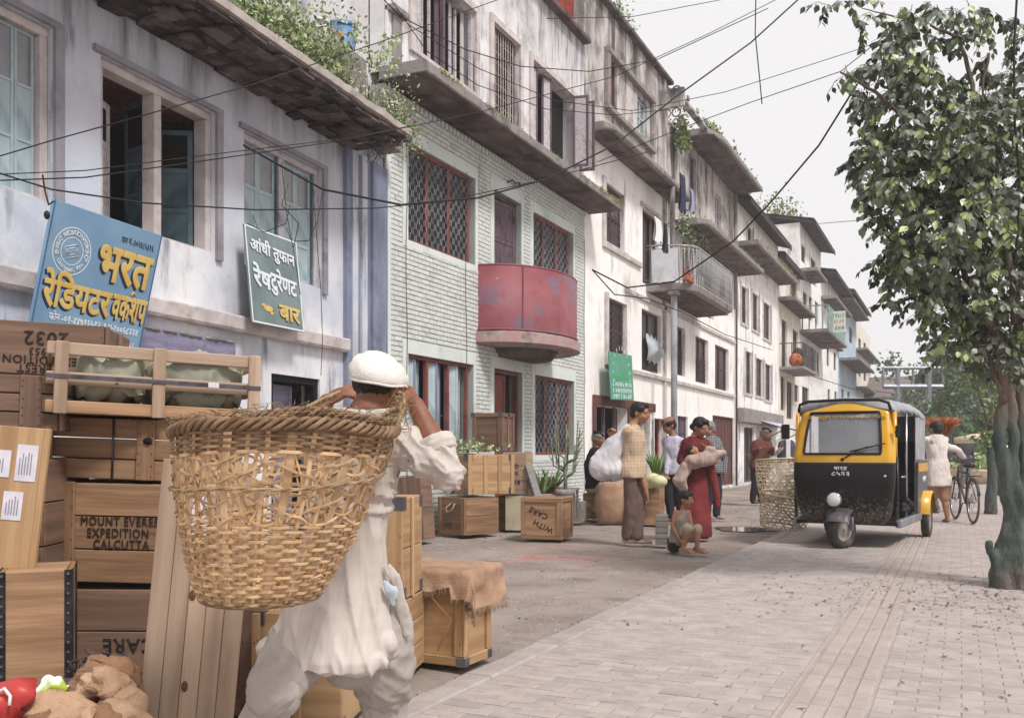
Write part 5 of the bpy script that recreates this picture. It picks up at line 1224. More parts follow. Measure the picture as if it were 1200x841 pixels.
# heap at the foot of the stack: sacks, red bag, clear packet
G0 = at(95, 905, 3.05); G0.z = 0
def tubelump(t, pts, rad, m_, seed, amp=.25, name='fold', n=32):
    N = 60; P = []; Rr = []
    for i in range(N+1):
        s_ = i/N*(len(pts)-1); k = min(int(s_), len(pts)-2); f_ = s_-k; P.append(Vector(pts[k]).lerp(Vector(pts[k+1]), f_)); Rr.append((rad[k]*(1-f_)+rad[k+1]*f_))
    b = MB(); b.tube(P, Rr, n=n, smooth=True)
    b.v = [tuple(Vector(v)+Vector(v).normalized()*0+Vector((noise.noise(Vector(v)*9+Vector((seed,0,0))), noise.noise(Vector(v)*9+Vector((0,seed,0))), noise.noise(Vector(v)*9+Vector((0,0,seed)))))*amp*.09 + Vector((noise.noise(Vector(v)*31), noise.noise(Vector(v)*29+Vector((3,0,0))), abs(noise.noise(Vector(v)*26))))*amp*.075) for v in b.v]
    return b.build(name, m_, t)
def lp(px, py, d): return at(px, py, d)
PSACK = mat('pale_sacking', 'c9a888', 'b8967a', scale=6, rough=.95, bump=.9, bscale=110, dirt='8c6a50', dscale=4, dmix=(.5,.75), damt=.5)
DSACK = mat('brown_sacking', 'a27c60', '8d6a50', scale=6, rough=.95, bump=.9, bscale=110, dirt='5c4030', dscale=4, dmix=(.5,.75), damt=.5)
t = thing('empty_sack', 'folded pale jute sack lying at the very bottom edge, nearest the leaning lid', 'sack'); tubelump(t, [lp(92, 815, 3.0), lp(110, 802, 3.0), lp(124, 795, 3.0), lp(140, 812, 3.0), lp(160, 830, 2.98), lp(150, 850, 2.98)], [.03,.042,.05,.055,.045,.03], PSACK, 1)
tubelump(t, [lp(100, 850, 2.95), lp(125, 838, 2.95), lp(150, 838, 2.95), lp(170, 850, 2.95)], [.03,.04,.045,.03], PSACK, 2)
t = thing('jute_sack', 'brown sack with a pleated top standing before the upside-down CARE crate', 'sack'); tubelump(t, [lp(112, 850, 3.15), lp(112, 812, 3.15), lp(118, 783, 3.15), lp(116, 769, 3.15)], [.08,.075,.05,.02], DSACK, 3); tubelump(t, [lp(135, 850, 3.15), lp(140, 812, 3.14), lp(140, 788, 3.15), lp(128, 775, 3.15)], [.09,.075,.05,.015], DSACK, 4)
t = thing('sack_heap', 'pale crumpled sackcloth lying below the red bag', 'sack'); tubelump(t, [lp(30, 850, 2.85), lp(55, 835, 2.85), lp(85, 838, 2.85), lp(105, 850, 2.85)], [.05,.065,.06,.04], PSACK, 5)
tubelump(t, [lp(20, 880, 2.85), lp(60, 870, 2.85), lp(110, 875, 2.9), lp(160, 880, 2.95)], [.11,.12,.12,.1], DSACK, 6)
REDB = mat('red_plastic', 'b23c38', '9a3030', scale=4, rough=.4, bump=.15, dirt='e0a8a0', dscale=4, dmix=(.66,.74), damt=.5)
t = thing('red_bag', 'red plastic jerrycan-like bag at the bottom left corner', 'bag'); tubelump(t, [lp(-40, 850, 2.8), lp(0, 832, 2.8), lp(25, 815, 2.8), lp(38, 822, 2.82)], [.07,.08,.055,.02], REDB, 7, .15)
MB().tube([lp(-4, 812, 2.73), lp(5, 806, 2.73), lp(12, 815, 2.73), lp(11, 826, 2.72)], .005, n=6).build('handle_cord', mat('white_cord', 'dedad8'), t)
t = thing('plastic_packet', 'crumpled clear packet with lime green print between red bag and sacks', 'packet'); tubelump(t, [lp(40, 822, 2.95), lp(58, 806, 2.95), lp(72, 800, 2.95)], [.02,.035,.02], mat('lime_film', 'b9d24e', 'e8ece0', scale=9, rough=.25, spec=.7, mix=(.45,.55)), 8)
tubelump(t, [lp(56, 822, 2.96), lp(70, 806, 2.96), lp(80, 810, 2.96)], [.02,.03,.015], mat('clear_film', 'b9bcc6', 'e6e8ec', scale=12, rough=.2, spec=.8), 9)
t = thing('dark_rope_tangle', 'tangle of dark rope against the bottom crate', 'rope')
for k in range(5):
    c0 = lp(100+k*13, 790-6*(k % 3), 3.3); MB().tube([c0+Vector((.05*math.cos(a*1.3+k)+.02*math.sin(3*a), .03*math.sin(a*2), .045*math.sin(a+k))) for a in np.linspace(0, 6, 22)], .007, n=6).build('rope_loop', SLATE, t)
t = thing('rag_pile', 'dark rags filling the gap behind the sacks', 'rags'); tubelump(t, [lp(40, 860, 3.2), lp(90, 835, 3.25), lp(150, 840, 3.3)], [.1,.12,.1], SLATE, 10)
sp2 = thing('leafy_vine', 'green leafy creeper beside the slatted crate against the blue wall', 'plant', at(266, 484, 4.7))
bush(sp2, 'foliage', lambda r2: ((r2.gauss(0,.035), r2.gauss(0,.03), r2.uniform(-.05,.16)), 1), 110, [LEAFA, LEAFC], .035, .07, 63)
MB().tube([(0,0,-.3),(0,0,.12),(.05,0,.06),(.12,0,-.1)], .004, n=4).build('stem', LEAFC, sp2)
# leaning painted signboards
BLUS = mat('signboard_blue', '7398b8', '86a6c0', scale=1.5, rough=.55, dirt='54789a', dscale=2, dmix=(.55,.8), damt=.4)
YEL = mat('sign_yellow', 'dcc076', 'd2b060', scale=5, rough=.6); SHW = mat('sign_shadow', '2a3040', rough=.7); WHT = mat('sign_white', 'dfe4ea', rough=.6)
def quad_board(name, label, p00, p10, p11, m_, th, px_w=1.0, edge=None):
    """board from three world corners: bottom-left, bottom-right, top-right are taken; returns thing and 2-D placement"""
    P0, P1, P2 = p00, p10, p11; ex = (P1-P0); W_ = ex.length; ex = ex.normalized(); ey = (P2-P1); ey -= ex*ey.dot(ex); H_ = ey.length; ey = ey.normalized(); ez = ex.cross(ey)
    M = Matrix((ex, ey, ez)).transposed().to_4x4(); M.translation = P0
    t = thing(name, label, 'sign'); t.matrix_world = M
    t.rotation_euler = M.to_euler(); t.location = P0
    piece('board', t, (0, 0, -th), (W_, H_, 0), m_, .003)
    return t, W_, H_
# corners of the big board as measured: left edge nearer, lying back on the wall
wallx = lambda px, py, o: (lambda yz: FA.o+FA.m @ Vector((o, yz[0], yz[1])))(fa(px, py, o))
def board_from(tl, tr, bl, o_top, sp):      # the top edge rests on the wall; the foot stands out until the board is square
    TL, TR = wallx(*tl, o_top[0]), wallx(*tr, o_top[1]); best = None
    for k in range(12, 200):
        B = wallx(*bl, sp*k/200); q = abs((TL-B).normalized().dot((TR-TL).normalized()))
        if best is None or q < best[0]: best = (q, B, k)
    BL = best[1]; return BL, BL+(TR-TL), TR
bs, Wb, Hb = quad_board('workshop_signboard', 'large sky-blue signboard with yellow Devanagari lettering and round emblem', *board_from((64, 233), (190, 276), (30, 408), (.48, .48), 1.0), BLUS, .03)
print('BOARD', Wb, Hb, bs.location, bs.rotation_euler)
for (a_, b_, c_, d_) in ((0, 0, .012, Hb), (Wb-.012, 0, Wb, Hb)): piece('edge_strip', bs, (a_, b_, .0005), (c_, d_, .004), mat('sign_edge_blue', '47688c'), .001)
def sgl(t, s_, u, v, size, m_, z=.002, rot=0, sx=1, W_=Wb, H_=Hb, **kw):
    a = R(rot); return lettering(t, s_, size, m_, face_mat((u*W_, v*H_, z), (math.cos(a), math.sin(a), 0), (-math.sin(a), math.cos(a), 0)), sx=sx, **kw)
def sg2(t, s_, u, v, size, rot=0, sx=1, bold=.065, m_=None, sh=.012, fit=None, **kw):
    so = sgl(t, s_, u-.006*0, v, size, SHW, .002, rot, sx, bold=bold, name='lettering', fit=fit and (fit[0], fit[1]), **kw)
    so.matrix_basis = Matrix.Translation((-sh, -sh, 0)) @ so.matrix_basis
    sgl(t, s_, u, v, size, m_ or YEL, .0045, rot, sx, bold=bold, fit=fit, **kw)
sg2(bs, 'भरत', .71, .685, .34, fit=(.52*Wb, .26*Hb), sh=.018)
sg2(bs, 'रेिडयटर', .34, .43, .235, fit=(.60*Wb, .26*Hb), sh=.015); sg2(bs, 'वकशप', .82, .40, .20, fit=(.34*Wb, .19*Hb), sh=.015)
MB().tube([(.81*Wb, .50*Hb, .005), (.825*Wb, .53*Hb, .005), (.85*Wb, .515*Hb, .005)], .008, n=5).build('lettering', YEL, bs)
sgl(bs, 'फोन -०१-४४७१६५१२, ९८५१००६८३३४', .54, .245, .095, WHT, bold=.03, fit=(.82*Wb, .075*Hb))
sgl(bs, 'पान नं.-३०२४८५३१६', .78, .885, .065, SHW, bold=.015, fit=(.32*Wb, .06*Hb))
faint_line(bs, face_mat((.72*Wb, .14*Hb, .001), (1,0,0), (0,1,0)), .45*Wb, .045*Hb, 16, WHT, 9)
ec = (.215*Wb, .70*Hb)
def flatring(t, c, r0, r1, m_, z=.002, n2=40, name='emblem_ring'):
    b = MB(); b.ring([[(c[0]+r*math.cos(2*math.pi*k/n2), c[1]+r*math.sin(2*math.pi*k/n2), z_) for k in range(n2)] for r, z_ in ((r0,z-.0015),(r0,z),(r1,z),(r1,z-.0015))], caps=False, smooth=False); b.build(name, m_, t)
rE = Wb*.155; flatring(bs, ec, rE, rE+.007, WHT); flatring(bs, ec, rE*.58, rE*.58+.006, WHT)
def arctext(t, s_, c, r, a0, a1, size, m_, flip=False):
    for k, ch in enumerate(s_):
        a = R(a0+(a1-a0)*k/(len(s_)-1)); ta_ = a-math.pi/2 if not flip else a+math.pi/2
        if ch != ' ': lettering(t, ch, size, m_, face_mat((c[0]+r*math.cos(a), c[1]+r*math.sin(a), .003), (math.cos(ta_), math.sin(ta_), 0), (-math.sin(ta_), math.cos(ta_), 0)), bold=.02, name='emblem_letter')
arctext(bs, 'BHARAT RADIATOR WORKSHOP', ec, rE*.80, 195, -15, rE*.30, WHT); arctext(bs, 'Gairigaun, Ktm', ec, rE*.80, 222, 320, rE*.28, WHT, True)
for (w, h_) in ((.55, .42), (.36, .24)):
    b = MB()
    q = [(-w,-h_),(w,-h_),(w,h_),(-w,h_)]; q = [(x*math.cos(.35)-y*math.sin(.35), x*math.sin(.35)+y*math.cos(.35)) for x, y in q]
    b.tube([(ec[0]+x*rE*.6, ec[1]+y*rE*.6, .002) for x, y in q], .003, n=4, closed=True); b.build('emblem_block', WHT, bs)
for k in range(6): b = MB(); x_ = -.28+.11*k; b.tube([(ec[0]+(x_*math.cos(.35)+.12*math.sin(.35)*2*s_)*rE, ec[1]+(x_*math.sin(.35)-.12*2*s_*math.cos(.35)*.9)*rE, .002) for s_ in (-.6, .6)], .002, n=4); b.build('emblem_fin', WHT, bs)
# restaurant sign hung at the third window
GRS = mat('signboard_green', '6b7c7c', '80908f', scale=2, rough=.6, dirt='4a6660', dscale=2, dmix=(.55,.8), damt=.4)
rs, Wr, Hr = quad_board('restaurant_signboard', 'grey-green restaurant signboard tied below the third window of the blue house', *board_from((286, 262), (347, 284), (296, 377), (.16, .14), 1.0), GRS, .02)
for q in ((0, 0, Wr, .018), (0, Hr-.018, Wr, Hr), (0, .0185, .018, Hr-.0185), (Wr-.018, .0185, Wr, Hr-.0185)): piece('border', rs, (q[0], q[1], .0005), (q[2], q[3], .004), WHT, .001)
kw = dict(W_=Wr, H_=Hr)
sg2(rs, 'आंधी तुफान', .50, .79, .20, fit=(.86*Wr, .21*Hr), rot=-3, m_=WHT, sh=.009, **kw); sg2(rs, 'रेष', .25, .50, .25, fit=(.34*Wr, .25*Hr), rot=-4, m_=WHT, sh=.007, **kw); sg2(rs, 'टुरेणट', .66, .47, .24, fit=(.52*Wr, .30*Hr), rot=-4, m_=WHT, sh=.007, **kw); sg2(rs, 'बार', .73, .16, .21, fit=(.42*Wr, .17*Hr), rot=-2, **kw)
b = MB(); b.ell((.32*Wr, .17*Hr, .002), (.09,.035,.002), nu=10, nv=4); b.ell((.24*Wr, .20*Hr, .002), (.05,.018,.002), nu=8, nv=4); b.ell((.38*Wr, .13*Hr, .002), (.03,.02,.002), nu=8, nv=4); b.build('painted_fish', YEL, rs)
for p in ((.25, 0), (.9, 0)): MB().tube([rs.matrix_world.inverted() @ Vector((0,0,0)) if False else Vector((p[0]*Wr, Hr, 0)), Vector((p[0]*Wr, Hr+.15, -.05))], .004, n=4).build('hanging_wire', DIRON, rs)
# green hanging sign on the cream house
wc = lambda px, py, o: (lambda yz: Vector((XF+o, YB1+yz[0], yz[1])))(fc(px, py, o))
gs, Wg_, Hg_ = quad_board('green_shop_sign', 'small green shop sign with arched white lettering over the dark shop door', wc(716.5, 468, .30), wc(743, 469, .28), wc(743, 417, .24), mat('sign_emerald', '4c8c74', '5a9a80', scale=3, rough=.6), .025)
for k in range(12): a = R(195-210*k/11); faint_line(gs, face_mat((.5*Wg_+.36*Wg_*math.cos(a), .56*Hg_+.36*Wg_*math.sin(a), .001), (math.sin(a), -math.cos(a), 0), (math.cos(a), math.sin(a), 0)), .06, .10, 1, WHT, k+20)
MB().box((.2*Wg_, .42*Hg_, .001), (.8*Wg_, .5*Hg_, .003)).build('painted_tray', mat('sign_lightgreen', '3f9c62'), gs)
kw = dict(W_=Wg_, H_=Hg_)
for k, v in enumerate((.33, .20, .075)): faint_line(gs, face_mat((.5*Wg_, v*Hg_, .001), (1,0,0), (0,1,0)), .84*Wg_, .095*Hg_, 8, WHT, k+3)
# signs of the weather: lay trailing wires at the window
# ================================================================ PEOPLE
def remesh(b, vox, name, m_, parent, smooth=2, disp=None, shade=True):
    """grow one continuous skin round overlapping closed forms"""
    me = b.mesh('tmp', m_); o = bpy.data.objects.new('tmp', me); sc.collection.objects.link(o)
    bmx = bmesh.new(); bmx.from_mesh(me); bmesh.ops.recalc_face_normals(bmx, faces=bmx.faces); bmx.to_mesh(me); bmx.free()
    md = o.modifiers.new('r', 'REMESH'); md.mode = 'VOXEL'; md.voxel_size = vox; md.adaptivity = 0
    if smooth: s_ = o.modifiers.new('s', 'SMOOTH'); s_.factor = .5; s_.iterations = smooth
    dg = bpy.context.evaluated_depsgraph_get(); dg.update()
    me2 = bpy.data.meshes.new_from_object(o.evaluated_get(dg)); me2.name = name
    bpy.data.objects.remove(o); bpy.data.meshes.remove(me)
    me2.materials.clear()
    for q in (m_ if isinstance(m_, list) else [m_]): me2.materials.append(q)
    n = len(me2.vertices)
    if disp:
        co = np.empty(n*3); me2.vertices.foreach_get('co', co); no = np.empty(n*3); me2.vertices.foreach_get('normal', no); co = co.reshape(-1,3); no = no.reshape(-1,3)
        d = np.array([disp(Vector(p), Vector(q)) for p, q in zip(co, no)]); co += no*d[:, None]; me2.vertices.foreach_set('co', co.ravel()); me2.update()
    me2.polygons.foreach_set('use_smooth', [True]*len(me2.polygons))
    return link(name, me2, parent)
def capsule(b, pts, rs, n=12, flat=1.0, up=None):
    """tapered tube with rounded ends"""
    pts = [Vector(p) for p in pts]; P = []; Rr = []
    d0 = (pts[0]-pts[1]).normalized(); d1 = (pts[-1]-pts[-2]).normalized()
    for a in (85, 60, 30): P.append(pts[0]+d0*rs[0]*math.sin(R(a))); Rr.append(rs[0]*math.cos(R(a)))
    # smooth the path through the joints
    for i in range(len(pts)-1):
        m_ = 6
        for k in range(m_):
            t = k/m_; P.append(pts[i].lerp(pts[i+1], t)); Rr.append(rs[i]*(1-t)+rs[i+1]*t)
    P.append(pts[-1]); Rr.append(rs[-1])
    for a in (30, 60, 85): P.append(pts[-1]+d1*rs[-1]*math.sin(R(a))); Rr.append(rs[-1]*math.cos(R(a)))
    return b.tube(P, Rr, n=n, flat=flat, up=up)
def folds(amp=.006, f=14, seed=0, fz=.45):
    def fn(p, n_):
        return amp*(noise.noise(Vector((p.x*f, p.y*f, p.z*f*fz+seed)))*1.2+abs(noise.noise(Vector((p.x*f*1.8+seed, p.y*f*1.8, p.z*f*.8))))-.3)
    return fn
SKIN = mat('brown_skin', 'a87a5e', '966a50', scale=9, rough=.6, spec=.35, bump=.1, bscale=60); SKIN2 = mat('weathered_skin', 'a07460', '8a6050', scale=9, rough=.65, bump=.15, bscale=60)
HAIR = mat('black_hair', '14110f', '221c19', scale=30, rough=.55, spec=.4); GHAIR = mat('grey_hair', '8e8a88', '6c6866', scale=30, rough=.7)
EYE_ = mat('eye_white', 'd8d0c8', rough=.3); EYEB = mat('eye_dark', '1a1210', rough=.2); LIP = mat('lip', '7a4640', rough=.5)
def head(b, c, yaw, pitch=0, r=.098, roll=0):
    """adds a skull with jaw, nose, ears and brow to a skin builder; yaw 0 faces the viewer (-y), + turns to +x; returns placement"""
    M = Matrix.Translation(c) @ Matrix.Rotation(yaw, 4, 'Z') @ Matrix.Rotation(roll, 4, 'Y') @ Matrix.Rotation(pitch, 4, 'X'); k = r/.098
    S = M @ Matrix.Scale(k, 4)
    def E(cx, cy, cz, rx, ry, rz): b.ell(S @ Vector((cx, cy, cz)), (rx*k, ry*k, rz*k), S.to_3x3().normalized(), nu=14, nv=10)
    E(0, .012, .030, .078, .096, .088); E(0, -.022, -.030, .062, .070, .072); E(0, -.040, -.078, .036, .040, .030)     # skull, face, chin
    E(0, -.096, -.018, .014, .020, .026); E(0, -.086, .012, .010, .016, .03)                                          # nose
    for s_ in (-1, 1): E(s_*.078, .012, -.012, .010, .018, .028); E(s_*.034, -.074, .022, .026, .014, .009); E(s_*.036, -.062, -.032, .024, .022, .022)
    E(0, -.086, -.052, .024, .012, .008)
    return S
def face(t, S, yaw=0):
    for s_ in (-1, 1):
        b = MB(); b.ell(S @ Vector((s_*.032, -.083, .004)), (.013,.008,.007), S.to_3x3().normalized(), nu=8, nv=6); b.build('eye', EYE_, t)
        b = MB(); b.ell(S @ Vector((s_*.032, -.089, .004)), (.0055,.004,.0055), S.to_3x3().normalized(), nu=8, nv=6); b.build('iris', EYEB, t)
        b = MB(); b.tube([S @ Vector((s_*.016, -.091, .020)), S @ Vector((s_*.034, -.091, .026)), S @ Vector((s_*.052, -.078, .021))], [.002,.0035,.002], n=5); b.build('eyebrow', HAIR, t)
    b = MB(); b.tube([S @ Vector((-.022, -.090, -.053)), S @ Vector((0, -.098, -.050)), S @ Vector((.022, -.090, -.053))], [.003,.006,.003], n=6); b.build('mouth', LIP, t)
def hair(t, S, m_=HAIR, long=0, vol=1.0, name='hair', bun=None):
    b = MB(); k = S.to_3x3().normalized(); s_ = S.to_scale()[0]
    for (c, r_) in (((0,.022,.042),(.084*vol,.096*vol,.084*vol)), ((0,.05,.0),(.076*vol,.068*vol,.075*vol)), ((-.05,.0,.05),(.04,.07,.05)), ((.05,.0,.05),(.04,.07,.05)), ((0,-.045,.088),(.06,.045,.032))):
        b.ell(S @ Vector(c), tuple(v*s_ for v in r_), k, nu=14, nv=10)
    if bun: b.ell(S @ Vector(bun), (.04*s_,.04*s_,.045*s_), k)
    return remesh(b, .008, name, m_, t, 1, folds(.004, 60, 3, 1))
def hand(b, wrist, d, palm_n, side=1, curl=.6, s=1.0, spread=.25):
    """palm and five unequal fingers; d points from wrist to fingers, palm_n out of the palm"""
    d = Vector(d).normalized(); n_ = Vector(palm_n); n_ = (n_-d*n_.dot(d)).normalized(); x = d.cross(n_)*side; w = Vector(wrist)
    M3 = Matrix((x, n_, d)).transposed()
    b.ell(w+d*.045*s, (.040*s, .015*s, .050*s), M3, nu=10, nv=8)
    for i, (L_, o) in enumerate(((.068, -.029), (.078, -.010), (.073, .010), (.058, .028))):
        p0 = w+d*.082*s+x*o*s; c = curl*(1+.12*i); P = [p0]; dd = d.copy(); dd = (dd+x*(o*spread*6)).normalized(); a = 0
        for j, f_ in enumerate((.44, .31, .25)):
            a += c*(.55, .8, .6)[j]; dj = (dd*math.cos(a)+n_*math.sin(a)); P.append(P[-1]+dj*L_*f_*s)
        capsule(b, P, [.0095*s, .009*s, .0082*s, .0072*s], n=8)
    p0 = w+d*.022*s-x*.030*s; P = [p0, p0+(d*.6-x*.75+n_*.35).normalized()*.034*s, p0+(d*.8-x*.55+n_*.45).normalized()*.062*s, p0+(d*.95-x*.25+n_*.5).normalized()*.084*s]
    capsule(b, P, [.013*s, .011*s, .0098*s, .008*s], n=8)
class Fig:
    """a figure laid out in the view frame: x right, y away, z up, metres from the feet"""
    def __init__(s, name, label, px, py, depth=None, cat='person', z=None, group=None):
        s.d = depth if depth else depth_g(py); s.P = at(px, py, s.d); s.P.z = 0 if z is None else z
        s.px, s.t = px, thing(name, label, cat, s.P, TH, group); s.inv = (Matrix.Translation(s.P) @ Matrix.Rotation(TH, 4, 'Z')).inverted()
    def J(s, px, py, dd=0): return s.inv @ at(px, py, s.d+dd)
def shoe(t, heel, fwd, m_, L=.25, sandal=False, nm='shoe'):
    f = Vector((fwd[0], fwd[1], 0)).normalized(); u = Vector((0,0,1)); x = f.cross(u); M3 = Matrix((x, f, u)).transposed(); h = Vector(heel)
    b = MB(); b.ell(h+f*.03+u*.035, (.036,.05,.036), M3); b.ell(h+f*L*.55+u*.026, (.042,.10,.026), M3); b.ell(h+f*L*.35+u*.03, (.036,.08,.032), M3)
    return remesh(b, .008, nm, m_, t, 2)
def foot(b, ankle, fwd, L=.23):
    f = Vector((fwd[0], fwd[1], 0)).normalized(); u = Vector((0,0,1)); x = f.cross(u); M3 = Matrix((x, f, u)).transposed(); a = Vector(ankle); g_ = Vector((a.x, a.y, 0))
    b.ell(g_-f*.03+u*.032, (.032,.04,.032), M3); b.ell(g_+f*.06+u*.03, (.036,.09,.03), M3); b.ell(g_+f*.12+u*.018, (.044,.055,.017), M3)
    for k in range(5): capsule(b, [g_+f*.15+x*(.034-.017*k)+u*.012, g_+f*(.19-.008*k)+x*(.036-.018*k)+u*.009], [.011-.001*k, .009-.001*k], n=7)
def torso_rings(b, J, grow=0, arms=True):
    """J: pelvis, waist, chest, shoulders mid, neck points; w list of (halfwidth, halfdepth); yaw via facing vector"""
    rings = []
    for (c, hw, hd, yaw, pit) in J:
        M = Matrix.Rotation(yaw, 3, 'Z') @ Matrix.Rotation(pit, 3, 'X')
        ring = []
        for k in range(20):
            a = 2*math.pi*k/20; e = .85; x = math.copysign(abs(math.cos(a))**e, math.cos(a))*(hw+grow); y = math.copysign(abs(math.sin(a))**e, math.sin(a))*(hd+grow)
            ring.append(Vector(c)+M @ Vector((x, y, 0)))
        rings.append(ring)
    b.ring(rings)
def standing(F, H, yaw, skin, shirt_m, leg_m, shoe_m, arms, head_c=None, hyaw=0, hpitch=0, build=1.0, feet=((-.09, 0), (.09, .02)), shirt='short', long_shirt=0, lean=(0, 0), hr=.111, hair_m=HAIR, bare=False, leg_w=1.0, hroll=0, knees=None, vox=.011, hem=None, hands=(.4, .4), legs='trousers', palm=None):
    """F figure; H height; arms: for left and right (viewer's) (elbow, wrist, hand direction, palm normal) in F frame"""
    t = F.t; q = H/1.7; k = q*build; lx, ly = lean; Rz = Matrix.Rotation(yaw, 3, 'Z')
    def P(x, y, z, l=1): return Rz @ Vector((x*k, y*k, 0)) + Vector((lx*l, ly*l, z*q))
    pel, wai, che, sho, nek = P(0,0,.90,.45), P(0,0,1.06,.6), P(0,0,1.25,.85), P(0,.01,1.385,1), P(0,.012,1.46,1.02)
    hc = Vector(head_c) if head_c is not None else P(0,-.015,1.60,1.08)
    sl_, sr_ = P(-.148,.005,1.365,1), P(.148,.005,1.365,1)
    fl, fr = [Vector((f[0]*q, f[1]*q, 0)) for f in feet]
    hips = (P(-.085,0,.88,.45), P(.085,0,.88,.45))
    kn = knees or [((hips[i]+Vector((f.x, f.y, .06)))*.5+Rz @ Vector((0,-.035,.02))) for i, f in enumerate((fl, fr))]
    b = MB(); TR = [(pel+Vector((0,0,-.05)), .15*k, .11*k, yaw, 0), (pel+Vector((0,0,.03)), .16*k, .115*k, yaw, 0), (wai, .135*k, .10*k, yaw, 0), (che, .165*k, .115*k, yaw, 0), (sho-Vector((0,0,.03)), .175*k, .10*k, yaw, 0), (sho+Vector((0,0,.03)), .12*k, .075*k, yaw, 0), (nek, .055*k, .055*k, yaw, 0)]
    torso_rings(b, TR, 0); capsule(b, [sho+Vector((0,0,.02)), nek, hc-Vector((0,0,.03))], [.062*k, .054*k, .05*k])
    S = head(b, hc, hyaw, hpitch, hr*q**.5, hroll)
    for i, (sh, A) in enumerate(((sl_, arms[0]), (sr_, arms[1]))):
        el, wr, hd, pn = [Vector(v) for v in A[:4]]
        capsule(b, [sh, el, wr], [.050*k, .040*k, .026*k]); capsule(b, [el.lerp(wr, .1), el.lerp(wr, .35), wr], [.038*k, .040*k, .024*k])
        hand(b, wr, hd, pn, 1 if i == 0 else -1, hands[i], q)
    fw = [f if len(f) > 3 else None for f in feet]
    for i, (hp, f) in enumerate(zip(hips, (fl, fr))):
        an = Vector((f.x, f.y, .075)); capsule(b, [hp, kn[i], an], [.085*k, .055*k, .036*k]); capsule(b, [kn[i].lerp(an, .08), kn[i].lerp(an, .35), an], [.05*k, .053*k, .034*k])
        fdir = Rz @ Vector((0, -1, 0)) if len(feet[i]) < 4 else Vector((feet[i][2], feet[i][3], 0)); foot(b, an, fdir)
    remesh(b, vox, 'body', skin, t, 1)
    face(t, S)
    # shirt
    b = MB(); g_ = .022*k
    z_h = hem if hem is not None else (.80-long_shirt); hemc = P(0,0,z_h,.4)
    SR = [(hemc, .188*k+long_shirt*.10, .150*k+long_shirt*.09, yaw, 0), (hemc+Vector((0,0,.04)), .196*k+long_shirt*.07, .154*k+long_shirt*.07, yaw, 0), (pel+Vector((0,0,.04)), .182*k, .146*k, yaw, 0), (wai, .150*k, .120*k, yaw, 0), (che, .172*k, .130*k, yaw, 0), (sho-Vector((0,0,.03)), .176*k, .112*k, yaw, 0), (sho+Vector((0,0,.040)), .13*k, .09*k, yaw, 0), (nek-Vector((0,0,.008)), .078*k, .074*k, yaw, 0)]
    torso_rings(b, SR, 0)
    for i, (sh, A) in enumerate(((sl_, arms[0]), (sr_, arms[1]))):
        el, wr = Vector(A[0]), Vector(A[1])
        if shirt == 'short': capsule(b, [sh, sh.lerp(el, .80)], [.064*k, .064*k])
        elif shirt == 'half': capsule(b, [sh, el, el.lerp(wr, .25)], [.062*k, .054*k, .05*k])
        elif shirt == 'none': capsule(b, [sh, sh.lerp(el, .12)], [.066*k, .064*k])
        else: capsule(b, [sh, el, el.lerp(wr, .90)], [.061*k, .052*k, .042*k])
    remesh(b, vox, 'shirt', shirt_m, t, 2, folds(.012, 10, F.px*.1, .6))
    if legs == 'trousers':
        b = MB(); torso_rings(b, [(pel+Vector((0,0,-.10)), .155*k, .125*k, yaw, 0), (pel+Vector((0,0,.04)), .145*k, .108*k, yaw, 0), (wai-Vector((0,0,.03)), .130*k, .096*k, yaw, 0)], 0)
        for i, (hp, f) in enumerate(zip(hips, (fl, fr))): capsule(b, [hp-Vector((0,0,.05)), kn[i], Vector((f.x, f.y, .095))], [.086*k, .080*k*leg_w, .066*k*leg_w], n=14)
        remesh(b, vox, 'trousers', leg_m, t, 2, folds(.011, 8, F.px*.2, .35))
    elif legs == 'shorts':
        b = MB(); torso_rings(b, [(pel+Vector((0,0,-.10)), .155*k, .125*k, yaw, 0), (pel+Vector((0,0,.04)), .165*k, .125*k, yaw, 0)], 0)
        for i, (hp, f) in enumerate(zip(hips, (fl, fr))): capsule(b, [hp, kn[i]+Vector((0,0,.03))], [.100*k, .088*k], n=14)
        remesh(b, vox, 'shorts', leg_m, t, 2, folds(.011, 8, F.px*.2, .35))
    if shoe_m is not None:
        for i, f in enumerate((fl, fr)):
            fdir = Rz @ Vector((0, -1, 0)) if len(feet[i]) < 4 else Vector((feet[i][2], feet[i][3], 0)); shoe(t, Vector((f.x, f.y, 0))-fdir.normalized()*.05, fdir, shoe_m)
    return dict(S=S, P=P, pel=pel, wai=wai, che=che, sho=sho, nek=nek, sl=sl_, sr=sr_, hc=hc, k=k, q=q, Rz=Rz)
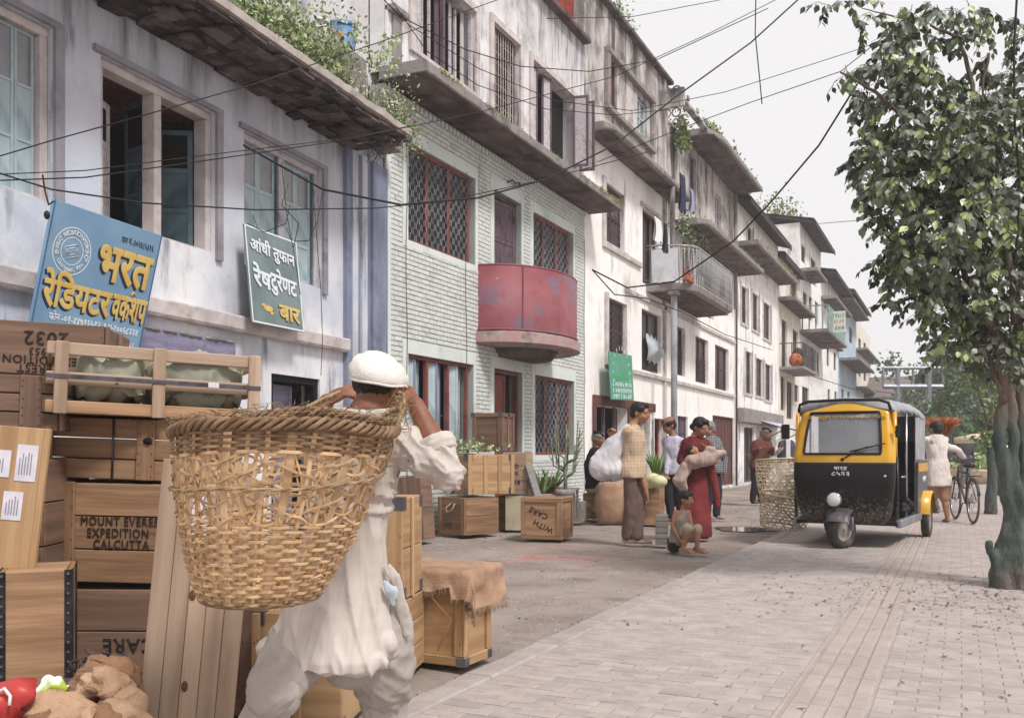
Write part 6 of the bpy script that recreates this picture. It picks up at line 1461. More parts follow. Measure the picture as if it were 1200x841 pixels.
def check(name, base, line, sc_=38, vert=None):
    m_ = mat(name, base, None, rough=.9, bump=.3, bscale=30); nt = m_.node_tree; N = nt.nodes; L = nt.links; tc = N.new('ShaderNodeTexCoord'); sp = N.new('ShaderNodeSeparateXYZ'); L.new(tc.outputs['Object'], sp.inputs[0]); outs = []
    for ax in ((0, 2) if vert is None else ((0,) if vert else (2,))):
        a = N.new('ShaderNodeMath'); a.operation = 'MULTIPLY'; a.inputs[1].default_value = sc_; L.new(sp.outputs[ax], a.inputs[0]); f = N.new('ShaderNodeMath'); f.operation = 'FRACT'; L.new(a.outputs[0], f.inputs[0]); g = N.new('ShaderNodeMath'); g.operation = 'LESS_THAN'; g.inputs[1].default_value = .28; L.new(f.outputs[0], g.inputs[0]); outs.append(g.outputs[0])
    if len(outs) == 2: mx = N.new('ShaderNodeMath'); mx.operation = 'MAXIMUM'; L.new(outs[0], mx.inputs[0]); L.new(outs[1], mx.inputs[1]); o = mx.outputs[0]
    else: o = outs[0]
    x = N.new('ShaderNodeMix'); x.data_type = 'RGBA'; x.inputs[6].default_value = (*lin(base), 1); x.inputs[7].default_value = (*lin(line), 1); L.new(o, x.inputs[0]); L.new(x.outputs[2], N['Principled BSDF'].inputs['Base Color']); return m_
def cloth(name, c, c2=None, **kw): return mat('cloth_'+name, c, c2 or c, scale=6, rough=.92, bump=.35, bscale=30, **kw)
def topi(t, S, m_, h=.085, nm='cap'):
    b = MB(); k = S.to_3x3(); rr = []
    for (rx, ry, z, dy) in ((.084,.098,.045,.006), (.086,.100,.060,.006), (.078,.094,.10,.008), (.060,.080,.045+h,.012), (.03,.05,.052+h,.012)):
        rr.append([S @ Vector((rx*math.cos(a), dy+ry*math.sin(a), z)) for a in np.linspace(0, 2*math.pi, 21)[:-1]])
    b.ring(rr); return b.build(nm, m_, t)
# --- man in the checked shirt with the white sack
F = Fig('person', 'man in tan checked shirt and mauve trousers with a white sack over his shoulder', 741, 636.5)
J = F.J
q = standing(F, 1.70, R(58), SKIN, check('tan_check', 'c4ab92', 'b59c84', 26), cloth('mauve', '735c58', '65504c'), mat('pale_shoe', 'a99a96', rough=.6),
    ((J(728, 530, .1), J(716, 512, .0), (.3,-.1,.9), (0,-1,0)), (J(752, 556, -.05), J(758, 578, -.08), (.1,-.05,-1), (-1,-.2,0))), head_c=J(750, 484), hyaw=R(62), hpitch=R(8), feet=((-.06, .03, 1, -.45), (.06, -.03, 1, -.35)), shirt='short', lean=(.02, 0), build=1.02, hands=(1.2, .5))
hair(F.t, q['S'])
sack = thing('white_sack', 'bulging white cloth sack slung over the shoulder of the man in the checked shirt', 'sack', F.P, TH)
b = MB(); capsule(b, [J(735, 500, -.05), J(722, 520, .0), J(708, 545, .05)], [.03, .12, .19], n=16); b.ell(J(707, 548, .03), (.19,.16,.16)); b.ell(J(722, 550, .02), (.17,.15,.14))
remesh(b, .014, 'bag', mat('white_sackcloth', 'd6d2d4', 'c2bec2', scale=5, rough=.85, bump=.4, bscale=20, dirt='8e888c', dscale=4, dmix=(.55,.75), damt=.4), sack, 2, folds(.022, 6, 4, .7))
# --- woman in red with the baby
F = Fig('person', 'woman in dark red blouse and red skirt cradling a wrapped baby', 815, 631); J = F.J
wr = cloth('dark_red', '6e2c32', '5c2228')
q = standing(F, 1.55, R(14), SKIN, wr, wr, mat('black_shoe', '1e1a1a', rough=.5), ((J(797, 540, .02), J(812, 548, -.18), (.9,-.1,.12), (0,.3,1)), (J(838, 536, .02), J(832, 524, -.2), (-.9,-.1,.15), (0,.3,1))),
    head_c=J(821, 501, -.03), hyaw=R(38), hpitch=R(18), feet=((-.07, 0), (.08, .02)), shirt='half', build=.98, legs='none', hands=(.5, .5))
b = MB(); pel = q['pel']; rr = []
for (z, w, d_) in ((.03,.20,.20), (.06,.215,.21), (.3,.20,.185), (.6,.185,.15), (.80,.185,.14), (.95,.15,.115)):
    rr.append([Vector((w*math.cos(a)*(1+.05*math.sin(9*a)*(1-z)), d_*math.sin(a)*(1+.06*math.sin(7*a+1)*(1-z)), z)) for a in np.linspace(0, 2*math.pi, 37)[:-1]])
b.ring(rr); b.build('skirt', cloth('skirt_red', '84383a', '702c2e'), F.t)
b = MB(); capsule(b, [J(833, 545, -.12), J(838, 570, -.12), J(841, 592, -.1)], [.05,.05,.035]); remesh(b, .01, 'sash', cloth('skirt_red', '84383a'), F.t, 1, folds(.01, 14))
hair(F.t, q['S'], vol=1.04, bun=(0, .12, -.02)); b = MB(); capsule(b, [J(815, 508, .05), J(806, 524, .0), J(806, 540, -.02)], [.045,.035,.02]); remesh(b, .009, 'hair_braid', HAIR, F.t, 1)
b = MB(); rr = MB(); b.ell(q['S'] @ Vector((0,-.06,.02)), (.001,.001,.001)); 
bb = thing('person', 'swaddled baby held in the arms of the woman in red', 'person', F.P, TH); b = MB(); S2 = head(b, J(812, 528, -.24), R(60), R(-50), .062); capsule(b, [J(815, 533, -.24), J(830, 538, -.24), J(838, 540, -.22)], [.05,.055,.04]); remesh(b, .009, 'body', SKIN, bb, 1)
hair(bb, S2)
b = MB(); capsule(b, [J(812, 540, -.25), J(826, 537, -.26), J(846, 531, -.18)], [.095,.10,.06], n=16); capsule(b, [J(803, 548, -.22), J(797, 562, -.2), J(800, 570, -.18)], [.08,.095,.07], n=14); b.ell(J(832, 527, -.25), (.09,.05,.05))
remesh(b, .012, 'blanket', cloth('beige_wrap', 'b8a297', 'a38c82'), bb, 2, folds(.02, 9, 2, .8))
# --- child sitting on the black bag
F = Fig('person', 'small child in grey vest and shorts sitting on a black bag', 801, 646); J = F.J
b = MB(); k = .62
pe, ch, ne, hc = J(795, 632, .05), J(797, 608, .02), J(800, 597, 0), J(804, 585, -.03)
torso_rings(b, [(pe, .10, .08, R(60), 0), ((pe+ch)/2, .095, .075, R(60), 0), (ch, .10, .075, R(60), 0), (ne-Vector((0,0,.02)), .085, .05, R(60), 0), (ne, .03, .03, R(60), 0)], 0); capsule(b, [ne-Vector((0,0,.02)), hc], [.032,.03])
S2 = head(b, hc, R(48), R(10), .080)
for (s_, e_, w_, hd) in (((792, 600, -.04), (788, 616, -.06), (795, 629, -.12), (.3,-.3,-.9)), ((806, 600, .05), (810, 616, 0), (815, 622, -.08), (.7,-.5,-.2))):
    capsule(b, [J(*s_), J(*e_), J(*w_)], [.033,.027,.02]); hand(b, J(*w_), hd, (1,0,0), 1, .6, .62)
for (kx, ky, kd, ax) in ((805, 619, -.16, 801), (817, 620, -.12, 817)):
    a = J(ax, 640, -.12); a.z = .06; capsule(b, [J(797, 632, .03), J(kx, ky, kd), a], [.058,.042,.026]); foot(b, a, (.5,-.85,0))
remesh(b, .009, 'body', SKIN, F.t, 1); face(F.t, S2); hair(F.t, S2)
b = MB(); torso_rings(b, [(pe-Vector((0,0,.03)), .118, .1, R(60), 0), ((pe+ch)/2, .115, .095, R(60), 0), (ch, .115, .09, R(60), 0), (ne-Vector((0,0,.02)), .078, .06, R(60), 0), (ne-Vector((0,0,.005)), .05,.045, R(60), 0)], 0); remesh(b, .009, 'vest', cloth('grey_vest', '9c9282', '887e70'), F.t, 2, folds(.006, 16))
b = MB(); capsule(b, [J(797, 632, .03), J(805, 619, -.13)], [.075,.062]); capsule(b, [J(799, 632, .04), J(817, 620, -.1)], [.075,.062]); remesh(b, .009, 'shorts', cloth('grey_short', 'b0a492', '988c7c'), F.t, 2, folds(.006, 16))
for ax in (801, 817): a = J(ax, 640, -.12); a.z = 0; shoe(F.t, a-Vector((.03,-.04,0)), (.5,-.85), mat('green_sandal', '7c8a70', rough=.6), .18, nm='sandal').scale = (1, 1, .42)
bg_ = thing('black_bag', 'small black bag used as a seat by the child', 'bag', F.P, TH); b = MB(); b.box(tuple(J(783, 646, .12)+Vector((0,-.1,.0))), tuple(J(797, 630, .12)+Vector((0,.1,.0))), c=.02); b.build('body', mat('black_leatherette', '1b1a1c', rough=.45, bump=.3), bg_)
MB().tube([J(786, 631, .1), J(788, 626, .1), J(793, 626, .1), J(795, 631, .1)], .008, n=6).build('handle', mat('black_leatherette', '1b1a1c'), bg_)
# --- man in white shirt with patterned cap, seen behind
F = Fig('person', 'man in pale lilac shirt and reddish patterned cap bending over the melons', 792, 597.5, 14.9); F.P.z = 0; J = F.J
q = standing(F, 1.60, R(-35), SKIN2, cloth('lilac', 'c3bfcf', 'b0adc0'), cloth('black_trouser', '2b2a30'), mat('black_shoe', '1e1a1a'), ((J(783, 540, -.1), J(781, 556, -.2), (-.2,-.3,-.9), (0,-1,0)), (J(802, 540, 0), J(803, 556, -.1), (0,-.2,-.95), (0,-1,0))),
    head_c=J(784, 499, -.08), hyaw=R(-70), hpitch=R(22), shirt='long', lean=(-.06,-.05), build=1.05, vox=.013)
hair(F.t, q['S']); topi(F.t, q['S'], check('plaid_cap', '6e3c34', 'a08060', 60), .07)
# --- man in dark checked shirt behind the woman
F = Fig('person', 'grey-haired man in black-and-white checked shirt standing behind the woman in red', 834, 607.5, 15.6); F.P.z = 0; J = F.J
q = standing(F, 1.62, R(40), SKIN2, check('mono_check', '8d8d92', '33343a', 32), cloth('navy', '2e303c', '262833'), mat('beige_sandal', 'a0908a'), ((J(838, 536, 0), J(833, 548, -.15), (-.4,-.5,-.3), (0,-.5,-1)), (J(850, 538, .05), J(849, 556, -.02), (0,-.1,-1), (-1,0,0))),
    head_c=J(831, 503, -.04), hyaw=R(-50), hpitch=R(14), shirt='long', build=1.06, vox=.013)
hair(F.t, q['S'], GHAIR)
# --- old man in black waistcoat sitting with his back turned
F = Fig('person', 'old man in black waistcoat and black cap sitting with his back to the mint house', 696, 607, 15.3); F.P.z = 0; J = F.J
b = MB(); pe, ch, ne, hc = J(697, 572, .1), J(695, 543, .05), J(699, 523, 0), J(701, 514, -.05)
torso_rings(b, [(pe, .16, .12, R(70), 0), ((pe+ch)/2, .14, .11, R(70), 0), (ch, .17, .12, R(70), 0), (ne-Vector((0,0,.05)), .13, .09, R(70), 0), (ne, .055, .055, R(70), 0)], 0); capsule(b, [ne-Vector((0,0,.04)), hc], [.058,.05]); S2 = head(b, hc, R(75), R(5), .096)
for dx in (0, .12):
    capsule(b, [pe+Vector((.0,dx,0)), J(708, 572, -.15+dx), J(707, 600, -.15+dx)], [.08,.06,.035]); foot(b, Vector((J(707,600,-.15+dx).x, J(707,600,-.15+dx).y, .07)), (1,-.2,0))
capsule(b, [J(694, 532, .0), J(697, 552, -.15), J(706, 562, -.2)], [.05,.042,.026]); hand(b, J(706, 562, -.2), (1,-.2,-.1), (0,0,-1), 1, .5)
capsule(b, [J(702, 532, .25), J(706, 552, .2), J(711, 560, .1)], [.05,.042,.026]); hand(b, J(711, 560, .1), (1,-.2,-.1), (0,0,-1), -1, .5)
remesh(b, .012, 'body', SKIN2, F.t, 1); face(F.t, S2); hair(F.t, S2, GHAIR); topi(F.t, S2, mat('black_cap', '17161a', rough=.9), .085)
b = MB(); torso_rings(b, [(pe, .19, .15, R(70), 0), ((pe+ch)/2, .185, .145, R(70), 0), (ch, .20, .145, R(70), 0), (ne-Vector((0,0,.05)), .15, .11, R(70), 0), (ne-Vector((0,0,.01)), .075, .075, R(70), 0)], 0); remesh(b, .012, 'waistcoat', cloth('black_waistcoat', '1f1e22', '19181c'), F.t, 2, folds(.008, 12))
b = MB(); capsule(b, [J(694, 532, .0), J(697, 552, -.15), J(704, 560, -.19)], [.072,.06,.048]); capsule(b, [J(702, 532, .25), J(706, 552, .2), J(710, 559, .12)], [.072,.06,.048]); remesh(b, .012, 'sleeves', cloth('white_shirt', 'd2ccca'), F.t, 2, folds(.008, 12))
b = MB()
for dx in (0, .12): capsule(b, [pe+Vector((.0,dx,0)), J(708, 572, -.15+dx), J(707, 596, -.15+dx)], [.11,.085,.06])
b.ell(pe, (.17,.17,.1)); remesh(b, .012, 'trousers', cloth('beige_trousers', 'b5a79e'), F.t, 2, folds(.008, 10))
# --- two men talking by the awning
F = Fig('person', 'man in maroon striped shirt and dark cap talking beside the empty baskets', 887, 590, 20.2); F.P.z = 0; J = F.J
q = standing(F, 1.62, R(20), SKIN2, check('maroon_stripe', '6e4038', '4a2a28', 34, True), cloth('black_trouser2', '26242a'), mat('black_shoe', '1e1a1a'), ((J(881, 530, -.05), J(890, 526, -.25), (.6,-.4,.4), (0,-.5,1)), (J(905, 532, -.02), J(906, 524, -.25), (-.5,-.5,.5), (0,-.5,1))),
    head_c=J(898, 508, -.05), hyaw=R(55), hpitch=R(12), shirt='long', build=1.1, vox=.014, lean=(.08, 0)); hair(F.t, q['S'], GHAIR); topi(F.t, q['S'], mat('black_cap', '17161a'), .07)
F = Fig('person', 'man in grey waistcoat over white shirt and pink cap, gesturing behind the baskets', 921, 586, 21.4); F.P.z = 0; J = F.J
q = standing(F, 1.68, R(-6), SKIN2, cloth('white_shirt2', 'd4cfd0'), cloth('pale_suruwal', 'c9c2be'), mat('black_shoe', '1e1a1a'), ((J(909, 532, -.02), J(916, 524, -.28), (-.3,-.6,.5), (0,-.5,1)), (J(934, 534, 0), J(935, 552, -.05), (0,-.1,-1), (-1,0,0))),
    head_c=J(920, 505, -.04), hyaw=R(-12), hpitch=R(4), shirt='long', build=1.1, vox=.014, long_shirt=.2); hair(F.t, q['S'], GHAIR); topi(F.t, q['S'], mat('pink_topi', 'b98c8c', '9c7478', scale=40), .085)
b = MB(); torso_rings(b, [(q['P'](0,0,.84), .205, .16, R(-6), 0), (q['wai'], .195, .155, R(-6), 0), (q['che'], .215, .16, R(-6), 0), (q['sho']+Vector((0,0,-.02)), .19, .135, R(-6), 0), (q['sho']+Vector((0,0,.03)), .13, .105, R(-6), 0)], 0); wcoat = remesh(b, .013, 'waistcoat', cloth('grey_waistcoat', '4c4c58', '42424e'), F.t, 2, folds(.006, 12))
b = MB(); b.box((-.05, -.185, .86), (.05, -.14, 1.4), c=.01); b.build('shirt_front', cloth('white_shirt2', 'd4cfd0'), F.t)
# --- man in a long white shirt pushing the bicycle, barefoot, mid-stride
F = Fig('person', 'barefoot man in long white shirt walking away pushing a bicycle', 1100, 611.5, 15.0); F.P.z = 0; J = F.J
an1, an2 = J(1107, 604, -.1), J(1091, 606, .15)
q = standing(F, 1.63, R(188), SKIN, cloth('long_white', 'd6ccc6', 'c6bcb6'), cloth('tan_shorts', 'b08a6c', '9c7a60'), None, ((J(1086, 543, .15), J(1088, 553, .4), (.2,.8,-.1), (0,0,-1)), (J(1122, 527, .1), J(1130, 536, .35), (.5,.8,-.1), (0,0,-1))),
    head_c=J(1097, 503, .05), hyaw=R(190), hpitch=R(5), feet=((.10, -.10, .1, 1), (-.12, .15, .1, 1)), shirt='long', build=1.06, long_shirt=.20, legs='shorts', hem=.60, lean=(-.02, .05), knees=[J(1107, 585, .02), J(1092, 585, .12)], vox=.012)
hair(F.t, q['S'])
# --- distant figures along the pavement
def small(label, px, py, H, top, bot, yaw=0, cap=None, arms=None, hair_m=HAIR, ls=0):
    F = Fig('person', label, px, py); J = F.J; q_ = H/1.7
    a = arms or (((-.26*q_, 0, 1.05*q_), (-.24*q_, -.12, .82*q_), (0,-.2,-1), (1,0,0)), ((.26*q_, 0, 1.05*q_), (.24*q_, -.12, .82*q_), (0,-.2,-1), (-1,0,0)))
    q = standing(F, H, yaw, SKIN2, top, bot, mat('black_shoe', '1e1a1a'), a, shirt='long', vox=.02, hyaw=yaw, long_shirt=ls); hair(F.t, q['S'], hair_m)
    if cap: topi(F.t, q['S'], cap, .07)
    return F, q
small('distant man in dark jacket and black cap, pale roll on his shoulder', 1131, 572, 1.62, cloth('dark_jacket', '3c3a46'), cloth('grey_legs', '6a6870'), R(0), mat('black_cap', '17161a'))
rl_ = thing('cloth_roll', 'long pale roll carried across the shoulder of the distant man in dark jacket', 'roll'); MB().tube([at(1118, 516, 27.5), at(1138, 514, 27.3), at(1157, 511, 27.1)], [.09,.14,.11], n=10).build('roll', cloth('straw_roll', 'cfc0a6'), rl_)
small('figure in white blouse and dark skirt walking beyond the second tree', 1175, 566, 1.6, cloth('white_blouse', 'd8d4d6'), cloth('grey_legs', '6a6870'), R(170))
small('figure in black with white scarf near the far trees on the right', 1159, 560, 1.6, cloth('black_trouser', '2b2a30'), cloth('black_trouser2', '26242a'), R(120))
# ================================================================ THE PORTER AND HIS BASKET
F = Fig('person', 'porter in cream shirt and headcloth seen from behind, hands raised to his basket rope', 415, 905, 3.05); F.P.z = 0; J = F.J
PSKIN = mat('porter_skin', '8e6048', '7a4e3a', scale=14, rough=.55, bump=.25, bscale=70, spec=.4)
SHIRT = mat('cream_homespun', 'cac0b8', 'b8ada5', scale=3, rough=.95, bump=.5, bscale=16, bstretch=(1,1,.6), sheen=.0, dirt='9c8d80', dscale=3, dmix=(.56,.78), damt=.45)
PANT = mat('grey_cream_cotton', 'b2a9a4', 'a0978f', scale=3, rough=.95, bump=.7, bscale=12, bstretch=(1,1,.7), dirt='8a7f78', dscale=3, dmix=(.56,.78), damt=.5)
# joints (pixel, pixel, depth offset)
nk = J(432, 478, .02); hc = J(446, 458, .05); shl = J(372, 508, .05); shr = J(468, 520, .0); elr = J(526, 556, -.02); wrr = J(487, 474, .04); ell_ = J(352, 520, .30); wrl = J(383, 470, .34)
chst = J(418, 545, .05); wst = J(408, 610, .05); pel = J(400, 680, .05); hipl = J(372, 715, .08); hipr = J(432, 712, .05)
knl = J(322, 806, -.12); anl = J(268, 930, .25); knr = J(450, 815, .15); anr = J(452, 900, .3)
b = MB(); torso_rings(b, [(pel-Vector((0,0,.08)), .13, .10, 0, 0), (pel, .14, .11, 0, 0), (wst, .12, .10, 0, 0), (chst, .15, .12, 0, 0), (J(420, 515, .05), .15, .11, 0, 0), (J(424, 495, .04), .10, .08, 0, 0), (nk, .055, .055, 0, 0)])
capsule(b, [J(424, 498, .04), nk, hc-Vector((0,0,.02))], [.07, .058, .055])
S = head(b, hc, R(180-35), R(22), .098)
capsule(b, [shr, elr, wrr], [.056,.044,.029]); capsule(b, [elr.lerp(wrr, .1), elr.lerp(wrr, .38), wrr], [.043,.047,.027])
capsule(b, [shl, ell_, wrl], [.056,.044,.029])
for (h_, k_, a_) in ((hipl, knl, anl), (hipr, knr, anr)): capsule(b, [h_, k_, a_], [.085,.06,.04])
hand(b, wrr, (-.72,.10,.30), (.1,.75,-.5), 1, .95, 1.0, .12); hand(b, wrl, (.45,-.1,.22), (.3,.5,-.6), -1, .9, 1.0, .12)
foot(b, Vector((anl.x, anl.y, .07)), (0,1,0)); foot(b, Vector((anr.x, anr.y, .07)), (0,1,0))
remesh(b, .0055, 'body', PSKIN, F.t, 1); 
# hair under the cloth
b = MB(); k3 = S.to_3x3(); b.ell(S @ Vector((0,.040,.006)), (.076,.064,.052), k3, nu=16, nv=10); b.ell(S @ Vector((0,.02,.015)), (.081,.086,.044), k3, nu=16, nv=10); remesh(b, .006, 'hair', HAIR, F.t, 1, folds(.003, 80, 3, 1))
# tight white head cloth with creases
b = MB(); rr = []; zc = J(443, 437, .04)
for j in range(15):
    ph = j/14; ang = -0.30+ph*(math.pi/2+.29)
    rr.append([zc+Vector(((.096+.003*math.sin(7*a+j*.5)+.007*noise.noise(Vector((math.cos(a)*4, math.sin(a)*4, j*.6))))*math.cos(ang)*math.cos(a), .108*math.cos(ang)*math.sin(a), (.075+.004*math.sin(5*a+j*1.3))*math.sin(ang)-.016*math.cos(a-.3)*math.cos(ang)-.006-.020*max(0, -math.sin(a))*math.cos(ang)**2)) for a in np.linspace(0, 2*math.pi, 57)[:-1]])
b.ring(rr); hc_ = b.build('head_cloth', mat('white_headcloth', 'e2dcd6', 'd4cdc6', scale=4, rough=.95, bump=.4, bscale=110), F.t)
b = MB(); rim = rr[0]; b.tube(rim[::1], .0045, n=6, closed=True); b.build('cloth_hem', mat('white_headcloth', 'e2dcd6'), F.t)
# shirt: torso, flared tail and both sleeves grown together, with gathered folds
def ridge(v, s=1.0): return max(0, 1-abs(noise.noise(v))*3.2)**2*s
def sfold(p, n_):
    q = 0
    if p.x > shr.x-.02 and p.z > .98: q += ridge(Vector((p.x*5-p.z*5, p.y*9, (p.x+p.z)*15)), .012)+ridge(Vector((p.x*14, p.y*12+4, p.z*24)), .005)
    elif p.z > .98: q += ridge(Vector((p.x*11+p.z*7, p.y*7, p.z*2.5)), .007)+ridge(Vector((p.x*20-p.z*7, p.y*9, p.z*4)), .0035)
    else: q += ridge(Vector((p.x*13+p.z*3, p.y*9, p.z*1.6)), .011)+ridge(Vector((p.x*27-p.z*4, p.y*14, p.z*2.4)), .004)
    s_ = p-shr; d = (p-elr).length
    q += .012*noise.noise(Vector((p.x*7, p.y*7, p.z*3)))-.008
    if p.x > shr.x+.02 and p.z > 1.0:     # sleeve creases run across the elbow
        q += .007*math.sin((p-elr).length*78+noise.noise(p*6)*3)*math.exp(-((d-.11)/.13)**2)
    elif p.z > 1.12: q += .007*math.sin((p.x*.7+p.z*1.3)*46+noise.noise(p*5)*4)*max(0, 1-abs(p.x-.12)/.25)
    if p.z < .92: q += .005*math.sin(p.x*62+p.z*12+noise.noise(p*5)*3.5)*min(1, (.92-p.z)/.18)
    elif p.z < 1.02: q += .010*math.sin(p.z*95+p.x*18+noise.noise(p*6)*3)*math.exp(-((p.z-.94)/.055)**2)
    return q
def flare(px, py, hw, hd, yaw=0, dd=.05): return (J(px, py, dd), hw, hd, yaw, 0)
b = MB()
torso_rings(b, [flare(384, 778, .205, .165, R(-8), .02), flare(386, 765, .215, .17, R(-8), .02), flare(392, 725, .195, .155, R(-5), .03), flare(401, 672, .156, .135), flare(406, 636, .136, .122), flare(408, 610, .138, .12), flare(413, 560, .160, .135), flare(417, 525, .172, .138), flare(421, 503, .155, .125), flare(427, 486, .092, .09), flare(431, 476, .070, .072)])
capsule(b, [shr, elr], [.072,.064], n=18); capsule(b, [elr, elr.lerp(wrr, .40)], [.062,.056], n=18); capsule(b, [J(440, 500, .02), shr], [.06,.075], n=16)
capsule(b, [shl, ell_, ell_.lerp(wrl, .45)], [.072,.062,.058], n=16); capsule(b, [J(405, 498, .05), shl], [.06,.072], n=16)
b.ell(J(335, 758, .02), (.10,.10,.05)); b.ell(J(322, 772, -.02), (.055,.07,.035))
# tail hanging lower behind (towards the viewer)
b.ell(J(402, 776, -.09), (.15,.035,.05)); b.ell(J(432, 752, -.04), (.10,.04,.05))
remesh(b, .0055, 'shirt', SHIRT, F.t, 5, sfold)
cr = elr.lerp(wrr, .42); dcr = (wrr-elr).normalized(); u_ = dcr.orthogonal().normalized(); w_ = dcr.cross(u_)
b = MB()
for q, (o_, r_) in enumerate(((-.028,.055), (-.010,.060), (.010,.058))): b.tube([cr+dcr*o_+u_*math.cos(a)*(r_+.002*math.sin(5*a))+w_*math.sin(a)*r_ for a in np.linspace(0, 2*math.pi, 33)[:-1]], .0115, n=8, closed=True)
remesh(b, .006, 'rolled_cuff', SHIRT, F.t, 1, folds(.003, 40))
b = MB(); b.tube([nk+Vector((.078*math.cos(a), .080*math.sin(a), -.012+.012*math.sin(a))) for a in np.linspace(0, 6.283, 33)[:-1]], .010, n=8, closed=True, flat=1.6); b.build('collar', SHIRT, F.t)
# loose trousers, gathered; rolled hems; pale blue cloth tucked at the waist
def pfold(p, n_): return ridge(Vector((p.x*9+p.z*7, p.y*8, p.z*3-p.x*2)), .008)+ridge(Vector((p.x*18-p.z*14, p.y*14, p.z*12)), .004)+.012*noise.noise(Vector((p.x*6, p.y*6, p.z*4)))+.022*(.3-abs(noise.noise(Vector((p.x*9+p.z*6, p.y*8, p.z*6)))))+.004*math.sin(p.x*30+p.z*40+noise.noise(p*5)*5)*(.5+.5*noise.noise(p*3))
b = MB(); torso_rings(b, [flare(402, 742, .14, .12), flare(402, 715, .125, .105), flare(404, 690, .11, .09)])
capsule(b, [J(372, 738, .06), J(342, 775, -.02), knl], [.120,.100,.088], n=20); capsule(b, [J(436, 742, .06), J(448, 780, .10), J(450, 812, .14)], [.115,.098,.088], n=20); capsule(b, [J(400, 745, .05), J(410, 775, .06)], [.13,.09], n=16)
b.ell(J(464, 742, .05), (.04,.07,.12)); b.ell(J(430, 785, .1), (.14,.09,.07))
remesh(b, .008, 'trousers', PANT, F.t, 3, pfold)
b = MB(); capsule(b, [knl+Vector((.015,.02,.0)), knl.lerp(anl, .5), knl.lerp(anl, .75)], [.080,.074,.066], n=16); capsule(b, [J(449, 815, .14), J(450, 850, .2), J(451, 872, .24)], [.086,.07,.06], n=16); remesh(b, .008, 'under_trousers', mat('pale_under_cotton', 'bbb3af', 'ada5a1', scale=3, rough=.95, bump=.2, bscale=150), F.t, 3, folds(.012, 10))
b = MB(); capsule(b, [J(451, 682, -.05), J(457, 692, -.055), J(461, 707, -.04)], [.009,.020,.012], flat=.35, up=(0,-1,0)); b.ell(J(463, 694, -.045), (.014,.008,.026)); remesh(b, .005, 'blue_cloth', mat('pale_blue_cloth', 'aab9c6', 'bac6d0', scale=4, rough=.9, bump=.3), F.t, 2, folds(.004, 25))
b = MB(); b.tube([J(452, 662, -.03), J(462, 676, -.04), J(469, 700, -.03), J(475, 728, -.01), J(478, 745, .0)], [.016,.022,.018,.022,.014], n=10, flat=.35, up=(0,-1,0)); remesh(b, .004, 'shirt_flap', SHIRT, F.t, 1, folds(.004, 30))
# ---- the basket
BAMB = mat('split_bamboo', 'd0b088', 'ac8660', scale=7, rough=.5, stretch=(1,1,1), bump=.3, bscale=40, spec=.4, dirt='7a5232', dscale=9, dmix=(.55,.72), damt=.6, rand=.22)
BAMD = mat('old_bamboo_rim', '957a5f', '745941', scale=12, rough=.7, bump=.5, bscale=50, dirt='4a3220', dscale=10, dmix=(.52,.7), damt=.7, rand=.2)
ROPE = mat('jute_rope', 'b39a78', '957b5c', scale=25, rough=.95, bump=.9, bscale=90)
bc_top = at(337, 494, 2.62); bc_bot = at(305, 697, 2.64)
ax = bc_top-bc_bot; Hb_ = ax.length; 
bk = thing('woven_basket', 'large conical bamboo basket carried on the porter\'s back', 'basket', bc_bot); pit = -.085; SHX = ax.dot(Vector((CT, ST, 0))); Hb_ = ax.z
bk.rotation_euler = (-pit, 0, TH)
def brad(t): return .163+(.302-.163)*(t**.80)+.012*math.sin(math.pi*t)
def bpt(a, t, dr=0): r_ = brad(t)+dr; return (r_*math.cos(a)+SHX*t, r_*.86*math.sin(a), t*Hb_-.018*math.cos(2*a)*t)
NR = 34
def belt(b, pts, w, th, nrm):         # flat ribbon following points, nrm gives outward direction
    vs = []
    N_ = len(pts)
    for i, p in enumerate(pts):
        p = Vector(p); t_ = (Vector(pts[min(i+1, N_-1)])-Vector(pts[max(i-1, 0)])).normalized(); n_ = Vector(nrm(p)).normalized(); s_ = t_.cross(n_).normalized(); ww = w[i] if isinstance(w, list) else w
        vs += [p-s_*ww/2-n_*th/2, p+s_*ww/2-n_*th/2, p+s_*ww/2*.7+n_*th/2, p-s_*ww/2*.7+n_*th/2]
    fs = [(4*i+k, 4*i+(k+1) % 4, 4*i+4+(k+1) % 4, 4*i+4+k) for i in range(N_-1) for k in range(4)]; fs += [(0,1,2,3), tuple(4*(N_-1)+k for k in range(4))]
    b.add(vs, fs)
rad = lambda p: (p.x-SHX*p.z/Hb_, p.y, 0)
levels = []
t_ = .015
while t_ < .45: levels.append((t_, .0085, 0)); t_ += .0255
for t0 in (.485, .54, .595, .65, .705, .76, .805): levels.append((t0, .007, 1))
t_ = .845
while t_ < .985: levels.append((t_, .0085, 0)); t_ += .016
for k in range(NR):       # standing ribs: alternately broad and slim, leaning a little
    a0 = 2*math.pi*k/NR; wdt = .021 if k % 3 == 0 else .011; tw = rnd.uniform(-.02,.02); ph = k % 2
    pts = []
    for i in range(30):
        t = i/29*1.0; s_ = math.sin(t*Hb_/.0265*math.pi/ .98+ph*math.pi)*.0035 if t < .46 else .002*(-1)**ph
        pts.append(bpt(a0+tw*t+(.010*math.sin(t*9+k)), t, s_))
    b = MB(); belt(b, pts, [wdt*(.8+.45*i/29) for i in range(30)], .0026, rad); b.build('rib', BAMB, bk)
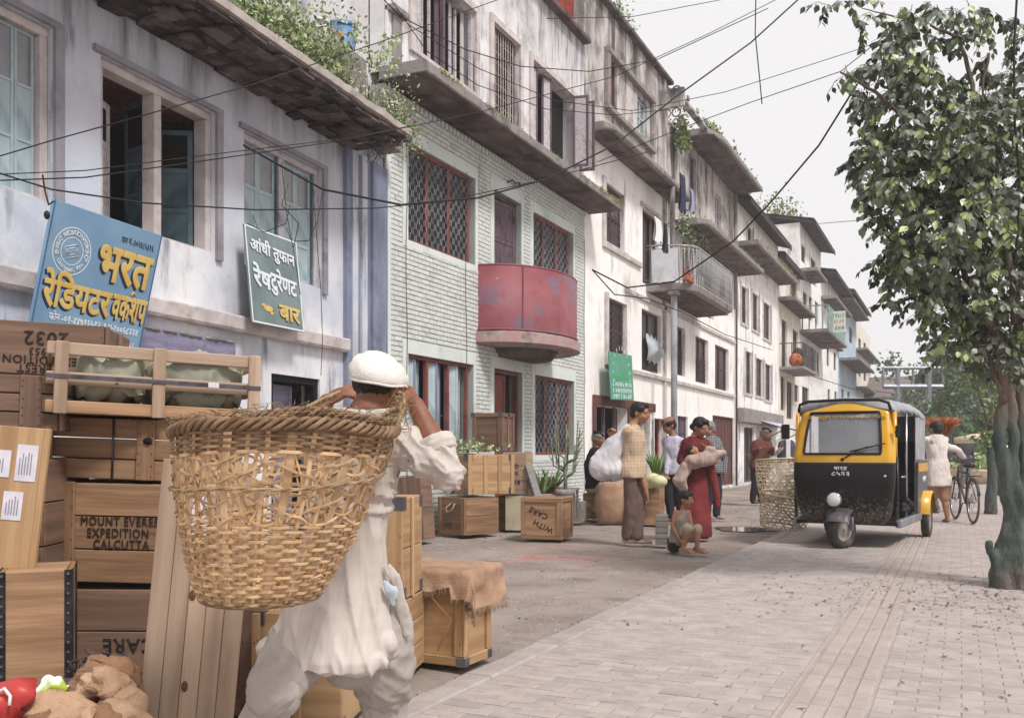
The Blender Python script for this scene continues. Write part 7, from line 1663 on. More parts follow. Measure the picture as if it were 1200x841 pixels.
for li, (t0, w0, kind) in enumerate(levels):
    pts = []; N_ = NR*4; ja = rnd.uniform(0, 6)
    for i in range(N_+2):
        a = 2*math.pi*i/N_; dr = .0065*math.cos(a*NR/2+li*math.pi)
        tz = t0+(.0028*noise.noise(Vector((math.cos(a)*5, math.sin(a)*5, li*1.7))))
        if kind: tz += .026*math.sin(a*NR/3+li*math.pi*1.0)+.006*noise.noise(Vector((math.cos(a)*4, math.sin(a)*4, li*2.3))); 
        pts.append(bpt(a, tz, dr))
    b = MB(); belt(b, pts, w0*rnd.uniform(.85,1.15), .0026, rad); b.build('weft', BAMB if t0 < .86 else BAMD, bk)
# extra slanting strips in the open band, ragged ends poking out
for k in range(40):
    a0 = rnd.uniform(0, 6.28); d_ = rnd.choice([-1, 1]); pts = [bpt(a0+d_*.28*i/9, .48+.36*i/9, .004*math.cos(i*2)) for i in range(10)]; b = MB(); belt(b, pts, .0055, .002, rad); b.build('slanting_strip', BAMB, bk)
b = MB()
for k in range(14): a0 = rnd.uniform(0, 6.28); t0 = rnd.uniform(.1, .9); b.tube([bpt(a0, t0, .004), bpt(a0+.06, t0+.015, .012), bpt(a0+.12, t0+rnd.uniform(-.02,.03), .022)], [.0022,.0018,.001], n=4)
tag(b.build('split_ends', BAMB, bk), kind='stuff')
# rim: twisted rods bound with bast
for s_ in range(4):
    pts = []
    for i in range(300):
        a = 2*math.pi*i/300; tw_ = a*17+s_*math.pi/2; pts.append(((brad(1)+.0105*math.cos(tw_))*math.cos(a)+SHX, (brad(1)+.0105*math.cos(tw_))*.86*math.sin(a), Hb_*.99+.0125*math.sin(tw_)+.004*math.sin(5*a)-.018*math.cos(2*a)))
    b = MB(); b.tube(pts, .0068, n=6, closed=True); b.build('rim_strand', BAMD, bk)
b = MB()
for k in range(90):
    a = rnd.uniform(0, 6.28); p = Vector((brad(1)*math.cos(a)+SHX, brad(1)*.86*math.sin(a), Hb_-.018*math.cos(2*a))); b.tube([p+Vector((0,0,.012)), p+Vector((rnd.gauss(0,.02), rnd.gauss(0,.02), .022+rnd.random()*.012)), p+Vector((rnd.gauss(0,.04), rnd.gauss(0,.04), .016+rnd.random()*.022))], [.0016,.0012,.0006], n=3)
tag(b.build('rim_fibres', ROPE, bk), kind='stuff')
for k in range(-4, 5):       # cross-woven bottom
    x0 = k*.036; hh_ = math.sqrt(max(0, .16**2-x0**2))
    if hh_ > .02:
        b = MB(); b.box((x0-.011, -hh_*.86, -.004+.003*(k % 2)), (x0+.011, hh_*.86, -.001+.003*(k % 2))); b.build('base_strip', BAMB, bk)
        b = MB(); b.box((-hh_, x0*.86-.010, -.0085), (hh_, x0*.86+.010, -.0055)); b.build('base_strip', BAMB, bk)
b = MB(); b.tube([bpt(a, .0, .003) for a in np.linspace(0, 2*math.pi, 61)[:-1]], .006, n=6, closed=True); b.build('base_hoop', BAMD, bk)
# rope round the basket and up to the hands
mi = bk.matrix_basis if False else None
bpy.context.view_layer.update()
BI = bk.matrix_world.inverted()
b = MB(); pts = [bpt(a, .655+.085*max(0, math.cos(a-.2))**2+.004*math.sin(6*a), .012) for a in np.linspace(0, 2*math.pi, 81)[:-1]]
for s_ in range(2): b.tube([Vector(p)+Vector((0,0,.0028*math.sin(i*1.3+s_*3.14)))+Vector((p[0],p[1],0)).normalized()*.0028*math.cos(i*1.3+s_*3.14) for i, p in enumerate(pts)], .0036, n=5, closed=True)
b.build('rope_band', ROPE, bk)
tp = thing('head_rope', 'frayed jute rope running from the porter\'s brow to his basket', 'rope')
def strands(P0, n_, rr_, tw=9, spread=0.0, name='rope_strand'):
    P0 = [Vector(p) for p in P0]; L_ = len(P0)
    for s_ in range(n_):
        pts = []
        for i in range(40):
            u = i/39*(L_-1); k = min(int(u), L_-2); p = P0[k].lerp(P0[k+1], u-k); an = i*tw/39*2+s_*2*math.pi/n_; e = rr_*(1+spread*(i/39)**2*4); pts.append(p+Vector((math.cos(an)*e, math.sin(an)*e*.7, math.sin(an+1)*e)))
        MB().tube(pts, rr_*.62, n=6).build(name, ROPE, tp)
strands([at(452, 452, 3.16), at(470, 466, 3.0), at(470, 484, 2.88), at(462, 500, 2.75), at(452, 520, 2.66), at(448, 536, 2.62)], 4, .010)
strands([at(469, 480, 2.9), at(466, 500, 2.8), at(458, 525, 2.72), at(449, 552, 2.68)], 3, .006, 3, .6)
strands([at(470, 478, 2.9), at(458, 482, 2.88), at(440, 492, 2.80)], 3, .009)
strands([at(395, 462, 3.3), at(372, 472, 3.15), at(350, 484, 2.95), at(325, 492, 2.8)], 4, .010)
b = MB()
for k in range(60):
    p = at(rnd.gauss(470, 6), rnd.gauss(482, 9), rnd.uniform(2.82, 2.95)); b.tube([p, p+Vector((rnd.gauss(0,.015), rnd.gauss(0,.015), rnd.gauss(0,.02))), p+Vector((rnd.gauss(0,.03), rnd.gauss(0,.03), rnd.gauss(-.01,.03)))], [.0014,.001,.0006], n=3)
tag(b.build('loose_fibres', ROPE, tp), kind='stuff')

# ================================================================ AUTO-RICKSHAW
RX = Matrix.Identity(4)
c0 = at(988, 641, 11.0); rk = thing('auto_rickshaw', 'black and yellow three-wheeled taxi with grey canvas hood, facing the camera', 'auto rickshaw', (c0.x, c0.y, 0), -R(8.2)+math.pi)
# local frame: -Y is forward (turned by pi so that it faces the viewer), x to the vehicle's left = viewer's right after turning
rk.rotation_euler = (0, 0, -R(6.0))
YP = mat('taxi_yellow', 'd9a320', 'cf9a1c', scale=3, rough=.32, coat=.4, spec=.5, dirt='9a7a3c', dscale=3, dmix=(.6,.8), damt=.4)
BP = mat('taxi_black', '0d0c0f', '131215', scale=3, rough=.38, spec=.35, dirt=[('6e665c', 9, (.66,.8), (1,1,1), .35)], zm=[('8a8072', .72, .34, 34, (.50,.62), (1,1,1), .75), ('6e665c', .55, .30, 7, (.40,.6), (1,1,1), .5)])
CANVG = mat('grey_hood', 'a6a6aa', '929296', scale=4, rough=.75, bump=.3, bscale=12, dirt='55555a', dscale=3, dmix=(.52,.75), damt=.5)
INB = mat('black_vinyl', '121113', '1a191b', rough=.6); RUB = mat('tyre_rubber', '3c3937', '4a4643', scale=8, rough=.9, bump=.5, bscale=60, dirt='7c736a', dscale=5, dmix=(.5,.72), damt=.6)
CHR = mat('bright_metal', 'b9babd', '9c9da2', rough=.25, metal=.9); GREYM = mat('grey_sill', '8d8d93', '7a7a80', scale=4, rough=.5, metal=.3, dirt='5c5854', dscale=4, dmix=(.5,.7), damt=.6)
WIND = mat('windscreen_glass', '8f9297', 'a3a6aa', scale=2, rough=.06, spec=.9, alpha=.55)
# heights: floor .30, cowl top 1.06, screen .. 1.56, roof 1.70; half-widths
def half(z):      # half-width of the front by height
    return np.interp(z, [.24,.34,.5,.8,1.06,1.3,1.58,1.68], [.44,.50,.545,.575,.575,.56,.525,.47])
def fy(z): return np.interp(z, [.24,.34,.5,.8,1.06,1.3,1.58,1.68], [.06,-.03,-.09,-.14,-.13,-.06,.04,.10])     # forward (negative) position of the nose at the centre
def front_pt(s, z):    # s in -1..1 across, wraps round the corners
    w = half(z); e = abs(s)
    if e < .78: x = s/.78*(w-.09); y = fy(z)+.05*(e/.78)**2
    else: a = (e-.78)/.22*math.pi/2; x = math.copysign(w-.09+.09*math.sin(a), s); y = fy(z)+.05+.11*(1-math.cos(a))
    return (x, y, z)
SS = sorted(set([round(v, 4) for v in list(np.linspace(-1, 1, 41))+[-.70, .70]]))
def panel(zs, m_, name, hole=None, parent=rk, th=.012):
    b = MB(); vs = []; 
    for z in zs:
        for s in SS: vs.append(front_pt(s, z))
    n_ = len(SS); fs = []
    for j in range(len(zs)-1):
        for i in range(n_-1):
            zm, sm = (zs[j]+zs[j+1])/2, (SS[i]+SS[i+1])/2
            if hole and hole[0] < sm < hole[1] and hole[2] < zm < hole[3]: continue
            fs.append((j*n_+i, j*n_+i+1, (j+1)*n_+i+1, (j+1)*n_+i))
    b.add(vs, fs, smooth=True); return b.build(name, m_, parent)
cowl = panel([.27,.30,.34,.42,.5,.6,.7,.8,.9,.95,.975], BP, 'cowl')
panel([.975,.985,.995], mat('belt_trim', '3a3428', rough=.5), 'belt_line', parent=cowl)
scr = panel([.995,1.02,1.06,1.095,1.12,1.18,1.25,1.3,1.4,1.5,1.565,1.58,1.62,1.66,1.69,1.715], YP, 'screen_surround', hole=(-.70, .70, 1.095, 1.58))
b = MB(); ring = [front_pt(s, 1.095) for s in np.linspace(-.69,.69,25)]+[front_pt(.70, z) for z in np.linspace(1.12,1.555,9)]+[front_pt(s, 1.58) for s in np.linspace(.69,-.69,25)]+[front_pt(-.70, z) for z in np.linspace(1.555,1.12,9)]
b.tube([(x, y-.004, z) for x, y, z in ring], .015, n=6, closed=True); b.build('rubber_seal', INB, scr)
b = MB(); vs = []; zs_ = [1.095,1.25,1.35,1.45,1.58]
for z in zs_:
    for s in np.linspace(-.70,.70,21): p = front_pt(s, z); vs.append((p[0], p[1]+.008, p[2]))
b.add(vs, [(j*21+i, j*21+i+1, (j+1)*21+i+1, (j+1)*21+i) for j in range(4) for i in range(20)], smooth=True); b.build('windscreen', WIND, rk)
lettering(rk, 'श्री गोरखनाथ', .07, mat('gold_sticker', 'c9a24a', 'b8903c'), face_mat((0, fy(1.53)-.006, 1.525), (1,0,0), (0,.28,1)), fit=(.60,.06), bold=.02)
lettering(rk, 'ॐ', .06, mat('gold_sticker', 'c9a24a'), face_mat((-.40, fy(1.53)+.015, 1.52), (1,0,0), (0,.28,1)), bold=.02); lettering(rk, 'ॐ', .06, mat('gold_sticker', 'c9a24a'), face_mat((.40, fy(1.53)+.015, 1.52), (1,0,0), (0,.28,1)), bold=.02)
WL = mat('white_plate_letter', 'dcdcdc', rough=.6)
lettering(rk, 'बा१ह', .05, WL, face_mat((0, fy(.92)-.008, .925), (1,0,0), (0,0,1)), fit=(.15,.045), bold=.03); lettering(rk, '८५२३', .05, WL, face_mat((0, fy(.86)-.008, .865), (1,0,0), (0,0,1)), fit=(.20,.05), bold=.03)
# wiper, mirror, side marker
b = MB(); y = fy(1.2)-.03; b.tube([(.02, y-.02, 1.03), (.18, y-.01, 1.13), (.30, y+.01, 1.18)], .007, n=5); b.tube([(.10, y-.01, 1.12), (.48, y+.05, 1.215)], .008, n=5); b.ell((.02, y-.02, 1.03), (.02,.02,.02)); b.build('wiper', INB, rk)
MB().ell((.475, fy(.8)+.055, .84), (.022,.014,.018)).build('side_marker', CHR, rk)
b = MB(); b.tube([(-.56, .05, 1.38), (-.64, .0, 1.40)], .008, n=5); b.box((-.72, -.02, 1.27), (-.62, .01, 1.45), c=.012); b.build('mirror', INB, rk)
b = MB(); b.tube([(.56, .05, 1.34), (.60, .0, 1.36)], .008, n=5); b.box((.575, -.02, 1.28), (.625, .01, 1.42), c=.012); b.build('mirror', INB, rk)
# hood
Lr = 2.42
b = MB(); rr = []
for i, y in enumerate(np.linspace(.10, Lr-.1, 16)):
    w = .545+.02*math.sin(y); zt_ = 1.70+.05*math.sin(min(1, y/.9)*math.pi/2)-.05*max(0, (y-1.4)); sag = .012*math.sin(y*6.5)
    ring = [(-w-.015, y, zt_-.17), (-w, y, zt_-.10), (-w*.9, y, zt_-.03), (-w*.6, y, zt_+.01+sag*.6), (0, y, zt_+.035+sag), (w*.6, y, zt_+.01+sag*.6), (w*.9, y, zt_-.03), (w, y, zt_-.10), (w+.015, y, zt_-.17+.018*math.sin(y*15)), (w-.01, y, zt_-.12), (0, y, zt_-.02), (-w+.01, y, zt_-.12)]
    rr.append(ring)
b.ring(rr); b.build('hood', CANVG, rk)
b = MB(); b.tube([(-.52, .03, 1.60), (-.50, .0, 1.68), (-.40, -.0, 1.715), (0, -.01, 1.725), (.40, 0, 1.715), (.50, .0, 1.68), (.52, .03, 1.60)], .018, n=8); b.build('hood_front_bar', INB, rk)
# rear: canvas sides, back, body tub
b = MB(); x1 = .575
for s in (-1, 1):
    b.box((min(s*x1, s*(x1-.02)), 1.52, .62), (max(s*x1, s*(x1-.02)), Lr-.12, 1.60), c=.008)
b.box((-x1+.02, Lr-.14, .5), (x1-.02, Lr-.10, 1.60), c=.01); b.build('canvas_side', CANVG, rk)
for s in (-1, 1):
    b = MB(); prof = [(1.50,.30),(1.50,.98),(1.56,1.02),(Lr-.1,1.0),(Lr-.08,.55),(Lr-.2,.36),(2.28,.34),(2.22,.52),(2.08,.60),(1.92,.60),(1.78,.52),(1.72,.34),(1.70,.30)]
    xa, xb = (s*.555, s*.60)
    b.ring([[(xa, y, z) for y, z in prof], [(xb, y, z) for y, z in prof]], smooth=False); b.build('rear_panel', mat('grey_black_panel', '55565c', '45464c', scale=3, rough=.4, dirt='8a857e', dscale=3, dmix=(.55,.75), damt=.4), rk)
    b = MB(); b.box((min(s*.601, s*.608), 1.51, .86), (max(s*.601, s*.608), Lr-.12, .97), c=.003); b.build('yellow_band', YP, rk)
    b = MB(); arc_ = [(2.0+.27*math.cos(a), .34+.27*math.sin(a)) for a in np.linspace(-.1, math.pi+.1, 18)]
    b.ring([[(s*.56, y, z) for y, z in arc_], [(s*.70, y, z) for y, z in arc_], [(s*.71, 2.0+(y-2.0)*.9, .34+(z-.34)*.9) for y, z in arc_]], closed=False, caps=False); b.build('rear_mudguard', YP, rk)
if True: lettering(rk, 'HAPPY', .10, WL, face_mat((.6095, 1.98, .76), (0,1,0), (0,0,1)), bold=.02)
MB().box((-.58, .12, .26), (.58, Lr-.15, .30), c=.01).build('floor', INB, rk)
for s in (-1, 1):
    b = MB(); b.box((min(s*.55, s*.62), .14, .24), (max(s*.55, s*.62), 1.70, .33), c=.012); b.build('sill', GREYM, rk)
    b = MB(); b.tube([(s*.575, .12, .33), (s*.575, .10, 1.05)], .02, n=8); b.build('door_post', YP if False else BP, rk)
    b = MB(); b.tube([(s*.56, .10, 1.0), (s*.55, .10, 1.58)], .024, n=8); b.build('screen_pillar', YP, rk)
    b = MB(); b.tube([(s*.57, .78, .33), (s*.57, .78, 1.58)], .014, n=8); b.tube([(s*.57, .45, .82), (s*.57, .78, .82)], .012, n=6); b.build('centre_post', CHR, rk)
b = MB(); b.box((-.30, .62, .30), (.30, .95, .72), c=.04); b.box((-.28, .93, .72), (.28, .99, 1.02), c=.03); b.build('driver_seat', INB, rk)
b = MB(); b.box((-.52, 1.55, .32), (.52, 2.05, .72), c=.04); b.box((-.52, 2.05, .6), (.52, 2.15, 1.25), c=.04); b.build('passenger_seat', INB, rk)
b = MB(); b.box((-.54, 1.10, .3), (.54, 1.12, .85)); b.box((-.54, 1.08, .9), (-.1, 1.13, 1.58)); b.build('partition', INB, rk)
b = MB(); b.tube([(0, .12, .6), (0, .22, 1.02)], .022, n=8); b.tube([(-.27, .30, 1.05), (-.1, .24, 1.03), (.1, .24, 1.03), (.27, .30, 1.05)], .016, n=8); b.build('handlebar', CHR, rk)
b = MB(); b.box((-.53, .0, .98), (.53, .14, 1.04), c=.02); b.build('dashboard', INB, rk)
b = MB()
for k in range(5): b.ell((.58-.02*(k % 2), .5+.12*k, .42+.05*(k % 3)), (.05,.06,.05))
b.build('luggage', INB, rk)
def wheel(parent, name, c, r, w, m_=RUB, spokes=0, rim_m=None, yaw=0, steer=0):
    n_ = 40; o = thing(name, None, None) ; o.parent = parent; o.location = c; o.rotation_euler = (0, 0, steer)
    prof = [(r-.075, -w*.42), (r-.05, -w*.5), (r-.018, -w*.48), (r-.004, -w*.34), (r, 0), (r-.004, w*.34), (r-.018, w*.48), (r-.05, w*.5), (r-.075, w*.42)]
    rings = [[(x, pr*math.cos(a), pr*math.sin(a)) for pr, x in prof] for a in np.linspace(0, 2*math.pi, n_+1)]
    b = MB(); b.ring(rings, caps=False, closed=True)
    b.build('tyre', m_, o)
    b = MB()
    for k in range(n_*1):
        a = 2*math.pi*k/n_
        for xx in (-w*.26, 0, w*.26):
            p0 = Matrix.Rotation(a, 4, 'X'); b.box((xx-w*.09, r-.012, -.009), (xx+w*.09, r+.004, .009), M=p0)
    tag(b.build('tread_blocks', m_, o), kind='stuff')
    prof = [(0, -w*.20), (.05, -w*.32), (.07, -w*.18), (r-.10, -w*.22), (r-.078, -w*.40), (r-.078, w*.40), (r-.10, w*.22), (.07, w*.18), (.05, w*.32), (0, w*.20)]
    rings = [[(x, pr*math.cos(a), pr*math.sin(a)) for pr, x in prof] for a in np.linspace(0, 2*math.pi, 25)]
    b = MB(); b.ring(rings, caps=False, closed=True); b.build('rim', rim_m or mat('dusty_rim', '9a948c', '7c766e', scale=5, rough=.6), o)
    return o
RX0 = .205
fw_ = wheel(rk, 'wheel', (.0, -.10, RX0), RX0, .13, steer=-R(26))
wheel(rk, 'wheel', (-.60, 2.0, RX0), RX0, .10); wheel(rk, 'wheel', (.635, 2.0, RX0), RX0, .10)
b = MB(); rr = []
for x_, sc_ in ((-.13,.88), (-.12,.97), (-.07,1.02), (0,1.04), (.07,1.02), (.12,.97), (.13,.88)):
    rr.append([(x_, -.10+.25*sc_*math.cos(a), RX0+.02+.235*sc_*math.sin(a)) for a in np.linspace(.45, math.pi-.42, 20)])
b.ring(rr, closed=False, caps=False); b.build('front_mudguard', mat('dusty_black_guard', '47454a', '5a5856', scale=4, rough=.4, dirt='8c857c', dscale=4, dmix=(.5,.7), damt=.5), rk)
b = MB(); b.tube([(-.11, -.14, .20), (-.13, -.10, .44)], .022, n=8); b.tube([(.11, -.06, .20), (.11, .0, .44)], .018, n=8); b.build('fork', GREYM, rk)
hl = thing('headlight', None, None); hl.parent = rk; hl.location = (-.04, -.27, .57)
b = MB(); b.ring([[(r_*math.cos(a), y_, r_*math.sin(a)) for a in np.linspace(0, 6.283, 25)[:-1]] for r_, y_ in ((.02,.14),(.06,.10),(.083,.02),(.086,-.02),(.078,-.03))]); b.build('shell', CHR, hl)
b = MB(); b.ell((0, -.022, 0), (.077,.025,.077), nu=20, nv=10); b.build('lens', mat('headlamp_lens', 'c8cac8', 'dfe0de', scale=14, rough=.1, spec=.8), hl)
b = MB(); b.tube([(-.15, -.12, .5), (-.19, -.16, .36), (-.14, -.10, .26)], .008, n=6); b.build('brake_cable', INB, rk)
# ================================================================ BICYCLE
bp0 = at(1129.5, 601, 15.05); bk2 = thing('bicycle', 'old black roadster bicycle pushed by the barefoot man', 'bicycle', (bp0.x, bp0.y, 0), TH+R(258))
OLDB = mat('old_bicycle_paint', '3a3634', '57504c', scale=9, rough=.5, metal=.3)
def bwheel(c):
    o = thing('wheel', None, None); o.parent = bk2; o.location = c; r_ = .33
    MB().tube([(r_*math.cos(a), 0, r_*math.sin(a)) for a in np.linspace(0, 6.283, 49)[:-1]], .019, n=8, closed=True).build('tyre', mat('brown_tyre', '5c4c40', '6c5c4e', rough=.9), o)
    MB().tube([((r_-.025)*math.cos(a), 0, (r_-.025)*math.sin(a)) for a in np.linspace(0, 6.283, 49)[:-1]], .010, n=6, closed=True).build('rim', CHR, o)
    b = MB()
    for k in range(28): a = 2*math.pi*k/28; b.tube([(.02*math.cos(a+1), .012*(-1)**k, .02*math.sin(a+1)), ((r_-.03)*math.cos(a), 0, (r_-.03)*math.sin(a))], .0018, n=3)
    b.build('spokes', CHR, o); MB().tube([(0,-.05,0),(0,.05,0)], .018, n=8).build('hub', CHR, o)
bwheel((-.54, 0, .35)); bwheel((.54, 0, .35))
for nm, pts, r_ in (('seat_tube', [(.12,0,.30),(.22,0,.86)], .016), ('top_tube', [(.20,0,.78),(-.34,0,.80)], .016), ('down_tube', [(.12,0,.30),(-.36,0,.72)], .017), ('head_tube', [(-.37,0,.68),(-.32,0,.90)], .02), ('fork', [(-.54,.05,.35),(-.40,.04,.64),(-.37,0,.68)], .012), ('fork', [(-.54,-.05,.35),(-.40,-.04,.64),(-.37,0,.68)], .012), ('chain_stay', [(.12,0,.30),(.54,.05,.35)], .011), ('seat_stay', [(.54,.05,.35),(.20,.02,.78)], .010), ('handlebar', [(-.16,.28,.98),(-.30,.22,1.0),(-.33,0,.96),(-.30,-.22,1.0),(-.16,-.28,.98)], .012), ('carrier', [(.24,.06,.74),(.72,.07,.74),(.72,-.07,.74),(.24,-.06,.74)], .009), ('crank', [(.12,-.09,.14),(.12,-.05,.30),(.12,.05,.30),(.12,.09,.46)], .011)):
    MB().tube(pts, r_, n=8).build(nm, OLDB, bk2)
b = MB(); b.ring([[(.12+.1*math.cos(a), .035, .30+.1*math.sin(a)) for a in np.linspace(0, 6.283, 25)[:-1]], [(.12+.1*math.cos(a), .04, .30+.1*math.sin(a)) for a in np.linspace(0, 6.283, 25)[:-1]]]); b.build('chain_wheel', CHR, bk2)
b = MB(); b.ell((.26, 0, .90), (.14,.075,.03)); b.ell((.33,0,.90), (.07,.10,.035)); b.build('saddle', INB, bk2)
for cx in (-.54, .54): MB().tube([(cx+.36*math.cos(a), 0, .35+.36*math.sin(a)) for a in np.linspace(.3 if cx > 0 else .6, 2.6 if cx > 0 else 2.9, 16)], .022, n=8, flat=.4).build('mudguard', OLDB, bk2)
# orange kindling bundle beyond him
kb = thing('kindling_bundle', 'fanned orange-brown brushwood bundle just beyond the barefoot man', 'bundle', at(1103, 500, 15.8))
ORG = [mat('kindling_a', 'a85a34', '8c4626', scale=6), mat('kindling_b', 'c98a5c', 'a8683e', scale=6)]
for m_i in (0, 1):
    b = MB()
    for k in range(170):
        a = rnd.uniform(0, 6.28); r1 = rnd.uniform(.02,.09); r2_ = rnd.uniform(.12,.34); z1 = rnd.uniform(.02,.16); b.tube([(r1*math.cos(a), r1*math.sin(a)*.8, -.17), (r2_*math.cos(a)*.6, r2_*math.sin(a)*.5, z1*.3), (r2_*math.cos(a), r2_*math.sin(a)*.8, z1+.02)], [.008,.007,.004], n=3)
    tag(b.build('twigs', ORG[m_i], kb), kind='stuff')
F = Fig('person', 'small person mostly hidden behind the barefoot man, carrying kindling', 1094, 600, 17.0); F.P.z = 0
q = standing(F, 1.40, R(190), SKIN2, cloth('dark_jacket', '3c3a46'), cloth('grey_legs', '6a6870'), None, ((F.J(1085, 540, 0), F.J(1092, 516, -.1), (.3,0,1), (0,1,0)), (F.J(1104, 540, 0), F.J(1106, 518, -.1), (-.1,0,1), (0,1,0))), shirt='long', vox=.02, hyaw=R(180)); hair(F.t, q['S'])
# ================================================================ PILED HEX-WEAVE BASKETS, MELONS, GREENS, SACKS
STRAW = mat('bleached_bamboo', 'cfbfa6', 'b8a488', scale=8, rough=.75, bump=.3, dirt='6e5a44', dscale=6, dmix=(.55,.72), damt=.6, rand=.15)
def hexbasket(label, base, H_, r0, r1, rx=0, ry=0, seed=0):
    t = thing('empty_basket', label, 'basket', base, rot=(rx, ry, 0), group='empty baskets stacked beside the rickshaw'); rr_ = lambda u: r0+(r1-r0)*u+.02*math.sin(math.pi*u)
    pp_ = lambda a, u, d=0: ((rr_(u)+d)*math.cos(a), (rr_(u)+d)*math.sin(a), u*H_)
    for s_ in (-1, 1):
        for k in range(16):
            a0 = 2*math.pi*k/16; b = MB(); belt(b, [pp_(a0+s_*1.35*i/14, i/14, .004*s_) for i in range(15)], .016, .003, rad); b.build('slanting_strip', STRAW, t)
    for k in range(11):
        u = .03+.94*k/10; b = MB(); belt(b, [pp_(2*math.pi*i/40, u, .002*(-1)**i) for i in range(42)], .013, .003, rad); b.build('hoop', STRAW, t)
    b = MB(); b.tube([pp_(a, 1, 0) for a in np.linspace(0, 6.283, 41)[:-1]], .016, n=6, closed=True); b.build('rim', STRAW, t); b = MB(); b.tube([pp_(a, 0, 0) for a in np.linspace(0, 6.283, 41)[:-1]], .012, n=6, closed=True); b.build('base_hoop', STRAW, t); return t
pb0 = at(917, 619, 13.6); pb0.z = .0
hexbasket('lower empty bamboo basket of the pair, squashed and resting on the kerb edge', pb0+Vector((0,0,.03)), .48, .31, .35, R(4), R(8))
hexbasket('upper empty bamboo basket standing inside the lower one, wide hexagonal holes', pb0+Vector((-.03,0,.44)), .56, .28, .33, R(-3), R(-3))
b = MB(); st_ = thing('basket_rope', 'string lashed round the stacked empty baskets', 'string', pb0)
b.tube([(.36*math.cos(a), .36*math.sin(a), .50+.10*math.sin(a+1)) for a in np.linspace(0, 6.283, 33)[:-1]], .009, n=5, closed=True); b.tube([(-.2,-.32,.5), (0,-.38,.36), (.25,-.32,.12)], .009, n=5); b.build('string', ROPE, st_)
MEL = mat('pale_melon', 'b9b884', 'd0cca4', scale=6, rough=.5, stretch=(1,1,.3), bump=.05)
for (px, py, d_, lb) in ((765, 561.5, 14.25, 'pale green melon at the back of the crate top'), (771.5, 564, 14.05, 'nearer of the two large pale melons, at the crate edge'), (759, 565, 14.3, 'small part-hidden melon at the left of the pair')):
    t = thing('melon', lb, 'melon', at(px, py, d_)); b = MB(); b.ell((0,0,0), (.135,.12,.10), nu=20, nv=12); b.v = [(x, y, z*(1-.05*abs(math.cos(5*math.atan2(y, x))))) for x, y, z in b.v]; b.build('fruit', MEL, t); MB().tube([(0,0,.095),(.01,0,.12)], .008, n=5).build('stalk', LEAFC, t)
gr = thing('greens_bunch', 'bunch of bright green leafy vegetables behind the melons', 'vegetables', at(770, 555, 14.9))
for k in range(46):
    a = rnd.uniform(0, 6.28); l_ = rnd.uniform(.3,.5); b = MB(); b.tube([(.04*math.cos(a), .04*math.sin(a), -.1), (.12*math.cos(a), .1*math.sin(a), l_*.45), (.20*math.cos(a), .17*math.sin(a), l_*.75)], [.01,.035,.006], n=4, flat=.2); b.build('leaf', rnd.choice([mat('fresh_green', '86a85a', 'a2bf74', rough=.5), mat('fresh_green2', '6c9048', '88a860', rough=.5)]), gr)
bs_ = thing('burlap_sack', 'full upright jute sack standing behind the man in the checked shirt', 'sack', at(716, 612.5, 14.75)); bs_.location.z = 0
rr = []
for j in range(14):
    u = j/13; r_ = .25*(.86+.22*math.sin(math.pi*min(1, u*1.15))**.7) if u < .93 else .17; rr.append([(r_*math.cos(a)*(1+.05*noise.noise(Vector((math.cos(a)*2, math.sin(a)*2, u*5)))), r_*.8*math.sin(a)*(1+.05*noise.noise(Vector((math.cos(a)*2, math.sin(a)*2, u*5+9)))), u*.64+.012*math.sin(6*a)) for a in np.linspace(0, 6.283, 33)[:-1]])
MB().ring(rr).build('sack', BURL, bs_)
vb = thing('vegetable_basket', 'shallow basket of green vegetables on the pavement by the distant vendor', 'basket', at(1148, 566, 33.3)); vb.location.z = 0
MB().ring([[(r_*math.cos(a), r_*math.sin(a), z) for a in np.linspace(0, 6.283, 25)[:-1]] for r_, z in ((.7,0),(1.0,.45),(1.0,.5),(.9,.45))]).build('tray', STRAW, vb)
bush(vb, 'vegetables', lambda r2: ((r2.gauss(0,.4), r2.gauss(0,.4), .5+abs(r2.gauss(0,.22))), 1), 500, [mat('fresh_green', '86a85a'), LEAFA, LEAFB], .12, .25, 91)
# ================================================================ TREES
BARK = mat('green_painted_bark', '414a46', '545d58', scale=6, rough=.85, stretch=(3,3,.6), bump=1.0, bscale=22, dirt=[('6f625c', 2.2, (.48,.6), (1,1,.5), .85), ('242624', 5, (.52,.66), (1,1,.35), .8)], zm=[('75665c', 1.2, 1.6, 3, (-.5,-.1), (1,1,1), .92)])
BARK2 = mat('brown_bark', '5e5048', '786a60', scale=7, rough=.9, stretch=(3,3,.6), bump=.9, bscale=22, dirt='2c2624', dscale=4, dmix=(.52,.68), damt=.7)
LF = [mat('fig_leaf', '6a7850', '525f3e', scale=5, rough=.38, spec=.8, rand=.18), mat('fig_leaf_dark', '414b36', '323b2b', scale=5, rough=.38, spec=.8, rand=.18), mat('fig_leaf_pale', 'a3b276', '8a9a62', scale=5, rough=.38, spec=.8, rand=.15), mat('fig_leaf_sheen', '666e62', '767e70', scale=5, rough=.35, spec=.9, rand=.15)]  # last leaf copy has the sky's grey sheen put into its colour
T0 = ground(1183, 688)
tree = thing('fig_tree', 'large leafy tree at the right edge with twisted trunks painted green', 'tree', T0)
def limb(b, pts, rs, n=9):
    P = [Vector(p) for p in pts]; Q = []; q = []
    for i in range(len(P)-1):
        for k in range(5):
            u = k/5; Q.append(P[i].lerp(P[i+1], u)+Vector((noise.noise(P[i]*3+Vector((u*3, 0, 0))), noise.noise(P[i]*3+Vector((0, u*3, 5))), 0))*.02); q.append(rs[i]*(1-u)+rs[i+1]*u)
    Q.append(P[-1]); q.append(rs[-1]); b.tube(Q, q, n=n)
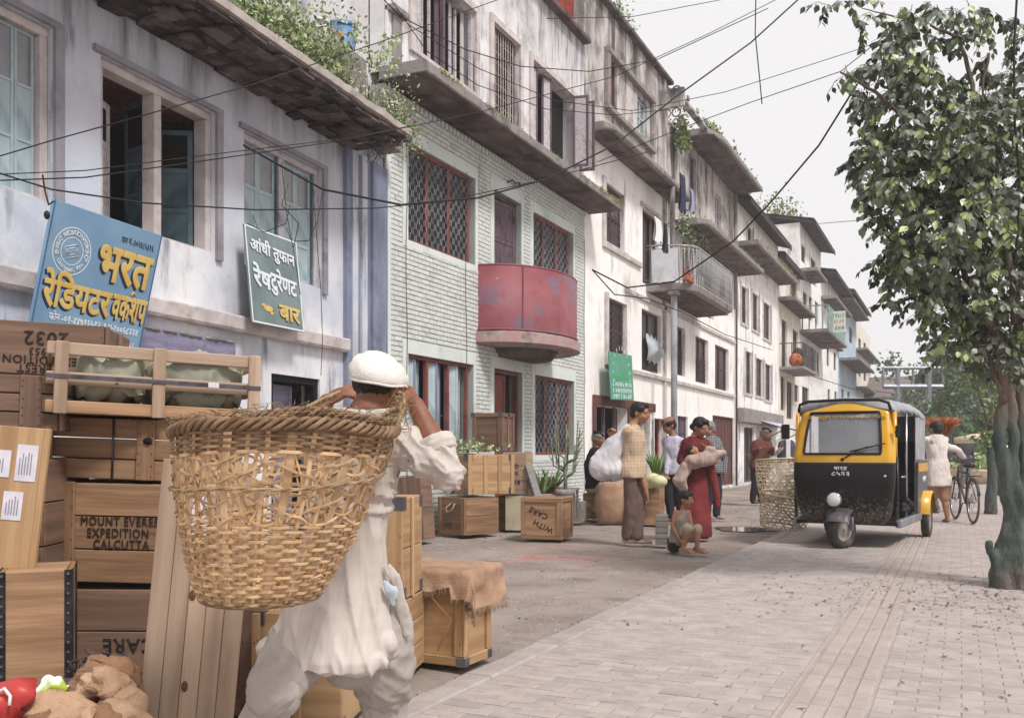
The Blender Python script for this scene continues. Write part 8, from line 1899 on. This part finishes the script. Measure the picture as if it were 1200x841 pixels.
TI = Matrix.Translation(T0).inverted(); tp_ = lambda px, py, dd=0: TI @ at(px, py, depth_g(688)+dd)
b = MB()
limb(b, [tp_(1180, 694), tp_(1178, 660), tp_(1186, 610, .05), tp_(1178, 560), tp_(1170, 520), tp_(1176, 470, .05), tp_(1172, 415)], [.15,.10,.068,.058,.048,.042,.034], 14)
limb(b, [tp_(1196, 694, .05), tp_(1196, 650, .1), tp_(1192, 600, .1), tp_(1200, 555, .1), tp_(1196, 500, .1), tp_(1198, 440, .1), tp_(1192, 380, .1)], [.12,.085,.066,.06,.054,.046,.038], 14)
limb(b, [tp_(1210, 690, .2), tp_(1214, 630, .2), tp_(1206, 560, .2), tp_(1212, 480, .15), tp_(1206, 400, .1)], [.10,.075,.06,.05,.035], 12)
limb(b, [tp_(1188, 680, -.05), tp_(1190, 640, -.05), tp_(1200, 600, -.03), tp_(1186, 555, 0), tp_(1188, 505, 0), tp_(1184, 450, 0)], [.08,.06,.05,.046,.04,.03], 12)
b.ell(tp_(1184, 676), (.15,.13,.16)); b.ell(tp_(1204, 680, .1), (.16,.13,.12)); limb(b, [tp_(1172, 662), tp_(1163, 648), tp_(1158, 634)], [.055,.04,.022], 9)
remesh(b, .013, 'trunk', BARK, tree, 1, lambda p, n_: .014*noise.noise(Vector((p.x*14, p.y*14, p.z*5)))+.010*abs(noise.noise(Vector((p.x*34, p.y*34, p.z*9)))))
limbs = [[(1172, 415), (1160, 380), (1140, 340), (1120, 300), (1095, 262), (1060, 232), (1030, 205)], [(1140, 340), (1110, 330), (1075, 318), (1050, 300)], [(1192, 380), (1185, 320), (1170, 250), (1150, 180), (1138, 100), (1125, 45), (1115, 8)],
    [(1170, 250), (1135, 210), (1095, 170), (1060, 140), (1030, 112), (1000, 92), (985, 85)], [(1160, 62), (1150, 110), (1150, 180)], [(1198, 440), (1215, 370), (1225, 290), (1225, 200), (1215, 110), (1200, 30)], [(1206, 400), (1235, 330), (1260, 260), (1280, 180)], [(1176, 470), (1166, 440), (1157, 410), (1150, 380)], [(1125, 45), (1090, 30), (1050, 20), (1010, 10)], [(1172, 415), (1145, 400), (1120, 385), (1100, 372)]]
bm2 = MB(); LP = []
for li, L_ in enumerate(limbs):
    dd = [0, -.3, .1, -.4, .1, .2, .1, .1, -.1, .2][li]; n_ = len(L_); P = [tp_(x, y, dd*(i/(n_-1))) for i, (x, y) in enumerate(L_)]; r0 = [.038,.024,.04,.028,.014,.04,.035,.03,.014,.018][li]
    limb(bm2, P, [r0*(1-.75*i/(n_-1)) for i in range(n_)], 7); LP.append(P)
bm2.build('branches', BARK2, tree)
# crown: leaf sprays hung along twigs; the outline follows bunches with gaps between them
bunches = []    # px, py, depth offset, radius in px (x,y), leaves
for (x, y, rx, ry, dd, w) in ((1090,30,52,30,0,300), (1040,28,34,24,.1,170), (1140,22,38,26,.2,190), (1062,70,42,30,-.2,320), (1000,8,14,8,0,30), (970,4,14,6,0,26), (1035,108,46,30,0,340), (1005,78,20,14,-.1,70), (1080,105,46,32,.2,360), (990,88,12,8,0,26),
    (1120,120,40,28,.3,240), (1165,90,34,26,.1,190), (1190,30,20,20,.3,60), (1180,130,40,34,0,420), (1130,160,60,36,-.3,620), (1060,160,52,32,0,480), (1025,180,30,22,.1,200), (1095,205,70,34,-.2,720), (1170,200,52,42,.1,620), (1040,215,40,24,-.1,300), (1205,250,40,50,.2,420),
    (1130,250,70,36,-.4,800), (1055,262,34,26,0,260), (1025,248,14,12,0,50), (1100,300,64,34,-.1,700), (1050,305,26,22,.2,170), (1165,305,56,40,.1,620), (1070,340,34,20,0,170), (1130,345,56,30,.1,480), (1190,360,46,36,.1,440), (1110,380,26,20,.2,130), (1160,400,44,26,.2,300), (1195,420,26,26,.1,160), (1085,360,14,10,0,36), (1110,405,22,16,0,90), (1140,425,24,14,.1,70), (1045,335,10,9,.1,26), (1240,120,60,80,.3,500), (1250,260,60,80,.4,500), (1240,380,50,50,.3,260), (1210,60,30,30,.4,140)):
    bunches.append((x, y, rx, ry, dd, w))
leafM = []
def leaf_verts(s_, curl, r2):
    return [(0,0,0), (-.30*s_, .30*s_, .02*s_-curl*.1*s_), (-.34*s_, .52*s_, -curl*.12*s_), (0, 1.0*s_, -curl*.45*s_), (.34*s_, .52*s_, -curl*.12*s_), (.30*s_, .30*s_, .02*s_-curl*.1*s_), (0, .5*s_, -.10*s_)]
LFF = [(0,6,1), (1,6,2), (2,6,3), (3,6,4), (4,6,5), (5,6,0)]
protoL = []
for m_ in LF:
    for s_ in (.072, .084):
        b = MB(); b.add(leaf_verts(s_, .5, None), LFF); protoL.append(b.mesh('leaf', m_))
r2 = random.Random(5); leaves = []
twb = MB()
for (x, y, rx, ry, dd, w) in bunches:
    w = int(w*(1.25 if y > 300 else (1.0 if y < 115 else 1.4))); rx *= .88; nt_ = max(3, w//9)
    for _ in range(nt_):
        # a drooping twig
        while True:
            u, v, q = r2.uniform(-1,1), r2.uniform(-1,1), r2.uniform(-1,1)
            if u*u+v*v+q*q < 1 and noise.noise(Vector((x+u*rx, y+v*ry, q*20))*.035) > -.22: break
        c = tp_(x+u*rx*1.06, y+v*ry*1.06, dd+q*(rx/150+.18)); out = Vector((r2.gauss(0,1)+u*.8, r2.gauss(0,1)+q*.8, r2.uniform(-1.2,.35))).normalized(); L_ = r2.uniform(.08,.24)
        twb.tube([c-out*.02, c+out*L_*.5+Vector((0,0,.01)), c+out*L_+Vector((0,0,-.05*L_/.2))], [.0035,.0025,.0012], n=3)
        n_l = max(3, w//nt_)
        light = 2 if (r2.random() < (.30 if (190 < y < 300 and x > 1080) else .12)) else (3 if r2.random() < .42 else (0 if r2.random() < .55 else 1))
        for k in range(n_l):
            f_ = (k+.5)/n_l; p = c+out*L_*f_+Vector((0,0,-.05*f_*f_)); side_ = 1 if k % 2 else -1
            d = (out*.35+out.cross(Vector((0,0,1))).normalized()*side_*.7+Vector((r2.gauss(0,.25), r2.gauss(0,.25), -.75+r2.gauss(0,.3)))).normalized()
            nrm = Vector((r2.gauss(0,.55), r2.gauss(0,.55), 1)); xx = d.cross(nrm).normalized(); zz_ = xx.cross(d); M = Matrix((xx, d, zz_)).transposed().to_4x4(); M.translation = p
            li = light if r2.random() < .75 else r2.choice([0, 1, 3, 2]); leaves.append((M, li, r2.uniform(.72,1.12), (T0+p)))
tag(twb.build('twigs', BARK2, tree), kind='stuff')
leaves.sort(key=lambda l: (l[3]-Vector((0,0,EYE))).length - l[2]*1.5 + (0 if -.75 < ((l[3].x*CT+l[3].y*ST)/(-l[3].x*ST+l[3].y*CT)) < .545 and l[3].z < 4.9 else 50))
fol = MB()
for k, (M, li, s_, _) in enumerate(leaves):
    if k < 300:
        o = link('leaf', protoL[li*2+(k % 2)], tree); o.matrix_local = M @ Matrix.Scale(s_, 4)
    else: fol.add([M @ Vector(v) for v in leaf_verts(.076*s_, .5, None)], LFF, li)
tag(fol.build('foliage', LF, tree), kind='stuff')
# second, thin pollarded tree with green paint, then further roadside trees
def small_tree(nm, label, px, py, h_px, r_px, n_, lf, lsz, seed, trunk_r=.10, trunk_m=BARK, lean=0, spread=.5, crown_y=None, dens=1.0, group=None, cz=.72, shape=1.0):
    d_ = depth_g(py); s_ = d_/1100; P = ground(px, py); t = thing(nm, label, 'tree', P, 0, group); H_ = h_px*s_; r_ = r_px*s_; r3 = random.Random(seed)
    b = MB(); limb(b, [(0,0,-.05), (.04,0,H_*.2), (lean*.5-.03,0,H_*.42), (lean,0,H_*.62)], [trunk_r*1.3, trunk_r, trunk_r*.85, trunk_r*.6], 10)
    for k in range(5):
        a = k*1.26+seed; limb(b, [(lean*.6,0,H_*.44), (lean+math.cos(a)*r_*.35, math.sin(a)*r_*.35, H_*.62), (lean+math.cos(a)*r_*.6, math.sin(a)*r_*.6, H_*.8)], [trunk_r*.55, trunk_r*.35, trunk_r*.15], 6)
    b.build('trunk', trunk_m, t)
    cl = [(r3.gauss(0,.45), r3.gauss(0,.45), r3.uniform(-1,1)) for _ in range(int(16*dens)+6)]
    def fn(r4):
        c = r4.choice(cl); k = math.sqrt(max(.05, 1-c[2]**2*.8))
        return (lean+c[0]*r_*k*1.1+r4.gauss(0,.17)*r_, c[1]*r_*k*1.1+r4.gauss(0,.17)*r_, H_*cz+(c[2]*(1-cz)*1.0+r4.gauss(0,.05))*H_*shape), 1
    bush(t, 'crown', fn, n_, lf, lsz*.6, lsz*1.3, seed); return t
HZ1 = mat('roadside_leaf', '4e6a44', '5f7a52', scale=3, rough=.7); HZ2 = mat('roadside_leaf_dark', '34483a', '40543f', scale=3, rough=.7); HZ3 = mat('roadside_leaf_pale', '76906a', '8aa07a', scale=3, rough=.7)
small_tree('street_tree', 'thin street tree with green-painted stem, beyond the large fig tree', 1160, 602, 190, 34, 1100, [LEAFA, LEAFC, LF[0]], .11, 3, .09, crown_y=None, lean=.1)
small_tree('street_tree', 'third, smaller green-stemmed street tree beyond the bicycle', 1168, 580, 140, 30, 700, [HZ1, HZ2], .16, 4, .10)
tl = [(1094, 548, 132, 44, 5200, 'tall rounded pale tree rising behind the billboard frame', HZ1), (1122, 546, 108, 30, 2600, 'mid-height bushy tree right of the billboard frame', HZ2), (1058, 543, 60, 26, 1800, 'low distant tree left of the billboard frame', HZ2), (1112, 556, 96, 26, 2000, 'dark bush-like tree behind the kindling bundle', HZ1), (1150, 552, 110, 24, 1800, 'roadside tree between the conifers and the street trees', HZ3), (1190, 556, 130, 30, 2400, 'roadside tree behind the large fig trunk', HZ1), (1078, 552, 70, 24, 1800, 'bushy tree directly behind the rickshaw hood', HZ3)]
for k, (px, py, h_, r_, n_, lb, m_) in enumerate(tl): d_ = depth_g(py); small_tree('roadside_tree', lb, px, py, h_, r_, n_, [m_, HZ1, HZ2], d_*.0060, 20+k, .2, BARK2, group='trees beyond the end of the street', dens=1.6, cz=.60, shape=1.15)
for k, (px, h_) in enumerate(((1129, 150), (1138, 132), (1146, 118), (1120, 96))):        # spiky conifers
    py = 550; d_ = depth_g(py); s_ = d_/1100; t = thing('conifer', ['tallest spiky grey-green conifer', 'second spiky conifer, just right of the tallest', 'shorter spiky conifer right of the pair', 'lowest spiky conifer left of the tallest'][k], 'tree', ground(px, py), 0, 'spiky conifers beyond the street')
    H_ = h_*s_; MB().tube([(0,0,0),(0,0,H_)], [.16,.03], n=6).build('trunk', BARK2, t)
    def fc_(r4, H_=H_): z = r4.uniform(.15, 1); a = r4.uniform(0, 6.28); r_ = (1-z)*H_*.13*r4.uniform(.2,1)*(1 if int(z*13) % 2 else .55)+.05; return (r_*math.cos(a), r_*math.sin(a), z*H_), 1
    bush(t, 'crown', fc_, 900, [HZ2, mat('grey_needle', '56625a', '66706a')], .25, .5, 33+k, droop=.6)
# ================================================================ FAR END: billboard frame, low houses, hedge, fence of posts
bf = thing('billboard_frame', 'empty steel billboard frame standing above the far end of the street', 'frame', ground(1070, 551))
d_ = depth_g(551); IF = Matrix.Translation(bf.location).inverted(); q = lambda px, py: IF @ at(px, py, d_)
STL = mat('galvanised_frame', '8c9096', '777b82', rough=.5, metal=.5)
for a, c, r_, nm in (((1052, 549), (1052, 431), .16, 'post'), ((1088, 551), (1088, 431), .20, 'post'), ((1035, 431), (1105, 431), .11, 'beam'), ((1035, 453), (1105, 453), .16, 'beam'), ((1035, 431), (1035, 453), .09, 'upright'), ((1105, 431), (1105, 453), .09, 'upright'), ((1070, 431), (1070, 453), .08, 'upright')):
    MB().tube([q(*a), q(*c)], r_, n=6, smooth=False).build(nm, STL, bf)
lowh = thing('low_house', 'low grey house beneath the billboard frame at the end of the street', 'house', ground(1044, 546)); MB().box((-5,0,0),(6,8,5.2)).build('wall', DIRTYW, lowh)
b = MB(); b.ring([[(-6,-1,5.1),(7,-1,5.1),(7,4,7),(-6,4,7)], [(-6,-1,5.3),(7,-1,5.3),(7,4,7.2),(-6,4,7.2)]], smooth=False); b.build('roof', TIN, lowh)
for k in range(3): piece('window', lowh, (-4+k*3.4,-.06,1.6), (-2.6+k*3.4,-.01,3.2), DGLASS, 0)
def hedgef(r4): y = r4.uniform(34, 120); return (3.2+y*.03+r4.gauss(0,.7), y, abs(r4.gauss(0,1.0))), 1
tag(bush(None, 'undergrowth', hedgef, 7000, [HZ1, HZ2, HZ3], .2, .55, 71), kind='stuff')
def hedgeg(r4): x = r4.uniform(-14, 30); return (x, 112+r4.gauss(0,3), abs(r4.gauss(0,1.8))), 1
tag(bush(None, 'far_undergrowth', hedgeg, 5000, [HZ1, HZ2], .4, 1.0, 72), kind='stuff')
hill = MB(); vs = []; xs = np.linspace(-58, 128, 60)
for j, yy_ in enumerate((300, 360, 460)):
    for x_ in xs: vs.append((x_, yy_, (-1, 14+9*noise.noise(Vector((x_*.012, 3, 1))), 0)[j]))
hill.add(vs, [(j*60+i, j*60+i+1, (j+1)*60+i+1, (j+1)*60+i) for j in range(2) for i in range(59)], smooth=True); tag(hill.build('hills', HZ2), kind='structure')
# ================================================================ OVERHEAD CABLES AND POLE
WIRE = mat('black_cable', '1d1b1c', rough=.6)
def cable(label, pts, r_=.006, sag=0, nm='overhead_cable'):
    t = thing(nm, label, 'cable'); P = [at(*p) for p in pts]; Q = []
    for i in range(len(P)-1):
        for k in range(14): u = k/14; Q.append(P[i].lerp(P[i+1], u)+Vector((0,0,-4*sag*u*(1-u))))
    Q.append(P[-1]); MB().tube(Q, r_, n=5).build('wire', WIRE, t)
cable('thick cable looping down from the treetop to the cream house', [(1005, 98, 13), (960, 170, 13.5), (905, 235, 14.5), (860, 282, 15.5), (790, 330, 16.3), (735, 337, 16.8), (694, 316, 17.6)], .014)
cable('long cable from the top right down across the mint house slab', [(935, 0, 13), (880, 50, 13), (790, 115, 12.5), (720, 170, 12), (640, 210, 11.2), (560, 232, 10.4), (470, 240, 9.6), (378, 222, 8.8), (285, 170, 8.4)], .011)
cable('cable crossing the upper left windows just under the slate eave', [(-40, 195, 6.6), (60, 165, 6.7), (180, 132, 6.9), (300, 98, 7.4), (450, 48, 9), (600, -6, 11)], .005)
cable('lower of the twin cables stretched across the blue house windows', [(-40, 213, 6.3), (100, 208, 6.5), (250, 187, 7.2), (400, 165, 8.6), (560, 132, 10.6), (720, 90, 12), (830, 40, 12.5), (925, -8, 13)], .005)
cable('upper of the twin cables stretched across the blue house windows', [(-40, 206, 6.3), (100, 200, 6.5), (240, 182, 7.2), (400, 163, 8.6), (480, 148, 9.6)], .004)
cable('slack cable sagging across the big signboard and past the barred windows', [(-20, 197, 6.0), (60, 222, 6.1), (170, 238, 6.5), (300, 246, 7.6), (440, 244, 9.2), (520, 236, 10.2), (640, 210, 11.6), (760, 178, 12.6)], .006)
cable('cable crossing in front of the grilled upper door and window of the mint house', [(440, -10, 9.4), (470, 20, 9.8), (545, 58, 10.6), (610, 78, 11.2), (690, 84, 12), (770, 70, 12.5), (900, 10, 13)], .006)
cable('faint cable running from the upper mint house towards the leafy tree', [(480, 30, 10), (560, 80, 10.8), (650, 118, 11.6), (740, 130, 12), (850, 108, 12.6), (1000, 60, 13), (1060, 38, 12)], .005)
cable('cable from the mint house pilaster down over its slab', [(455, -5, 9.6), (500, 60, 10.2), (560, 100, 10.8), (640, 128, 11.4), (720, 135, 12), (790, 128, 12.8)], .005)
cable('straight cable between the cream house frame and the upper right tree', [(700, 190, 12.8), (800, 150, 13), (880, 120, 13.2), (985, 84, 12.6), (1040, 40, 11)], .006)
cable('thin cable high in the sky from the grey house top to the right', [(640, 22, 12), (740, 20, 12.5), (845, 0, 13)], .005)
cable('loose cable end dangling in the open sky', [(886, -10, 11), (885, 40, 11), (890, 90, 11.1), (893, 122, 11.1)], .007)
cable('cable hanging down past the tree crown at the right edge', [(1192, -10, 7.3), (1188, 60, 7.3), (1189, 140, 7.3), (1195, 210, 7.3), (1193, 270, 7.3), (1189, 310, 7.3)], .009)
cable('low cable looping along the cream house toward the row of small windows', [(694, 316, 17.6), (720, 345, 18), (760, 350, 19.5), (800, 366, 21), (850, 392, 24.5), (905, 410, 31)], .012)
cable('faint cable from the banner house to the treetop', [(905, 250, 30), (960, 262, 32), (1010, 258, 26), (1060, 235, 14)], .010)
cable('cable drooping from the far houses towards the billboard frame', [(950, 440, 46), (1000, 456, 52), (1060, 462, 60)], .02)
tw = thing('window_wires', 'tangle of thin loose wires at the third window of the blue house', 'wires')
for P_ in ([(330, 190, 8.9), (336, 250, 8.85), (345, 300, 8.8), (352, 345, 8.8)], [(366, 210, 9.1), (372, 290, 9.0), (376, 340, 9), (378, 400, 9), (376, 440, 9)], [(290, 262, 8.0), (310, 272, 8.0), (335, 262, 8.2), (340, 240, 8.3)], [(345, 283, 8.4), (362, 282, 8.5), (372, 260, 8.7), (378, 225, 8.9)], [(338, 215, 8.7), (330, 240, 8.6), (350, 262, 8.6), (344, 290, 8.6)]):
    Q = [at(*p) for p in P_]; q2 = []
    for i in range(len(Q)-1):
        for k in range(6): q2.append(Q[i].lerp(Q[i+1], k/6))
    q2.append(Q[-1]); MB().tube(q2, .004, n=4).build('wire', WIRE, tw)
tv = thing('sign_bracket', 'black wire and insulator tying the top corner of the blue signboard', 'bracket'); MB().tube([at(50, 205, 6.35), at(53, 225, 6.3), at(57, 240, 6.3), at(63, 236, 6.25)], .006, n=5).build('tie_wire', WIRE, tv); MB().ell(at(55, 252, 6.3), (.02,.02,.03)).build('insulator', WIRE, tv)
# ================================================================ HAZE
hz = MB(); hz.box((-60, -12, -2.5), (130, 480, 21)); HM = bpy.data.materials.new('haze'); HM.use_nodes = True
nt = HM.node_tree; nt.nodes.clear(); o_ = nt.nodes.new('ShaderNodeOutputMaterial'); pv = nt.nodes.new('ShaderNodeVolumePrincipled'); pv.inputs['Color'].default_value = (.985, .98, .985, 1); pv.inputs['Density'].default_value = .0016; pv.inputs['Anisotropy'].default_value = .2
nt.links.new(pv.outputs[0], o_.inputs['Volume']); tag(hz.build('haze', HM), kind='stuff')
